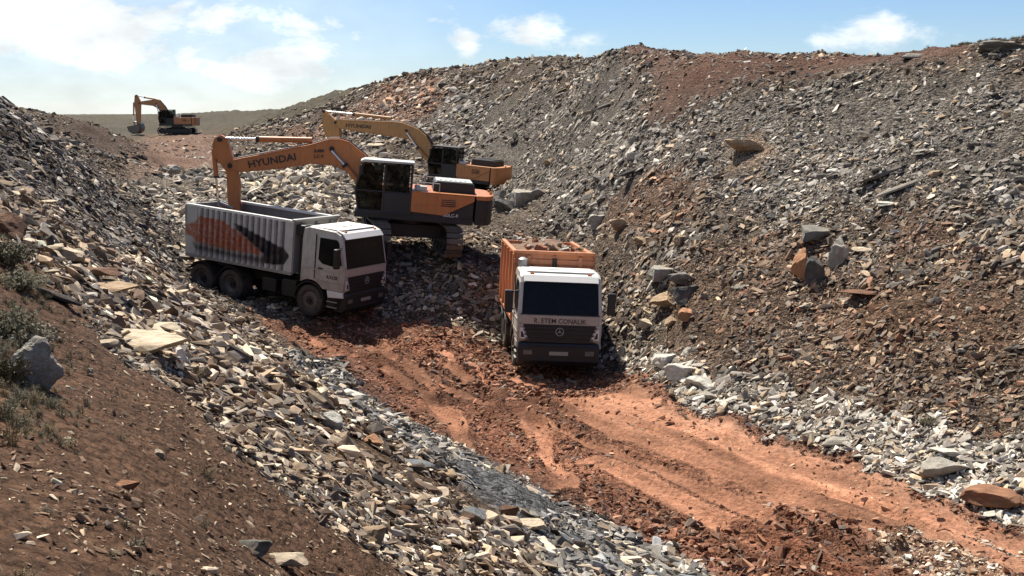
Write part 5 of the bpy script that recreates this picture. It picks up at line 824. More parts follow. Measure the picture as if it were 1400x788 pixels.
# ------------------------------------------------------------------ single rocks
def carved(name, seed, m, kind):
    """a boulder cut from a ball by random planes, bedded like the local stone, with a roughened skin"""
    r = random.Random(seed); bm = bmesh.new(); bmesh.ops.create_icosphere(bm, subdivisions=4 if kind == 3 else 3, radius=1)
    pl = []
    for k in range(9): pl.append((Vector((r.gauss(0, 1), r.gauss(0, 1), r.gauss(0, .7))).normalized(), r.uniform(.36, .72)))
    top = Vector((r.uniform(-.25, .25), r.uniform(-.25, .25), 1)).normalized()
    pl += [(top, .34 if kind == 0 else .55), (-top, .4)]
    if kind == 2: pl = pl[:8] + [(Vector((r.uniform(.5, 1), r.uniform(-.4, .4), r.uniform(.2, .6))).normalized(), .42)]
    for it in range(2):
        for n, d in pl:
            for v in bm.verts:
                k = v.co.dot(n)
                if k > d: v.co -= n * (k - d)
    nz_off = Vector((seed * 1.7, 0, 0))
    for v in bm.verts:
        p = v.co; v.co = p * (1 + .16 * mnoise.fractal(p * 1.6 + nz_off, .8, 2.1, 5))
    for v in bm.verts:
        p = v.co; q = math.sin(p.z * 16 + seed) * .018 + math.sin(p.z * 37 + p.x * 3) * .010
        v.co = Vector((p.x * (1 + q), p.y * (1 + q), p.z)) + Vector((r.uniform(-1, 1), r.uniform(-1, 1), r.uniform(-1, 1))) * .012
    me = bpy.data.meshes.new(name); bm.to_mesh(me); bm.free(); me.materials.append(m); return me
SH = {0: [carved('slab', 300 + i, MAT_RO, 0) for i in range(5)], 1: [carved('block', 320 + i, MAT_RO, 1) for i in range(5)], 2: [carved('jagged', 340 + i, MAT_RO, 2) for i in range(5)]}
def rounded(name, seed, m):
    bm = bmesh.new(); bmesh.ops.create_icosphere(bm, subdivisions=5, radius=1); r = random.Random(seed)
    pl = [(Vector((r.gauss(0, 1), r.gauss(0, 1), r.gauss(0, 1))).normalized(), r.uniform(.6, .85)) for k in range(12)]
    for v in bm.verts:
        for n, d in pl:
            k = v.co.dot(n)
            if k > d: v.co -= n * (k - d) * .8
        p = v.co; v.co = p * (1 + .22 * mnoise.fractal(p * 1.3 + Vector((seed, 0, 0)), .9, 2.1, 6) + .06 * abs(mnoise.noise(p * 5)) + .03 * mnoise.noise(p * 14))
    me = bpy.data.meshes.new(name); bm.to_mesh(me); bm.free(); me.materials.append(m); return me
SH[5] = [rounded('weathered', 7, MAT_RO)]
def norm_shapes():
    for l in (0, 1, 2, 5):
        for me in SH[l]:
            co = np.empty(len(me.vertices) * 3, np.float32); me.vertices.foreach_get('co', co); co = co.reshape(-1, 3)
            co = (co - (co.max(0) + co.min(0)) / 2) / (co.max(0) - co.min(0)); me.vertices.foreach_set('co', co.ravel()); me.update()
norm_shapes()
RX = np.array([r[0] for r in ROCKS]); RY = np.array([r[1] for r in ROCKS]); RZ = ground(RX, RY)
for i, (x, y, L, Wd, Hh, rx, ry, rz, c, shp, nm, lab, grp) in enumerate([(r[0], r[1], r[2], r[3], r[4], r[5], r[6], r[7], r[8], 0 if r[9] == 'slab' else (1 + (i * 7) % 2), r[9], r[10], r[11]) for i, r in enumerate(ROCKS)]):
    o = link({'slab': 'rock_slab'}.get(nm, nm), SH[5][0] if i == 0 else SH[shp][i % 5], None, (x, y, float(RZ[i]) + Hh * (.22 if grp else .34)), (rx, ry, rz), (L * 1.05, Wd, Hh * 1.1)); o.color = (*c, 1)
    tag(o, lab, 'rock', kind='thing', group=grp or 'boulders and slabs picked out among the rubble')
# ------------------------------------------------------------------ shrubs and dry grass
def leaf_mat(name, c1, c2):
    m = bpy.data.materials.new(name); m.use_nodes = True; t = m.node_tree; b = t.nodes['Principled BSDF']; b.inputs['Roughness'].default_value = .8; b.inputs['Specular IOR Level'].default_value = .2
    g = t.nodes.new('ShaderNodeNewGeometry'); n = t.nodes.new('ShaderNodeTexNoise'); n.inputs['Scale'].default_value = 14; t.links.new(g.outputs['Position'], n.inputs['Vector'])
    r = t.nodes.new('ShaderNodeMapRange'); r.inputs[1].default_value = .35; r.inputs[2].default_value = .65; t.links.new(n.outputs['Fac'], r.inputs[0])
    x = t.nodes.new('ShaderNodeMix'); x.data_type = 'RGBA'; t.links.new(r.outputs[0], x.inputs[0]); x.inputs[6].default_value = (*c1, 1); x.inputs[7].default_value = (*c2, 1); t.links.new(x.outputs[2], b.inputs['Base Color'])
    return m
M_LEAF = leaf_mat('shrub_leaf', (.075, .070, .040), (.20, .18, .12)); M_GREY = leaf_mat('grey_leaf', (.12, .115, .08), (.30, .27, .2)); M_STRAW = leaf_mat('straw', (.12, .095, .05), (.26, .21, .13))
def tuft(seed, n, h, spread, wd, leafy=0):
    r = random.Random(seed); b = MB()
    for i in range(n):
        a = r.uniform(0, 2 * pi); q = r.uniform(0, .3) * spread; p = Vector((q * math.cos(a), q * math.sin(a), 0)); lean = r.uniform(.1, 1.0) * spread; ht = h * r.uniform(.45, 1)
        tip = p + Vector((math.cos(a) * lean, math.sin(a) * lean, ht * (1 - .35 * lean / max(spread, .01)))); mid = p.lerp(tip, .5) + Vector((0, 0, ht * .12)); s = Vector((-math.sin(a), math.cos(a), 0)) * wd * r.uniform(.6, 1.3)
        b.add([p - s, p + s, mid + s * .8, mid - s * .8, tip], [(0, 1, 2, 3), (3, 2, 4)])
        for k in range(leafy):
            t = r.uniform(.3, 1); c = p.lerp(tip, t) + Vector((r.gauss(0, 1), r.gauss(0, 1), r.gauss(0, 1))) * spread * .05
            d = Vector((r.gauss(0, 1), r.gauss(0, 1), r.gauss(0, .8))).normalized() * spread * r.uniform(.05, .1); e = d.orthogonal().normalized() * d.length * .45
            b.add([c - d, c + e, c + d, c - e], [(0, 1, 2, 3)])
    return b
SX = [s[0] for s in SHRUBS]; SY = [s[1] for s in SHRUBS]; SZ = ground(np.array(SX), np.array(SY))
SLAB = ['tall dry shrub at the left edge beside the brown boulder', 'dry green shrub left of the long dark tilted slab', 'leafy dry shrub at the left edge above the pale grey one', 'grey leaved shrub just above the big pale boulder', 'green shrub hugging the left side of the big pale boulder',
        'dark straggly shrub at the left edge below the big boulder', 'small dry tuft on brown soil right of the dark straggly shrub', 'tiny green sprig on the open brown soil', 'small grey tuft low on the brown soil at lower left', 'grey tuft on brown soil left of the bottom centre', 'low dry tuft at the bottom left corner',
        'shrub at the left edge just under the big boulder', 'dry brown clump at the right end of the largest cream slab', 'dry stalks standing in the rubble above the long thin slab', 'dark green bush in the rubble at the right road edge', 'dark dry clump on the brown soil edge left of centre']
for i, ((x, y, wd, ht), z) in enumerate(zip(SHRUBS, SZ)):
    big = wd > .3; m_ = (M_LEAF, M_LEAF, M_LEAF, M_GREY, M_LEAF, M_STRAW, M_STRAW, M_LEAF, M_GREY, M_GREY, M_STRAW, M_LEAF, M_STRAW, M_STRAW, M_LEAF, M_STRAW)[i]
    root = empty('dry_shrub', (x, y, float(z) - .02), (0, 0, i), SLAB[i], 'shrub', 'shrubs on the banks')
    tuft(400 + i, 34 if big else 18, ht * 1.0, wd * .5, wd * .010, 0).build('stems', MT['stem'] if i not in (12, 13, 5) else M_STRAW, root)
    tuft(500 + i, 80 if big else 30, ht * .95, wd * .6, wd * .007, 16 if big else 7).build('foliage', m_, root)
gc = bpy.data.collections.new('grass_shapes')
for i in range(5):
    b = tuft(600 + i, 46, 1.0, .6, .016, 3); o = bpy.data.objects.new('grass_shape_%d' % i, b.mesh('grass_shape', (M_STRAW, M_LEAF, M_GREY, M_LEAF, M_STRAW)[i])); gc.objects.link(o)
GG = scatter_group(gc)
def sow_grass():
    n = 9000; u = rg.uniform(-.72, -.22, n); v = rg.uniform(math.log(4), math.log(19), n); r = np.exp(v); X = r * np.sin(u); Y = r * np.cos(u)
    # the grassy patch hugs the left of the bank, thinning towards the bare soil
    d = (u + .41 + .03 * fbm(u * 20, v * 8, 3, 160)) / .035
    k = (rg.random(n) < np.clip(1 - d, 0, 1) * (.5 + fbm(X / .7, Y / .7, 2, 170)).clip(0, 1)) & (Y > 6.5) & (Z0(X, Y) == 13)
    k |= (rg.random(n) < .006) & (Z0(X, Y) == 13)
    return X[k], Y[k]
def Z0(X, Y): return zone(X, Y)
gx, gy = sow_grass()
# low scrub along the far ridge on the right
tt = rg.random(420); q0 = np.array(RIDGE); seg = np.interp(tt, np.linspace(0, 1, len(q0)), q0[:, 0]), np.interp(tt, np.linspace(0, 1, len(q0)), q0[:, 1])
off = 1 + rg.uniform(-.004, .03, 420); rxx, ryy = seg[0] * off, seg[1] * off
hx_, hy_ = np.concatenate([gx, rxx]), np.concatenate([gy, ryy]); gz = ground(hx_, hy_); n_ = len(hx_)
sz = np.concatenate([rg.uniform(.05, .13, len(gx)), rg.uniform(.06, .18, len(rxx))])
scatter('dry_grass', np.stack([hx_, hy_, gz - .01], 1), np.stack([rg.uniform(-.2, .2, n_), rg.uniform(-.2, .2, n_), rg.uniform(0, 6, n_)], 1), np.stack([sz, sz, sz * .9], 1), np.ones((n_, 3)) * .2, 5, GG, 'dry grass on the bank and low scrub along the ridge')
# ------------------------------------------------------------------ trucks
def paint_graphic(name, base, grub):
    """white tipper side with a faded orange flame and a dark pointed swoosh, as laid out on the truck itself"""
    m = bpy.data.materials.new(name); m.use_nodes = True; t = m.node_tree; b = t.nodes['Principled BSDF']; b.inputs['Roughness'].default_value = .5
    tc = t.nodes.new('ShaderNodeTexCoord'); tc.object = None
    sp = t.nodes.new('ShaderNodeSeparateXYZ'); t.links.new(tc.outputs['Object'], sp.inputs[0])
    def fc(src, pts):
        n = t.nodes.new('ShaderNodeFloatCurve'); t.links.new(src, n.inputs['Value']); c = n.mapping.curves[0]
        c.points[0].location = pts[0]; c.points[1].location = pts[-1]
        for p in pts[1:-1]: c.points.new(*p)
        for p in c.points: p.handle_type = 'VECTOR'
        n.mapping.update(); return n.outputs[0]
    def ma(op, a, b_=None):
        n = t.nodes.new('ShaderNodeMath'); n.operation = op
        for i, x in enumerate((a, b_)):
            if x is None: continue
            if isinstance(x, (int, float)): n.inputs[i].default_value = x
            else: t.links.new(x, n.inputs[i])
        return n.outputs[0]
    s = ma('DIVIDE', ma('ADD', sp.outputs[0], 5.48), 4.7); h = ma('DIVIDE', ma('ADD', sp.outputs[2], -1.33), 1.76)
    nz = t.nodes.new('ShaderNodeTexNoise'); nz.inputs['Scale'].default_value = 5; nz.inputs['Detail'].default_value = 6; t.links.new(tc.outputs['Object'], nz.inputs['Vector'])
    wob = ma('MULTIPLY', ma('SUBTRACT', nz.outputs['Fac'], .5), .05); h = ma('ADD', h, wob)
    def band(lo, hi, soft=.02):
        a = t.nodes.new('ShaderNodeMapRange'); a.inputs[1].default_value = -soft; a.inputs[2].default_value = soft; t.links.new(ma('SUBTRACT', h, fc(s, lo)), a.inputs[0])
        b2 = t.nodes.new('ShaderNodeMapRange'); b2.inputs[1].default_value = -soft; b2.inputs[2].default_value = soft; t.links.new(ma('SUBTRACT', fc(s, hi), h), b2.inputs[0])
        return ma('MULTIPLY', a.outputs[0], b2.outputs[0])
    org = band([(0, .40), (.06, .36), (.1, .26), (.4, .22), (.73, .24), (.735, .9), (1, .9)], [(0, .58), (.08, .66), (.14, .80), (.36, .78), (.47, .66), (.6, .52), (.73, .30), (.74, 0), (1, 0)])
    blk = band([(0, .9), (.46, .78), (.48, .68), (.6, .50), (.74, .28), (.75, .10), (.85, .10), (.93, .13), (.975, .3), (1, .9)], [(0, .7), (.46, .76), (.55, .74), (.7, .62), (.85, .50), (.93, .44), (.97, .35), (1, 0)])
    und = band([(0, .5), (.1, .10), (.2, .10), (.75, .07), (.8, .9), (1, .9)], [(0, .3), (.1, .24), (.5, .20), (.75, .22), (.8, 0), (1, 0)], .05)
    n2 = t.nodes.new('ShaderNodeTexNoise'); n2.inputs['Scale'].default_value = 3; n2.inputs['Detail'].default_value = 9; t.links.new(tc.outputs['Object'], n2.inputs['Vector'])
    def mix(f, a, c):
        x = t.nodes.new('ShaderNodeMix'); x.data_type = 'RGBA'; t.links.new(f, x.inputs[0])
        if isinstance(a, tuple): x.inputs[6].default_value = (*a, 1)
        else: t.links.new(a, x.inputs[6])
        x.inputs[7].default_value = (*c, 1); return x.outputs[2]
    wr = t.nodes.new('ShaderNodeTexNoise'); wr.inputs['Scale'].default_value = 9; wr.inputs['Detail'].default_value = 8; t.links.new(tc.outputs['Object'], wr.inputs['Vector']); wm = t.nodes.new('ShaderNodeMapRange'); wm.inputs[1].default_value = .35; wm.inputs[2].default_value = .55; wm.inputs[3].default_value = .45; wm.inputs[4].default_value = .95; t.links.new(wr.outputs['Fac'], wm.inputs[0])
    last = mix(ma('MULTIPLY', org, wm.outputs[0]), base, (.40, .10, .035)); last = mix(ma('MULTIPLY', und, .8), last, (.02, .02, .022)); last = mix(blk, last, (.012, .014, .02))
    r = t.nodes.new('ShaderNodeMapRange'); r.inputs[1].default_value = .45; r.inputs[2].default_value = .75; r.inputs[4].default_value = .4; t.links.new(n2.outputs['Fac'], r.inputs[0])
    last = mix(r.outputs[0], last, grub); t.links.new(last, b.inputs['Base Color'])
    return m, tc
def wheel(parent, x, y, z, rad=.52, wd=.30, dual=False, side=1):
    """side is the outward y direction"""
    h = wd / 2
    b = MB().lathe([(-h * .55, .30), (-h * .95, .36), (-h, rad - .09), (-h * .86, rad - .02), (-h * .6, rad), (h * .6, rad), (h * .86, rad - .02), (h, rad - .09), (h * .95, .36), (h * .55, .30)], 36)
    for k in range(36):
        a = 2 * pi * (k + .5) / 36; ca, sa = math.cos(a), math.sin(a)
        for s_, o_ in ((-1, 0), (1, .5)):
            a2 = a + o_ * .087; ca, sa = math.cos(a2), math.sin(a2); r0, r1 = rad - .02, rad + .016; t = .022
            v = []
            for rr in (r0, r1):
                for yy in (s_ * .02, s_ * h * .85):
                    for tt in (-t, t): v.append((rr * ca - tt * sa, yy, rr * sa + tt * ca))
            b.add(v, [(0, 1, 3, 2), (4, 6, 7, 5), (0, 4, 5, 1), (2, 3, 7, 6), (0, 2, 6, 4), (1, 5, 7, 3)])
    if dual:
        n0 = len(b.v); vv, ff = list(b.v), list(b.f); b.add([(p[0], p[1] - side * (wd + .03), p[2]) for p in vv], ff)
    w_ = b.build('wheel', MT['rubber'], parent, smooth=True, loc=(x, y, z))
    s = side; dish = -.10 if dual else .02
    rm = MB().lathe([(s * h * .55, .305), (s * (h * .6), .27), (s * (h * .6 + dish * .6), .24), (s * (h * .5 + dish), .19), (s * (h * .5 + dish), .0001)], 28).build('rim', MT['rim'], w_, smooth=True)
    hb = MB().tube((0, s * (h * .4 + dish), 0), (0, s * (h * .5 + dish + .09), 0), .085, 14)
    for k in range(10):
        a = 2 * pi * k / 10; hb.tube((.14 * math.cos(a), s * (h * .45 + dish), .14 * math.sin(a)), (.14 * math.cos(a), s * (h * .5 + dish + .035), .14 * math.sin(a)), .016, 6)
    hb.build('hub', MT['chassis'], w_)
    return w_
def truck(pos, yaw, pitch, roll, bodymat, ribmat, body, label, extra):
    T = empty('tipper_truck', pos, (RD(roll), RD(pitch), RD(yaw)), label, 'truck', 'tipper trucks on the site')
    WB = 3.4
    # chassis
    b = MB()
    for s in (-1, 1): b.box(-5.4, 1.1, s * .38 - .05, s * .38 + .05, .72, .98)
    for x in (-5.2, -4.1, -2.7, -1.5, .2, .9): b.box(x - .06, x + .06, -.38, .38, .74, .94)
    b.tube((-WB, -.95, .53), (-WB, .95, .53), .09, 10).tube((-WB - 1.35, -.95, .53), (-WB - 1.35, .95, .53), .09, 10).tube((0, -.95, .5), (0, .95, .5), .07, 10).tube((-WB, 0, .56), (-.4, 0, .8), .06, 8)
    b.lathe([(-.16, .05), (-.14, .22), (.14, .22), (.16, .05)], 14, (-WB, 0, .55)).lathe([(-.16, .05), (-.14, .22), (.14, .22), (.16, .05)], 14, (-WB - 1.35, 0, .55))
    b.box(-.3, .9, -.35, .35, .62, 1.02)
    b.build('chassis', MT['chassis'], T, bevel=.01)
    for s in (-1, 1):
        wheel(T, 0, s * 1.06, .51, side=s)
        for x in (-WB, -WB - 1.35): wheel(T, x, s * 1.06, .51, dual=True, side=s)
        # mudguards
        for cx, rr, wy0, wy1 in ((0, .63, .9, 1.24),):
            pts = [(cx + rr * math.cos(a), .55 + rr * math.sin(a)) for a in np.linspace(0.05, pi - .05, 13)] + [(cx + (rr - .04) * math.cos(a), .55 + (rr - .04) * math.sin(a)) for a in np.linspace(pi - .05, 0.05, 13)]
            MB().prism(pts, s * wy0, s * wy1).build('mudguard', MT['chassis'], T)
        for cx in (-WB, -WB - 1.35):
            pts = [(cx + .6 * math.cos(a), .55 + .6 * math.sin(a)) for a in np.linspace(.5, pi - .5, 11)] + [(cx + .57 * math.cos(a), .55 + .57 * math.sin(a)) for a in np.linspace(pi - .5, .5, 11)]
            MB().prism(pts, s * .72, s * 1.24).build('mudguard', MT['chassis'], T)
    # side tank and battery box
    MB().prism([(-.55, .5), (-.6, .6), (-.6, 1.0), (-.55, 1.08), (-1.15, 1.08), (-1.2, 1.0), (-1.2, .6), (-1.15, .5)][::-1], -1.18, -.6).build('battery_box', MT['chassis'], T, bevel=.02)
    MB().prism([(-.9, .45), (-.9, 1.05), (-1.9, 1.05), (-1.9, .45)], .58, 1.15).build('fuel_tank', MT['greymet'], T, bevel=.08)
    MB().prism([(-1.5, .52), (-1.5, 1.0), (-2.1, 1.0), (-2.1, .52)], -1.12, -.6).build('air_tank_box', MT['chassis'], T, bevel=.05)
    # ---- cab shell
    def arch(r, a0, a1, n): return [(r * math.cos(a), .55 + r * math.sin(a)) for a in np.linspace(a0, a1, n)]
    prof = [(1.36, .98), (1.41, 1.40), (1.41, 1.78), (1.22, 2.70), (1.12, 2.86), (.90, 2.96), (-.15, 3.0), (-.36, 2.93), (-.40, 2.6), (-.40, 1.12)] + arch(.68, pi * .70, pi * .22, 9)
    def tap(p, y): return y * (1 - .045 * max(0, (p[1] - 1.8) / 1.2))
    bb = MB(); ys = (-1.24, -1.05, 1.05, 1.24)
    n = len(prof)
    cen = (.5, 1.95)
    ring = []
    for y, k in ((-1.24, .985), (-1.18, 1.0), (1.18, 1.0), (1.24, .985)):
        ring.append([(cen[0] + (p[0] - cen[0]) * k, tap(p, y), cen[1] + (p[1] - cen[1]) * k) for p in prof])
    vs_ = sum(ring, []); fs = []
    for q in range(3):
        for i in range(n): j = (i + 1) % n; fs.append((q * n + i, q * n + j, (q + 1) * n + j, (q + 1) * n + i))
    fs += [tuple(range(n)), tuple(range(3 * n, 4 * n))[::-1]]
    bb.add(vs_, fs); bb.build('cab', MT['white'], T, bevel=.02)
    # roof skin, a touch proud and clean white
    MB().prism([(.94, -1.02), (1.0, -.9), (1.0, .9), (.94, 1.02), (-.2, 1.06), (-.2, -1.06)], 2.985, 3.012, axis='z').build('roof_panel', MT['roofwhite'], T, bevel=.01)
    MB().prism([(1.27, 2.73), (1.13, 2.885), (.88, 2.99), (.88, 3.005), (1.15, 2.91), (1.30, 2.74)], -1.1, 1.1).build('roof_front', MT['roofwhite'], T, bevel=.006)
    MB().box(.15, .55, -.3, .3, 3.012, 3.04).build('roof_hatch', MT['roofwhite'], T, bevel=.02)
    # windscreen, leaning with the cab front
    def front(yz, off0, off1):
        def fx(z): return 1.41 - max(0, z - 1.78) * .2065
        m_ = MB(); k = len(yz)
        v = [(fx(z) + off0, y, z) for y, z in yz] + [(fx(z) + off1, y, z) for y, z in yz]
        m_.add(v, [tuple(range(k))[::-1], tuple(range(k, 2 * k))] + [(i, (i + 1) % k, (i + 1) % k + k, i + k) for i in range(k)]); return m_
    wsn = front([(-1.13, 1.80), (1.13, 1.80), (1.10, 2.68), (1.02, 2.73), (-1.02, 2.73), (-1.10, 2.68)], -.01, .012)
    wobj = wsn.build('windscreen', MT['glass'], T, bevel=.005)
    wp_ = MB()
    for y0, y1 in ((-.75, -.1), (.0, .65)): wp_.tube((1.40, y0, 1.83), (1.32, y1, 2.2), .012, 6); wp_.tube((1.38, y0 + .2, 1.93), (1.26, y1 + .1, 2.5), .009, 6)
    wp_.build('wiper', MT['black'], wobj)
    if extra == 'visor': pass
    # front below the windscreen
    fp = front([(-1.12, 1.50), (1.12, 1.50), (1.14, 1.76), (-1.14, 1.76)], -.005, .02).build('front_panel', MT['dullwhite'], T, bevel=.006)
    gr = front([(-1.0, .97), (1.0, .97), (1.12, 1.49), (-1.12, 1.49)], -.005, .012).build('grille', MT['black'], T, bevel=.004)
    for z in (1.08, 1.20, 1.32, 1.42):
        k = .98 + (z - 1.0) * .25; front([(-k, z - .018), (k, z - .018), (k + .01, z + .018), (-k - .01, z + .018)], .008, .045).build('grille_bar', MT['black'], gr, bevel=.004)
    st = MB(); c = (1.47, 0, 1.30)
    for k in range(24):
        a0, a1 = 2 * pi * k / 24, 2 * pi * (k + 1) / 24; st.tube((c[0], .115 * math.sin(a0), c[2] + .115 * math.cos(a0)), (c[0], .115 * math.sin(a1), c[2] + .115 * math.cos(a1)), .012, 6)
    for k in range(3):
        a = 2 * pi * k / 3; st.tube(c, (c[0], .11 * math.sin(a), c[2] + .11 * math.cos(a)), .018, 6, .005)
    st.build('badge', MT['greymet'], T)
    for s in (-1, 1):
        # white corner pieces, narrowing down to the lamps
        front([(s * 1.20, 1.50), (s * 1.08, 1.50), (s * .98, 1.24), (s * .90, 1.04), (s * 1.20, 1.04)], -.005, .020).build('corner_panel', MT['white'], T, bevel=.006)
        hl = front([(s * 1.17, 1.38), (s * 1.08, 1.38), (s * .95, 1.07), (s * 1.17, 1.07)], .014, .035).build('headlight', MT['lamp'], T, bevel=.01)
        front([(s * 1.13, 1.28), (s * 1.09, 1.28), (s * 1.02, 1.11), (s * 1.13, 1.11)], .034, .042).build('lamp_bowl', MT['black'], hl, bevel=.004)
        # bumper fog lamp
        MB().box(1.44, 1.475, min(s * .78, s * 1.04), max(s * .78, s * 1.04), .60, .74).build('fog_lamp', MT['rim'] , T, bevel=.012)
        # cab corner and step
        MB().prism([(.72, .98), (1.36, .98), (1.40, .80), (.78, .74)], s * 1.12, s * 1.25).build('corner_deflector', MT['roofwhite'] if body == 'white' else MT['white'], T, bevel=.02)
        stp = MB().prism([(.70, .38), (1.2, .36), (1.36, .76), (.72, .74)], s * .98, s * 1.20).build('step_box', MT['black'], T, bevel=.02)
        for z in (.42, .60): MB().box(.74, 1.16, s * 1.20 if s > 0 else s * 1.25, s * 1.25 if s > 0 else s * 1.20, z, z + .025).build('step', MT['greymet'], stp)
        # door with window
        def sidepl(pts, y0, y1):
            m_ = MB(); k = len(pts); v = []
            for yy in (y0, y1):
                for (px, pz) in pts: v.append((px, s * (yy * (1 - .045 * max(0, (pz - 1.8) / 1.2))), pz))
            m_.add(v, [tuple(range(k)), tuple(range(k, 2 * k))[::-1]] + [(i, (i + 1) % k, (i + 1) % k + k, i + k) for i in range(k)]); return m_
        dr = sidepl([(.28, 1.30), (.22, 1.9), (.26, 2.78), (1.02, 2.78), (1.16, 2.68), (1.335, 1.86), (1.33, 1.28), (.72, 1.28)], 1.228, 1.252).build('door', MT['white'], T, bevel=.008)
        sidepl([(.32, 1.98), (.33, 2.70), (1.00, 2.70), (1.10, 2.62), (1.26, 1.92), (1.0, 1.80), (.5, 1.84)], 1.25, 1.262).build('side_window', MT['glass'], dr, bevel=.004)
        MB().box(.34, .52, min(s * 1.25, s * 1.275), max(s * 1.25, s * 1.275), 1.66, 1.70).build('handle', MT['black'], dr)
        # horizontal crease mouldings catching the light
        MB().box(-.36, 1.30, min(s * 1.24, s * 1.262), max(s * 1.24, s * 1.262), 1.60, 1.635).build('side_moulding', MT['white'], T, bevel=.004)
        MB().box(.30, 1.36, min(s * 1.24, s * 1.262), max(s * 1.24, s * 1.262), 1.24, 1.27).build('side_moulding', MT['white'], T, bevel=.004)
        # mirrors on two arms
        mi = MB().prism([(s * 1.40, 1.80), (s * 1.62, 1.80), (s * 1.64, 2.46), (s * 1.40, 2.46)], 1.18, 1.33, axis='x').build('mirror', MT['black'], T, bevel=.03)
        MB().tube((1.2, s * 1.18, 2.46), (1.26, s * 1.5, 2.40), .016, 6).tube((1.28, s * 1.22, 1.9), (1.26, s * 1.5, 1.92), .016, 6).build('mirror_arm', MT['black'], mi)
    # roof marker lamps, windscreen gasket, bonnet seam
    for y in (-.85, .85): MB().box(1.02, 1.10, y - .06, y + .06, 2.93, 2.965).build('marker_lamp', MT['amber'], T, bevel=.008)
    for (a, b_) in (([(-1.17, 1.775), (1.17, 1.775), (1.17, 1.80), (-1.17, 1.80)], 0), ([(-1.06, 2.73), (1.06, 2.73), (1.06, 2.755), (-1.06, 2.755)], 0), ([(-1.17, 1.49), (1.17, 1.49), (1.17, 1.505), (-1.17, 1.505)], 0)): front(a, .0, .018).build('rubber_seal', MT['black'], T)
    for s in (-1, 1): MB().box(.18, .20, min(s * 1.22, s * 1.256), max(s * 1.22, s * 1.256), 1.3, 2.8).build('door_gap', MT['black'], T)
    # bumper
    MB().prism([(1.0, .28), (1.36, .28), (1.45, .42), (1.46, .84), (1.40, .96), (1.0, .96)], -1.2, 1.2).build('bumper', MT['black'], T, bevel=.035)
    MB().box(1.46, 1.475, -.9, .9, .86, .885).build('bumper_strip', MT['chassis'], T)
    MB().box(1.455, 1.48, -.28, .28, .60, .71).build('number_plate', MT['plate'], T, bevel=.004)
    MB().tube((1.44, -.75, .44), (1.44, .75, .44), .03, 8).build('underrun_bar', MT['chassis'], T)
    # intake and exhaust behind the cab
    MB().prism([(-.44, 1.2), (-.66, 1.2), (-.66, 2.7), (-.44, 2.7)], -1.0, -.72).build('air_intake', MT['black'], T, bevel=.03)
    MB().prism([(-.30, 2.62), (-.72, 2.62), (-.74, 2.98), (-.34, 3.0)], -1.15, -.6).build('intake_hood', MT['black'], T, bevel=.05)
    if body != 'white':
        MB().tube((-.30, -1.0, 2.72), (-.30, -1.0, 3.22), .14, 16).tube((-.30, -1.0, 3.22), (-.30, -1.0, 3.28), .15, 16, .06).build('exhaust_stack', MT['greymet'], T, smooth=True)
    # ---- tipper body
    x1 = -.78; x0 = -5.48; zb = 1.30; zt = 3.09
    if body == 'orange': x1 = -.62; x0 = -5.3; zt = 3.40
    wy = 1.25
    fl = MB().box(x0, x1, -1.2, 1.2, zb, zb + .06); fl.build('body_floor', bodymat, T)
    for s in (-1, 1):
        m_ = MB().box(x0, x1, min(s * (wy - .09), s * (wy - .05)), max(s * (wy - .09), s * (wy - .05)), zb, zt - .04)
        if body == 'white':
            # inclined side: flat at both ends, ribbed between
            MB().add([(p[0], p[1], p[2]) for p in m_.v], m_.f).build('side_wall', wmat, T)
        else: m_.build('side_wall', bodymat, T)
        MB().box(x0 - .02, x1 + .02, min(s * (wy - .12), s * (wy + .01)), max(s * (wy - .12), s * (wy + .01)), zt - .06, zt + .03).build('top_rail', MT['roofwhite'] if body == 'white' else bodymat, T, bevel=.015)
        MB().box(x0 - .0, x1 + .0, min(s * (wy - .12), s * (wy)), max(s * (wy - .12), s * (wy)), zb - .06, zb + .05).build('bottom_rail', ribmat if body == 'orange' else MT['greymet'], T, bevel=.015)
        if body == 'white':
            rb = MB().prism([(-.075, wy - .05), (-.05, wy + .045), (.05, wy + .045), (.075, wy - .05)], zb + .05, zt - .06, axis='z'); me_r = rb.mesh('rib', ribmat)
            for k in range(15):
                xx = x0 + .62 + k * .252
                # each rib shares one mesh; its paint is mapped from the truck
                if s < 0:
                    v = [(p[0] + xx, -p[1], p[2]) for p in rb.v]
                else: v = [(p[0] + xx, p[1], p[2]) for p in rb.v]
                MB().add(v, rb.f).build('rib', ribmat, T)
            MB().box(x0, x0 + .5, min(s * (wy - .05), s * (wy - .012)), max(s * (wy - .05), s * (wy - .012)), zb + .05, zt - .06).build('end_panel', ribmat, T, bevel=.01)
            MB().box(x1 - .34, x1, min(s * (wy - .05), s * (wy - .012)), max(s * (wy - .05), s * (wy - .012)), zb + .05, zt - .06).build('end_panel', ribmat, T, bevel=.01)
        else:
            for k in range(5):
                xx = x1 - .10 - k * (x1 - x0 - .2) / 4
                MB().box(xx - .08, xx + .08, min(s * (wy - .05), s * (wy + .03)), max(s * (wy - .05), s * (wy + .03)), zb + .05, zt - .06).build('rib', bodymat, T, bevel=.01)
                if k < 4:
                    xn = xx - (x1 - x0 - .2) / 4; d_ = .05
                    m2 = MB(); v = []
                    for yy in (wy - .05, wy + .01):
                        for (a_, z_) in ((xx - .08, zt - .1), (xx - .08, zt - .25), (xn + .08, zb + .08), (xn + .08, zb + .22)): v.append((a_, s * yy, z_))
                    m2.add(v, [(0, 1, 2, 3), (7, 6, 5, 4), (0, 4, 5, 1), (1, 5, 6, 2), (2, 6, 7, 3), (3, 7, 4, 0)]).build('side_brace', bodymat, T)
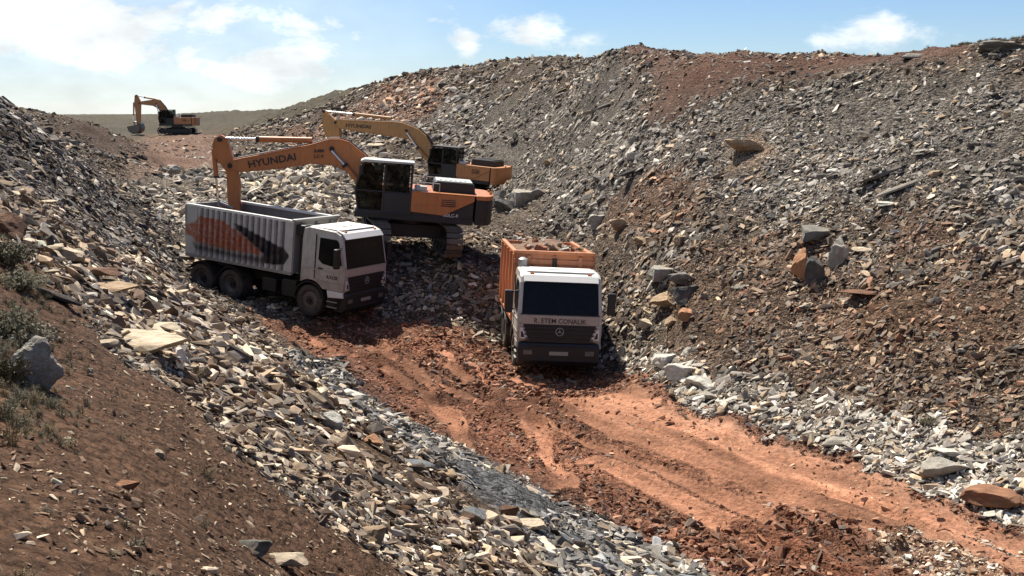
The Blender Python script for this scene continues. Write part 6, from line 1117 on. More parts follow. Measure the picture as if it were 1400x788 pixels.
    fw = MB().box(x1 - .02, x1 + .03, -1.2, 1.2, zb, zt).build('front_wall', MT['greymet'] if body == 'white' else bodymat, T, bevel=.01)
    for y in (-.8, 0, .8): MB().box(x1 + .03, x1 + .10, y - .06, y + .06, zb, zt - .08).build('rib', MT['greymet'] if body == 'white' else bodymat, fw, bevel=.01)
    MB().box(x1 - .05, x1 + .14, -wy - .01, wy + .01, zt - .02, zt + .07).build('front_lip', MT['greymet'] if body == 'white' else bodymat, T, bevel=.02)
    if body == 'orange': MB().box(x1 + .03, x1 + .08, -wy, wy, zt - .34, zt - .19).build('front_beam', bodymat, T, bevel=.01)
    tg = MB().prism([(x0 - .05, zb), (x0 - .16, zt - .02), (x0 - .10, zt - .02), (x0, zb)], -1.18, 1.18).build('tailgate', bodymat, T, bevel=.01)
    for y in (-.9, -.3, .3, .9): MB().prism([(x0 - .11, zb + .05), (x0 - .2, zt - .1), (x0 - .14, zt - .1), (x0 - .05, zb + .05)], y - .05, y + .05).build('rib', bodymat, tg)
    # hoist ram between cab and body
    MB().tube((x1 + .22, 0, .95), (x1 + .16, 0, 2.3), .10, 12).tube((x1 + .2, 0, 2.3), (x1 + .1, 0, zt - .15), .07, 12).build('hoist_ram', MT['chassis'], T)
    MB().box(x0 + .1, x0 + .16, -1.1, 1.1, .66, .78).build('rear_bar', MT['chassis'], T)
    return T
gmat, gtc = paint_graphic('tipper_graphic', (.50, .49, .46), (.26, .20, .15)); wmat, wtc = paint_graphic('tipper_graphic_shaded', (.16, .155, .15), (.07, .055, .045))  # darker copy for the side walls: shade between ribs put into the colour
T1 = truck((-6.33, 37.46, .43), -27, 5, -1.3, MT['greymet'], gmat, 'white', 'white cab tipper truck with ribbed grey body painted with an orange and black swoosh', '')
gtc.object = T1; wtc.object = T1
T2 = truck((1.2, 32.8, -.45), -85, -2, -3, MT['tipor'], MT['tipor'], 'orange', 'white cab tipper truck with orange body loaded with rock facing the camera', '')
def T2W(x, y, z): return T2.matrix_basis @ Vector((x, y, z))
text_obj('lettering', 'AXOR', .17, T1, (.92, -1.262, 1.43), (RD(90), 0, 0), MT['ink'])
text_obj('lettering', 'R. ETEM CONALIK', .20, T2, (1.435, 0, 1.60), (RD(90), 0, RD(90)), MT['ink'], sx=.95, bold=.002)
for T, s in ((T1, '34 AZ 482'), (T2, '34 NE 503')): pass
# rock load in the orange body
def load_bed(T, x0, x1, z0, peak, colr, seed, name, lab, nrock):
    r = random.Random(seed); b = MB(); nx, ny = 16, 10; W_ = 1.14
    for i in range(nx + 1):
        for j in range(ny + 1):
            x = x0 + (x1 - x0) * i / nx; y = -W_ + 2 * W_ * j / ny
            e = min(i, nx - i) / (nx / 2); f = min(j, ny - j) / (ny / 2)
            b.v.append((x, y, z0 + peak * min(1, e * 1.6) * min(1, f * 1.5) + r.uniform(-.07, .07)))
    for i in range(nx):
        for j in range(ny): k = i * (ny + 1) + j; b.f.append((k, k + ny + 1, k + ny + 2, k + 1))
    n = len(b.v)
    for i in range(nx + 1):
        for j in range(ny + 1):
            p = b.v[i * (ny + 1) + j]; b.v.append((p[0], p[1], 1.38))
    for i in range(nx):
        for j in range(ny): k = n + i * (ny + 1) + j; b.f.append((k, k + 1, k + ny + 2, k + ny + 1))
    for i in range(nx):
        for j in (0, ny): k = i * (ny + 1) + j; b.f.append((k, k + ny + 1, k + ny + 1 + n, k + n))
    for j in range(ny):
        for i in (0, nx): k = i * (ny + 1) + j; b.f.append((k, k + 1, k + 1 + n, k + n))
    me = b.mesh(name, mat(name, colr, .95, dirt=.5, dirtcol=(.13, .09, .06), scale=9, bump=1)); o = link(name, me); o.matrix_basis = T.matrix_basis; o['kind'] = 'stuff'; o['label'] = lab
    return o
load_bed(T2, -5.2, -.72, 3.24, .32, (.20, .11, .07), 5, 'dirt_load', 'brown dirt and broken stone filling the orange body', 0)
load_bed(T1, -5.3, -.9, 1.9, .3, (.06, .045, .035), 6, 'dirt_load', 'dark dirt lying in the ribbed grey body', 0)
LR = random.Random(9)
for i in range(26):
    x = -.95 - 3.9 * LR.random() ** 1.3; y = LR.uniform(-.95, .95); s = LR.uniform(.20, .42) * (1.25 if i < 6 else .65)
    if i < 6: x = -1.0 - .25 * (i % 3); y = (-.75, -.35, .05, .35, .65, .9)[i]
    o = link('boulder' if i % 2 else 'rock_slab', SH[i % 3][i % 5], None, T2W(x, y, (3.47 if i < 6 else 3.52) + LR.uniform(0, .08)), (LR.uniform(-.4, .4), LR.uniform(-.4, .4), LR.uniform(-3, 3)), (s, s * .75, s * (.4 if i % 3 == 0 else .65)))
    cn = [('pale grey', (.5, .47, .42)), ('reddish', (.36, .16, .09)), ('tan', (.42, .3, .2)), ('grey', (.25, .23, .21))][(i * 5 + i // 3) % 4]; o.color = (*cn[1], 1)
    tag(o, '%s%s %s loaded %s, %s, on orange truck' % ('small ' if s < .21 else ('large ' if s > .42 else ''), cn[0], ('flat slab', 'angular block', 'jagged stone')[i % 3], 'at the front wall' if i < 6 else ('just behind the front' if i % 2 else ('near the front edge' if i % 4 else 'near the front')) if x > -2.2 else ('midway' if x > -3.4 else 'towards the tailgate'), 'left of centre' if y < -.3 else ('right of centre' if y > .3 else 'centred')), 'rock', 'stones loaded in the orange truck', 'thing')
# ------------------------------------------------------------------ excavators
def stadium(L, Hh, n=10):
    """closed track outline: rounded front and rear, flat top and bottom, raised idlers"""
    r = Hh / 2; pts = []
    for a in np.linspace(-pi / 2, pi / 2, n): pts.append((L / 2 - r + r * math.cos(a), r + r * math.sin(a)))
    for a in np.linspace(pi / 2, 3 * pi / 2, n): pts.append((-L / 2 + r + r * math.cos(a), r + r * math.sin(a)))
    return pts
def resample(pts, n):
    P_ = [Vector(p) for p in pts] + [Vector(pts[0])]; d = [0]
    for a, b in zip(P_[:-1], P_[1:]): d.append(d[-1] + (b - a).length)
    out = []
    for k in range(n):
        t = d[-1] * k / n
        for i in range(len(d) - 1):
            if d[i] <= t <= d[i + 1] + 1e-9:
                q = (t - d[i]) / max(1e-9, d[i + 1] - d[i]); p = P_[i].lerp(P_[i + 1], q); tg_ = (P_[i + 1] - P_[i]).normalized() if (P_[i + 1] - P_[i]).length > 1e-9 else Vector((1, 0)); out.append((p, tg_)); break
    return out
def arm_prism(pts, hw, name, m, parent, bevel=.02):
    return MB().prism(pts, -hw, hw).build(name, m, parent, bevel=bevel)
def pin(p, r, w_): return MB().tube((p[0], -w_, p[1]), (p[0], w_, p[1]), r, 14)
def excavator(pos, yaw, pitch, roll, under, paint, arm, label, shoes, cabmat=None, text=None, person=False, beacon=False):
    E = empty('excavator', pos, (RD(roll), RD(pitch), RD(yaw)), label, 'excavator', 'excavators working on the site')
    # ---- undercarriage, turned against the upper works
    U = empty('undercarriage', (0, 0, 0), (0, 0, RD(under)), parent=E)
    L, Hh, Wt, gy = 4.3, .98, .60, 1.32
    for s in (-1, 1):
        inner = [(p[0] * .95, .06 + p[1] * .88) for p in stadium(L, Hh)]
        tf = MB().prism([(-1.5, .25), (1.5, .25), (1.6, .5), (1.45, .72), (-1.45, .72), (-1.6, .5)], s * gy - .2, s * gy + .2)
        for x in (-1.25, -.75, -.25, .25, .75, 1.25): tf.tube((x, s * gy - .24, .2), (x, s * gy + .24, .2), .12, 12)
        for x in (-L / 2 + .52, L / 2 - .52): tf.tube((x, s * gy - .16, .49), (x, s * gy + .16, .49), .40, 20)
        for x in (-.7, .7): tf.tube((x, s * gy - .2, .82), (x, s * gy + .2, .82), .08, 10)
        TF = tf.build('track_frame', MT['chassis'], U)
        TF['label'] = 'black track frame with rollers'
        sh = resample(stadium(L, Hh, 14), 46); proto = None
        bel = MB()
        for k, (p, tg_) in enumerate(sh):
            ang = math.atan2(tg_[1], tg_[0])
            if shoes:
                if proto is None: proto = MB().box(-.085, .085, -Wt / 2, Wt / 2, -.045, -.012).box(-.07, -.045, -Wt / 2, Wt / 2, -.075, -.045).box(-.01, .012, -Wt / 2, Wt / 2, -.065, -.045).box(.04, .062, -Wt / 2, Wt / 2, -.065, -.045).mesh('track_shoe', MT['track'])
                o = link('track_shoe', proto, E); o.matrix_local = Matrix.Rotation(RD(under), 4, 'Z') @ Matrix.Translation((p[0], s * gy, p[1])) @ Matrix.Rotation(-ang, 4, 'Y')
            else:
                n_ = Vector((tg_[1], -tg_[0])); a = p + tg_ * .085; c = p - tg_ * .085
                q = [a + n_ * .02, a + n_ * .05, p + n_ * .055, p + n_ * .085, p - tg_ * .02 + n_ * .085, c + n_ * .05, c + n_ * .02]
                bel.prism([tuple(x) for x in q], s * gy - Wt / 2, s * gy + Wt / 2)
        if not shoes: bel.build('track_belt', MT['track'], U)
        else:
            ib = [(p[0] * .97, .03 + p[1] * .94) for p in stadium(L, Hh)]; ic = [(p[0] * .90, .08 + p[1] * .84) for p in stadium(L, Hh)]
            bl = MB(); k = len(ib)
            v = [(p[0], s * gy - .15, p[1]) for p in ib] + [(p[0], s * gy + .15, p[1]) for p in ib] + [(p[0], s * gy - .15, p[1]) for p in ic] + [(p[0], s * gy + .15, p[1]) for p in ic]
            bl.add(v, [(i, (i + 1) % k, k + (i + 1) % k, k + i) for i in range(k)] + [(2 * k + i, 3 * k + i, 3 * k + (i + 1) % k, 2 * k + (i + 1) % k) for i in range(k)] + [(i, 2 * k + i, 2 * k + (i + 1) % k, (i + 1) % k) for i in range(k)] + [(k + i, k + (i + 1) % k, 3 * k + (i + 1) % k, 3 * k + i) for i in range(k)])
            bl.build('track_chain', MT['track'], U)
    MB().box(-.75, .75, -1.15, 1.15, .45, .95).build('car_body', MT['chassis'], U, bevel=.05)
    MB().tube((0, 0, .95), (0, 0, 1.16), .72, 28).build('swing_ring', MT['chassis'], E)
    # ---- house
    zd, zt = 1.14, 2.22
    MB().prism([(2.0, -1.35), (2.0, 1.40), (-2.3, 1.42), (-2.3, -1.42)], zd, zd + .22, axis='z').build('deck_frame', MT['chassis'], E, bevel=.02)
    # side panels, orange with a raised lower edge sweeping up to the counterweight
    for s in (-1, 1):
        xf = .0 if s > 0 else 1.5
        sp_ = MB().prism([(xf, zd + .34), (xf, zt - .03), (-2.3, zt - .03), (-2.3, zt - .20), (-1.2, zd + .28)], min(s * 1.36, s * 1.42), max(s * 1.36, s * 1.42)).build('side_panel', paint, E, bevel=.012)
        MB().prism([(xf, zd + .20), (xf, zd + .33), (-1.2, zd + .27), (-2.28, zt - .22), (-2.28, zd + .20)], min(s * 1.33, s * 1.385), max(s * 1.33, s * 1.385)).build('lower_panel', MT['chassis'] if paint == MT['orange'] else paint, E)
        for (a, c) in ((-.12, -.95), (-1.02, -1.7)):
            MB().prism([(a, zd + .62), (a, zt - .14), (c, zt - .14), (c, zd + .62 if c > -1.2 else zd + .78)], min(s * 1.42, s * 1.435), max(s * 1.42, s * 1.435)).build('access_door', paint, sp_, bevel=.006)
        for k in range(4): MB().box(-1.62, -1.1, min(s * 1.435, s * 1.445), max(s * 1.435, s * 1.445), zt - .24 - k * .07, zt - .21 - k * .07).build('vent_slat', MT['black'], sp_)
    MB().prism([(.0, -1.42), (.0, 1.42), (-2.35, 1.42), (-2.35, -1.42)], zt - .03, zt + .015, axis='z').build('deck_top', paint, E, bevel=.01)
    MB().box(-.02, 1.5, -1.42, -.5, zd + .22, zt - .03).build('tank_cabinet', paint, E, bevel=.03)
    MB().box(-2.25, -.0, -1.33, 1.33, zd + .2, zt - .05).build('engine_bay', MT['chassis'], E)
    # counterweight, rounded at the back, dark with a painted rim
    def cw(k, x0=-2.36):
        a = [(x0, 1.42 * k)] + [(-2.75 + .35 * k * math.cos(t) * 1.0, 1.42 * k - .35 + .35 * math.sin(t)) for t in ()]
        pts = [(x0, -1.42 * k), (x0, 1.42 * k)]
        for t in np.linspace(0, 1, 15):
            y = 1.42 * k * math.cos(pi * t); x = -2.42 - (.66 if paint == MT['orange'] else .42) * max(0, math.sin(pi * t)) ** .55 * k; pts.append((x, y))
        return pts
    MB().prism(cw(.985), zd + .02, zt - .14, axis='z').build('counterweight', MT['chassis'] if paint != MT['yellow'] else paint, E, bevel=.03)
    MB().prism(cw(1.0), zt - .145, zt + .02, axis='z').build('counterweight_rim', paint, E, bevel=.03)
    hd = MB().prism([(-.78, zt), (-.82, zt + .36), (-.9, zt + .40), (-2.2, zt + .40), (-2.3, zt + .34), (-2.34, zt)], -.72, .92).build('engine_hood', MT['black'] if paint == MT['orange'] else MT['chassis'], E, bevel=.03)
    MB().box(-2.22, -.88, -.62, .84, zt + .40, zt + .425).build('hood_lid', MT['hood'] if paint == MT['orange'] else MT['chassis'], hd, bevel=.01)
    for k in range(6): MB().box(-2.0 + k * .18, -1.92 + k * .18, -.4, .6, zt + .425, zt + .445).build('hood_rib', MT['hood'] if paint == MT['orange'] else MT['chassis'], hd)
    MB().tube((-.45, .55, zt), (-.45, .55, zt + .46), .075, 14).tube((-.45, .55, zt + .46), (-.52, .55, zt + .54), .07, 12).build('exhaust_pipe', MT['greymet'], E, smooth=True)
    MB().box(-.55, -.1, .85, 1.3, zt + .015, zt + .2).build('tool_box', MT['hood'], E, bevel=.03)
    rl = MB()
    for s, xs in ((1, (-.15, -1.0)), (-1, (1.4, .3, -.9))):
        for x in xs: rl.tube((x, s * 1.36, zt), (x, s * 1.36, zt + .34), .016, 6)
        rl.tube((xs[0], s * 1.36, zt + .34), (xs[-1], s * 1.36, zt + .34), .016, 6)
    rl.build('handrail', MT['greymet'], E)
    for s in (-.95, .95): MB().tube((-2.95, s * .5, zt), (-2.95, s * .5, zt + .12), .05, 8).build('lifting_eye', paint, E)
    # ---- cab on the left
    cb, ct, y0, y1 = 1.40, 3.22, .42, 1.43
    side = [(.02, cb), (.02, ct - .12), (.12, ct - .04), (1.66, ct - .06), (1.80, ct - .2), (1.95, ct - .75), (2.02, cb + .75), (1.88, cb)]
    C_ = empty('cab', (0, 0, 0), parent=E)
    C_['label'] = 'glazed operator cab'
    fr = MB(); T_ = .055
    def bar(a, b_, y, r=.04): fr.tube((a[0], y, a[1]), (b_[0], y, b_[1]), r, 6)
    for y in (y0 + .03, y1 - .03):
        for a, b_ in zip(side, side[1:] + side[:1]): bar(a, b_, y)
        bar((1.02, cb), (.98, ct - .05), y, .045); bar((.02, cb + .72), (2.02, cb + .72), y, .03)
    for p in (side[1], side[3], side[6], side[7], side[0], side[5]): fr.tube((p[0], y0, p[1]), (p[0], y1, p[1]), .045, 6)
    fr.build('cab_frame', MT['black'], C_)
    MB().prism([(.0, cb), (.0, cb + .70), (1.0, cb + .70), (1.0, cb)], y1 - .04, y1 - .005).build('door_panel', MT['black'], C_, bevel=.01)
    MB().prism([(.0, cb), (.0, cb + .55), (1.0, cb + .55), (1.0, cb)], y0, y0 + .03).build('inner_panel', MT['black'], C_, bevel=.01)
    MB().box(.02, 1.9, y0, y1, cb - .06, cb + .03).build('cab_floor', MT['black'], C_)
    MB().box(.0, .05, y0 + .02, y1 - .02, cb, cb + .6).build('rear_panel', MT['black'], C_)
    MB().prism([(-.06, ct - .03), (-.04, ct + .035), (1.75, ct + .02), (1.90, ct - .05), (1.88, ct - .085)], y0 - .03, y1 + .05).build('cab_roof', MT['hood'] if paint == MT['orange'] else MT['chassis'], C_, bevel=.015)
    for y in (y1 - .03, y0 + .03):
        MB().add([(.08, y, cb + .74), (.97, y, cb + .74), (.95, y, ct - .1), (.10, y, ct - .12)], [(0, 1, 2, 3)]).build('side_glass', GLASS, C_)
        MB().add([(1.06, y, cb + .04), (1.86, y, cb + .04), (1.99, y, cb + .74), (1.92, y, ct - .76), (1.77, y, ct - .22), (1.05, y, ct - .1)], [(0, 1, 2, 3, 4, 5)]).build('side_glass', GLASS, C_)
    MB().add([(1.80, y0 + .06, ct - .2), (1.80, y1 - .06, ct - .2), (1.95, y1 - .06, ct - .75), (1.95, y0 + .06, ct - .75)], [(0, 1, 2, 3)]).build('front_glass', GLASS, C_)
    MB().add([(1.95, y0 + .06, ct - .75), (1.95, y1 - .06, ct - .75), (2.02, y1 - .06, cb + .75), (2.02, y0 + .06, cb + .75)], [(0, 1, 2, 3)]).build('front_glass', GLASS, C_)
    MB().add([(2.02, y0 + .06, cb + .74), (2.02, y1 - .06, cb + .74), (1.88, y1 - .06, cb + .02), (1.88, y0 + .06, cb + .02)], [(0, 1, 2, 3)]).build('front_glass', GLASS, C_)
    MB().add([(.03, y0 + .06, cb + .62), (.03, y1 - .06, cb + .62), (.03, y1 - .06, ct - .14), (.03, y0 + .06, ct - .14)], [(0, 1, 2, 3)]).build('rear_glass', GLASS, C_)
    st = MB().prism([(.35, cb + .42), (.35, cb + .55), (.85, cb + .56), (.88, cb + .44)], .68, 1.18).prism([(.22, cb + .5), (.12, cb + 1.2), (.24, cb + 1.24), (.38, cb + .55)], .70, 1.16)
    st.build('seat', MT['seat'], C_, bevel=.04)
    MB().box(.4, 1.0, .5, .62, cb + .5, cb + .66).box(.4, 1.0, 1.22, 1.3, cb + .5, cb + .66).build('console', MT['black'], C_, bevel=.02)
    MB().tube((1.85, y1 + .06, cb + 1.3), (1.85, y1 + .06, cb + 1.62), .07, 8).tube((1.85, y1, cb + 1.45), (1.85, y1 + .08, cb + 1.45), .02, 6).build('mirror', MT['black'], E)
    # ---- arm
    bt, bl_, stk, bk = arm['bt'], arm['bl'], arm['st'], arm['bucket']
    B = arm_prism(bt + bl_, .24, 'boom', arm.get('mat', paint), E, .025)
    # welded edge flange
    for i, hw in enumerate((-.245, .245)):
        mbp = MB()
        for k in (bt, bl_):
            for a, b_ in zip(k[:-1], k[1:]): mbp.tube((a[0], hw, a[1]), (b_[0], hw, b_[1]), .022, 6)
        mbp.build('boom_flange', arm.get('mat', paint), B)
    S_ = arm_prism(stk, .18, 'stick', arm.get('mat', paint), E, .02)
    for p in arm['pins']: pin(p, .09, .30).build('pin', MT['chassis'], E)
    for nm, (a, m1, m2, c), ys, r in arm['cyl']:
        for y in ys:
            a3, m13, m23, c3 = [(q[0], y, q[1]) for q in (a, m1, m2, c)]
            cy = MB().tube(m13, c3, r, 14).tube(m23, (m23[0] + .0, m23[1], m23[2]), r * 1.15, 8) if False else MB().tube(m13, c3, r, 14)
            co = cy.build(nm, arm.get('mat', paint), E, smooth=True)
            MB().tube(a3, m13, r * .52, 12).build('rod', MT['chrome'], co, smooth=True)
            MB().tube(m13, tuple(Vector(m13).lerp(Vector(c3), .06)), r * 1.18, 14).build('gland', MT['chassis'], co)
    # hoses along the boom
    hs = MB()
    for y in (-.1, -.04, .04, .1):
        hs.path([(p[0], y, p[1] + .05) for p in bt], .018, 6)
    hs.build('hose', MT['hose'], B)
    # bucket: curved shell with open mouth and teeth
    bx, bz, ang, bs = bk
    prof = [(0, 0), (.55, .05), (.95, -.25), (1.12, -.7), (1.02, -1.12), (.72, -1.38), (.30, -1.45)]
    ip = [(p[0] * .93 - .0 + .02, p[1] * .93 - .03) for p in prof]
    ca, sa = math.cos(ang), math.sin(ang)
    def X_(p): return (bx + bs * (p[0] * ca - p[1] * sa), bz + bs * (p[0] * sa + p[1] * ca))
    o1 = [X_(p) for p in prof]; o2 = [X_(p) for p in ip]; hw = .62 * bs * 1.1
    bm_ = MB()
    for i in range(len(prof) - 1):
        bm_.prism([o1[i], o1[i + 1], o2[i + 1], o2[i]], -hw, hw)
    BK = bm_.build('bucket', MT['track'], E)
    for s in (-1, 1): MB().prism(o1, s * hw, s * (hw - .03)).build('bucket_side', MT['track'], BK)
    tip, prv = Vector(o1[-1]), Vector(o1[-2]); d = (tip - prv).normalized()
    for k in range(5):
        y = -hw + .08 + k * (2 * hw - .16) / 4; e = tip + d * .22 * bs; q = Vector((-d[1], d[0])) * .04
        MB().prism([tuple(tip + q), tuple(tip - q), tuple(e)], y - .05, y + .05).build('bucket_tooth', MT['greymet'], BK)
    if 'link' in arm:
        lk = MB()
        for (a, b_) in arm['link']:
            for y in (-.2, .2): lk.tube((a[0], y, a[1]), (b_[0], y, b_[1]), .06, 8)
        lk.build('bucket_link', MT['greymet'], E)
    return E
GLASS = glass_mat('cab_glass', (.12, .14, .15), .0)
A1 = dict(
    bt=[(.9, 1.5), (1.31, 2.57), (1.73, 3.25), (2.41, 3.72), (2.75, 3.79), (3.09, 3.76), (3.76, 3.50), (5.33, 3.04), (6.39, 2.74), (6.72, 2.62)],
    bl=[(6.72, 2.42), (6.5, 2.32), (6.24, 2.31), (4.85, 2.54), (3.72, 2.83), (2.9, 2.83), (2.3, 2.62), (1.9, 2.3), (1.35, 1.45)],
    st=[(7.30, 3.22), (7.22, 3.45), (7.0, 3.58), (6.78, 3.47), (6.60, 2.95), (6.38, 2.45), (6.24, 1.9), (6.18, .62), (6.56, .58), (6.68, 1.4), (6.75, 2.25), (7.2, 2.8)],
    pins=[(6.62, 2.50), (7.02, 3.42), (3.0, 3.42), (6.38, .68)],
    cyl=[('stick_cylinder', ((7.02, 3.44), (5.77, 3.53), (5.7, 3.53), (3.75, 3.66)), (0,), .105),
         ('boom_cylinder', ((3.0, 3.36), (2.52, 2.9), (2.5, 2.88), (1.35, 1.62)), (-.36, .36), .095),
         ('bucket_cylinder', ((7.02, 1.15), (7.12, 2.0), (7.1, 2.0), (7.26, 3.05)), (0,), .085)],
    link=[((7.02, 1.15), (6.45, .95)), ((7.02, 1.15), (6.75, .55))],
    bucket=(6.2, .60, -.25, .85))
E1 = excavator((-3.97, 41.15, 2.21), 186, -5.1, -1.4, 100, MT['orange'], A1, 'large orange excavator behind the trucks swinging its boom over the ribbed grey tipper', True)
text_obj('lettering', 'HYUNDAI', .36, E1, (5.12, .262, 2.80), (RD(90), RD(-14.5), RD(180)), MT['ink'], sx=1.1, bold=.006)
# small two-line type mark near the bend of the boom
for k, (zz, ww) in enumerate(((3.30, .34), (3.10, .30))): text_obj('lettering', ('R480', 'LC-9')[k], .17, E1, (3.45, .262, zz), (RD(90), RD(-8), RD(180)), MT['ink'], bold=.004)
text_obj('lettering', '480LC-9', .17, E1, (-1.45, 1.392, 1.44), (RD(90), 0, RD(180)), MT['inkw'], bold=.003)
A2 = dict(mat=MT['yellow2'],
    bt=[(.9, 1.5), (1.92, 2.2), (2.55, 3.24), (2.9, 3.69), (3.53, 4.07), (4.61, 4.36), (5.4, 4.38), (7.12, 4.27), (9.41, 4.16), (9.75, 4.05)],
    bl=[(9.72, 3.85), (9.32, 3.60), (6.2, 3.46), (4.6, 3.44), (4.0, 3.34), (3.43, 2.98), (3.0, 2.3), (1.4, 1.4)],
    st=[(10.80, 4.66), (10.70, 4.75), (10.34, 4.45), (9.85, 4.15), (9.50, 3.9), (9.2, 2.43), (9.2, 1.9), (9.55, 1.8), (9.95, 2.6), (10.43, 3.0), (10.69, 3.51)],
    pins=[(9.68, 3.95), (10.66, 4.62), (4.3, 3.9), (9.4, 1.95)],
    cyl=[('stick_cylinder', ((10.66, 4.62), (8.5, 4.62), (8.4, 4.62), (5.6, 4.58)), (0,), .11),
         ('boom_cylinder', ((4.2, 3.78), (3.4, 2.9), (3.3, 2.8), (1.9, 1.6)), (-.36, .36), .1),
         ('bucket_cylinder', ((9.9, 2.0), (10.15, 2.7), (10.1, 2.7), (10.6, 3.7)), (0,), .085)],
    link=[((9.9, 2.0), (9.5, 2.1)), ((9.9, 2.0), (9.6, 1.7))],
    bucket=(9.3, 1.85, -1.0, .8))
E2 = excavator((-3.1, 70.5, 1.71), 157, -4.7, .3, -20, MT['yellow'], A2, 'weathered yellow orange excavator standing behind the large orange one', False)
text_obj('lettering', 'HYUNDAI', .34, E2, (7.9, .262, 3.86), (RD(90), RD(-1.5), RD(180)), MT['ink'], sx=1.25, bold=.004)
A3 = dict(
    bt=[(.3, 1.5), (.59, 1.95), (.93, 2.75), (1.46, 3.68), (2.1, 4.45), (2.5, 4.55), (2.87, 4.50), (4.48, 4.28), (4.75, 4.2)],
    bl=[(4.72, 4.0), (4.64, 3.94), (3.01, 3.75), (2.35, 3.40), (1.72, 2.55), (1.2, 1.4)],
    st=[(5.40, 5.0), (5.32, 5.16), (5.08, 5.20), (4.62, 4.25), (4.72, 3.0), (4.88, 1.25), (5.3, 1.2), (5.42, 3.0), (5.5, 4.1)],
    pins=[(4.8, 4.1), (5.22, 5.05), (2.6, 4.0), (5.05, 1.35)],
    cyl=[('stick_cylinder', ((5.2, 5.08), (4.2, 4.85), (4.1, 4.83), (2.7, 4.6)), (0,), .11),
         ('boom_cylinder', ((2.5, 3.9), (2.3, 2.9), (2.2, 2.8), (1.9, 1.5)), (-.36, .36), .12),
         ('bucket_cylinder', ((5.75, 1.7), (5.7, 2.5), (5.7, 2.5), (5.6, 4.2)), (0,), .1)],
    link=[((5.75, 1.7), (5.2, 1.6)), ((5.75, 1.7), (5.6, 1.2))],
    bucket=(6.4, 1.05, -1.95, 1.2))
E3 = excavator((E3P[0], E3P[1], E3P[2]), 180, 0, 0, 0, MT['yellow'], A3, 'distant yellow excavator on the plateau with its arm bent over the horizon', False)
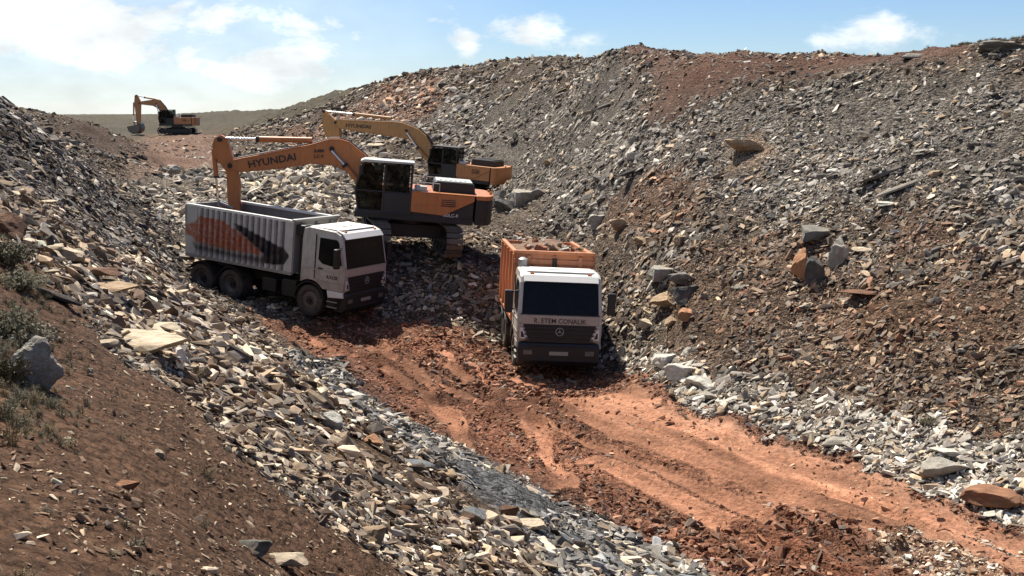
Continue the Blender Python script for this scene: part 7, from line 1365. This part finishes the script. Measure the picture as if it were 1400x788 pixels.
# ------------------------------------------------------------------ operator in the near cab
def operator():
    P_ = bpy.data.objects.new('person', None); COLL.objects.link(P_); P_.matrix_basis = E1.matrix_basis @ Matrix.Translation((.55, .93, 1.98))
    tag(P_, 'operator in a grey shirt seated in the cab of the large orange excavator', 'person')
    J = {'pel': (0, 0, 0, .15), 'wa': (-.03, 0, .2, .14), 'ch': (-.02, 0, .42, .16), 'nk': (0, 0, .56, .06), 'hd0': (.02, 0, .66, .075), 'hd1': (.03, 0, .76, .095), 'hd2': (.02, 0, .84, .07)}
    E_ = [('pel', 'wa'), ('wa', 'ch'), ('ch', 'nk'), ('nk', 'hd0'), ('hd0', 'hd1'), ('hd1', 'hd2')]
    for s, n in ((-1, 'r'), (1, 'l')):
        J.update({n + 'sh': (-.01, s * .19, .47, .07), n + 'el': (.10, s * .25, .22, .05), n + 'wr': (.33, s * .24, .20, .034), n + 'pm': (.41, s * .23, .21, .036), n + 'hp': (.05, s * .10, -.03, .095), n + 'kn': (.47, s * .14, .02, .068), n + 'an': (.55, s * .14, -.38, .046), n + 'ft': (.70, s * .15, -.42, .04)})
        E_ += [('ch', n + 'sh'), (n + 'sh', n + 'el'), (n + 'el', n + 'wr'), (n + 'wr', n + 'pm'), ('pel', n + 'hp'), (n + 'hp', n + 'kn'), (n + 'kn', n + 'an'), (n + 'an', n + 'ft')]
        for k in range(4):
            J[n + 'f%d' % k] = (.45, s * .23 + (k - 1.5) * .02, .215, .011); J[n + 'g%d' % k] = (.49, s * .23 + (k - 1.5) * .021, .195 - .004 * k, .010); J[n + 'h%d' % k] = (.49, s * .23 + (k - 1.5) * .021, .165, .009)
            E_ += [(n + 'pm', n + 'f%d' % k), (n + 'f%d' % k, n + 'g%d' % k), (n + 'g%d' % k, n + 'h%d' % k)]
        J[n + 't0'] = (.39, s * .23 - s * .045, .20, .012); J[n + 't1'] = (.43, s * .23 - s * .055, .18, .010); E_ += [(n + 'pm', n + 't0'), (n + 't0', n + 't1')]
    K = list(J); me = bpy.data.meshes.new('body'); me.from_pydata([J[k][:3] for k in K], [(K.index(a), K.index(b)) for a, b in E_], [])
    o = link('body', me, P_); me.materials.append(MT['skin']); md = o.modifiers.new('skin', 'SKIN'); me.update()
    for i, k in enumerate(K): me.skin_vertices[0].data[i].radius = (J[k][3], J[k][3])
    me.skin_vertices[0].data[0].use_root = True; md.use_smooth_shade = True; o.modifiers.new('sub', 'SUBSURF').levels = 1
    # face
    f = MB()
    f.prism([(.115, .74), (.145, .715), (.115, .71)], -.014, .014).build('nose', MT['skin'], P_)
    for s in (-1, 1):
        MB().box(.112, .122, s * .035 - .012, s * .035 + .012, .752, .764).build('eye', MT['ink'], P_); MB().box(.02, .05, s * .09 - .012, s * .09 + .012, .72, .78).build('ear', MT['skin'], P_, bevel=.008)
    MB().box(.11, .12, -.025, .025, .682, .69).build('mouth', MT['ink'], P_)
    MB().lathe([(-.0, .001)], 3) if False else None
    hv = []; hb = MB()
    for i in range(7):
        for j in range(14):
            th_, ph = (i / 6) * pi * .52, 2 * pi * j / 14; hv.append((.012 + .112 * math.sin(th_) * math.cos(ph), .106 * math.sin(th_) * math.sin(ph), .775 + .10 * math.cos(th_)))
    hb.add(hv, [(i * 14 + j, (i + 1) * 14 + j, (i + 1) * 14 + (j + 1) % 14, i * 14 + (j + 1) % 14) for i in range(6) for j in range(14)]); hb.build('hair', MT['ink'], P_, smooth=True)
    # shirt and trousers over the body
    for nm, keys, ed, m_, gr in (('shirt', ['wa', 'ch', 'nk2', 'rsh', 'lsh', 'rel', 'lel', 'pel'], [('pel', 'wa'), ('wa', 'ch'), ('ch', 'nk2'), ('ch', 'rsh'), ('ch', 'lsh'), ('rsh', 'rel'), ('lsh', 'lel')], MT['shirt'], 1.12), ('trousers', ['pel', 'rhp', 'lhp', 'rkn', 'lkn', 'ran', 'lan'], [('pel', 'rhp'), ('pel', 'lhp'), ('rhp', 'rkn'), ('lhp', 'lkn'), ('rkn', 'ran'), ('lkn', 'lan')], MT['seat'], 1.1)):
        J['nk2'] = (-.01, 0, .50, .085); me = bpy.data.meshes.new(nm); me.from_pydata([J[k][:3] for k in keys], [(keys.index(a), keys.index(b)) for a, b in ed], []); o = link(nm, me, P_); me.materials.append(m_); md = o.modifiers.new('skin', 'SKIN')
        for i, k in enumerate(keys): me.skin_vertices[0].data[i].radius = (J[k][3] * gr, J[k][3] * gr)
        me.skin_vertices[0].data[0].use_root = True; o.modifiers.new('sub', 'SUBSURF').levels = 1
operator()
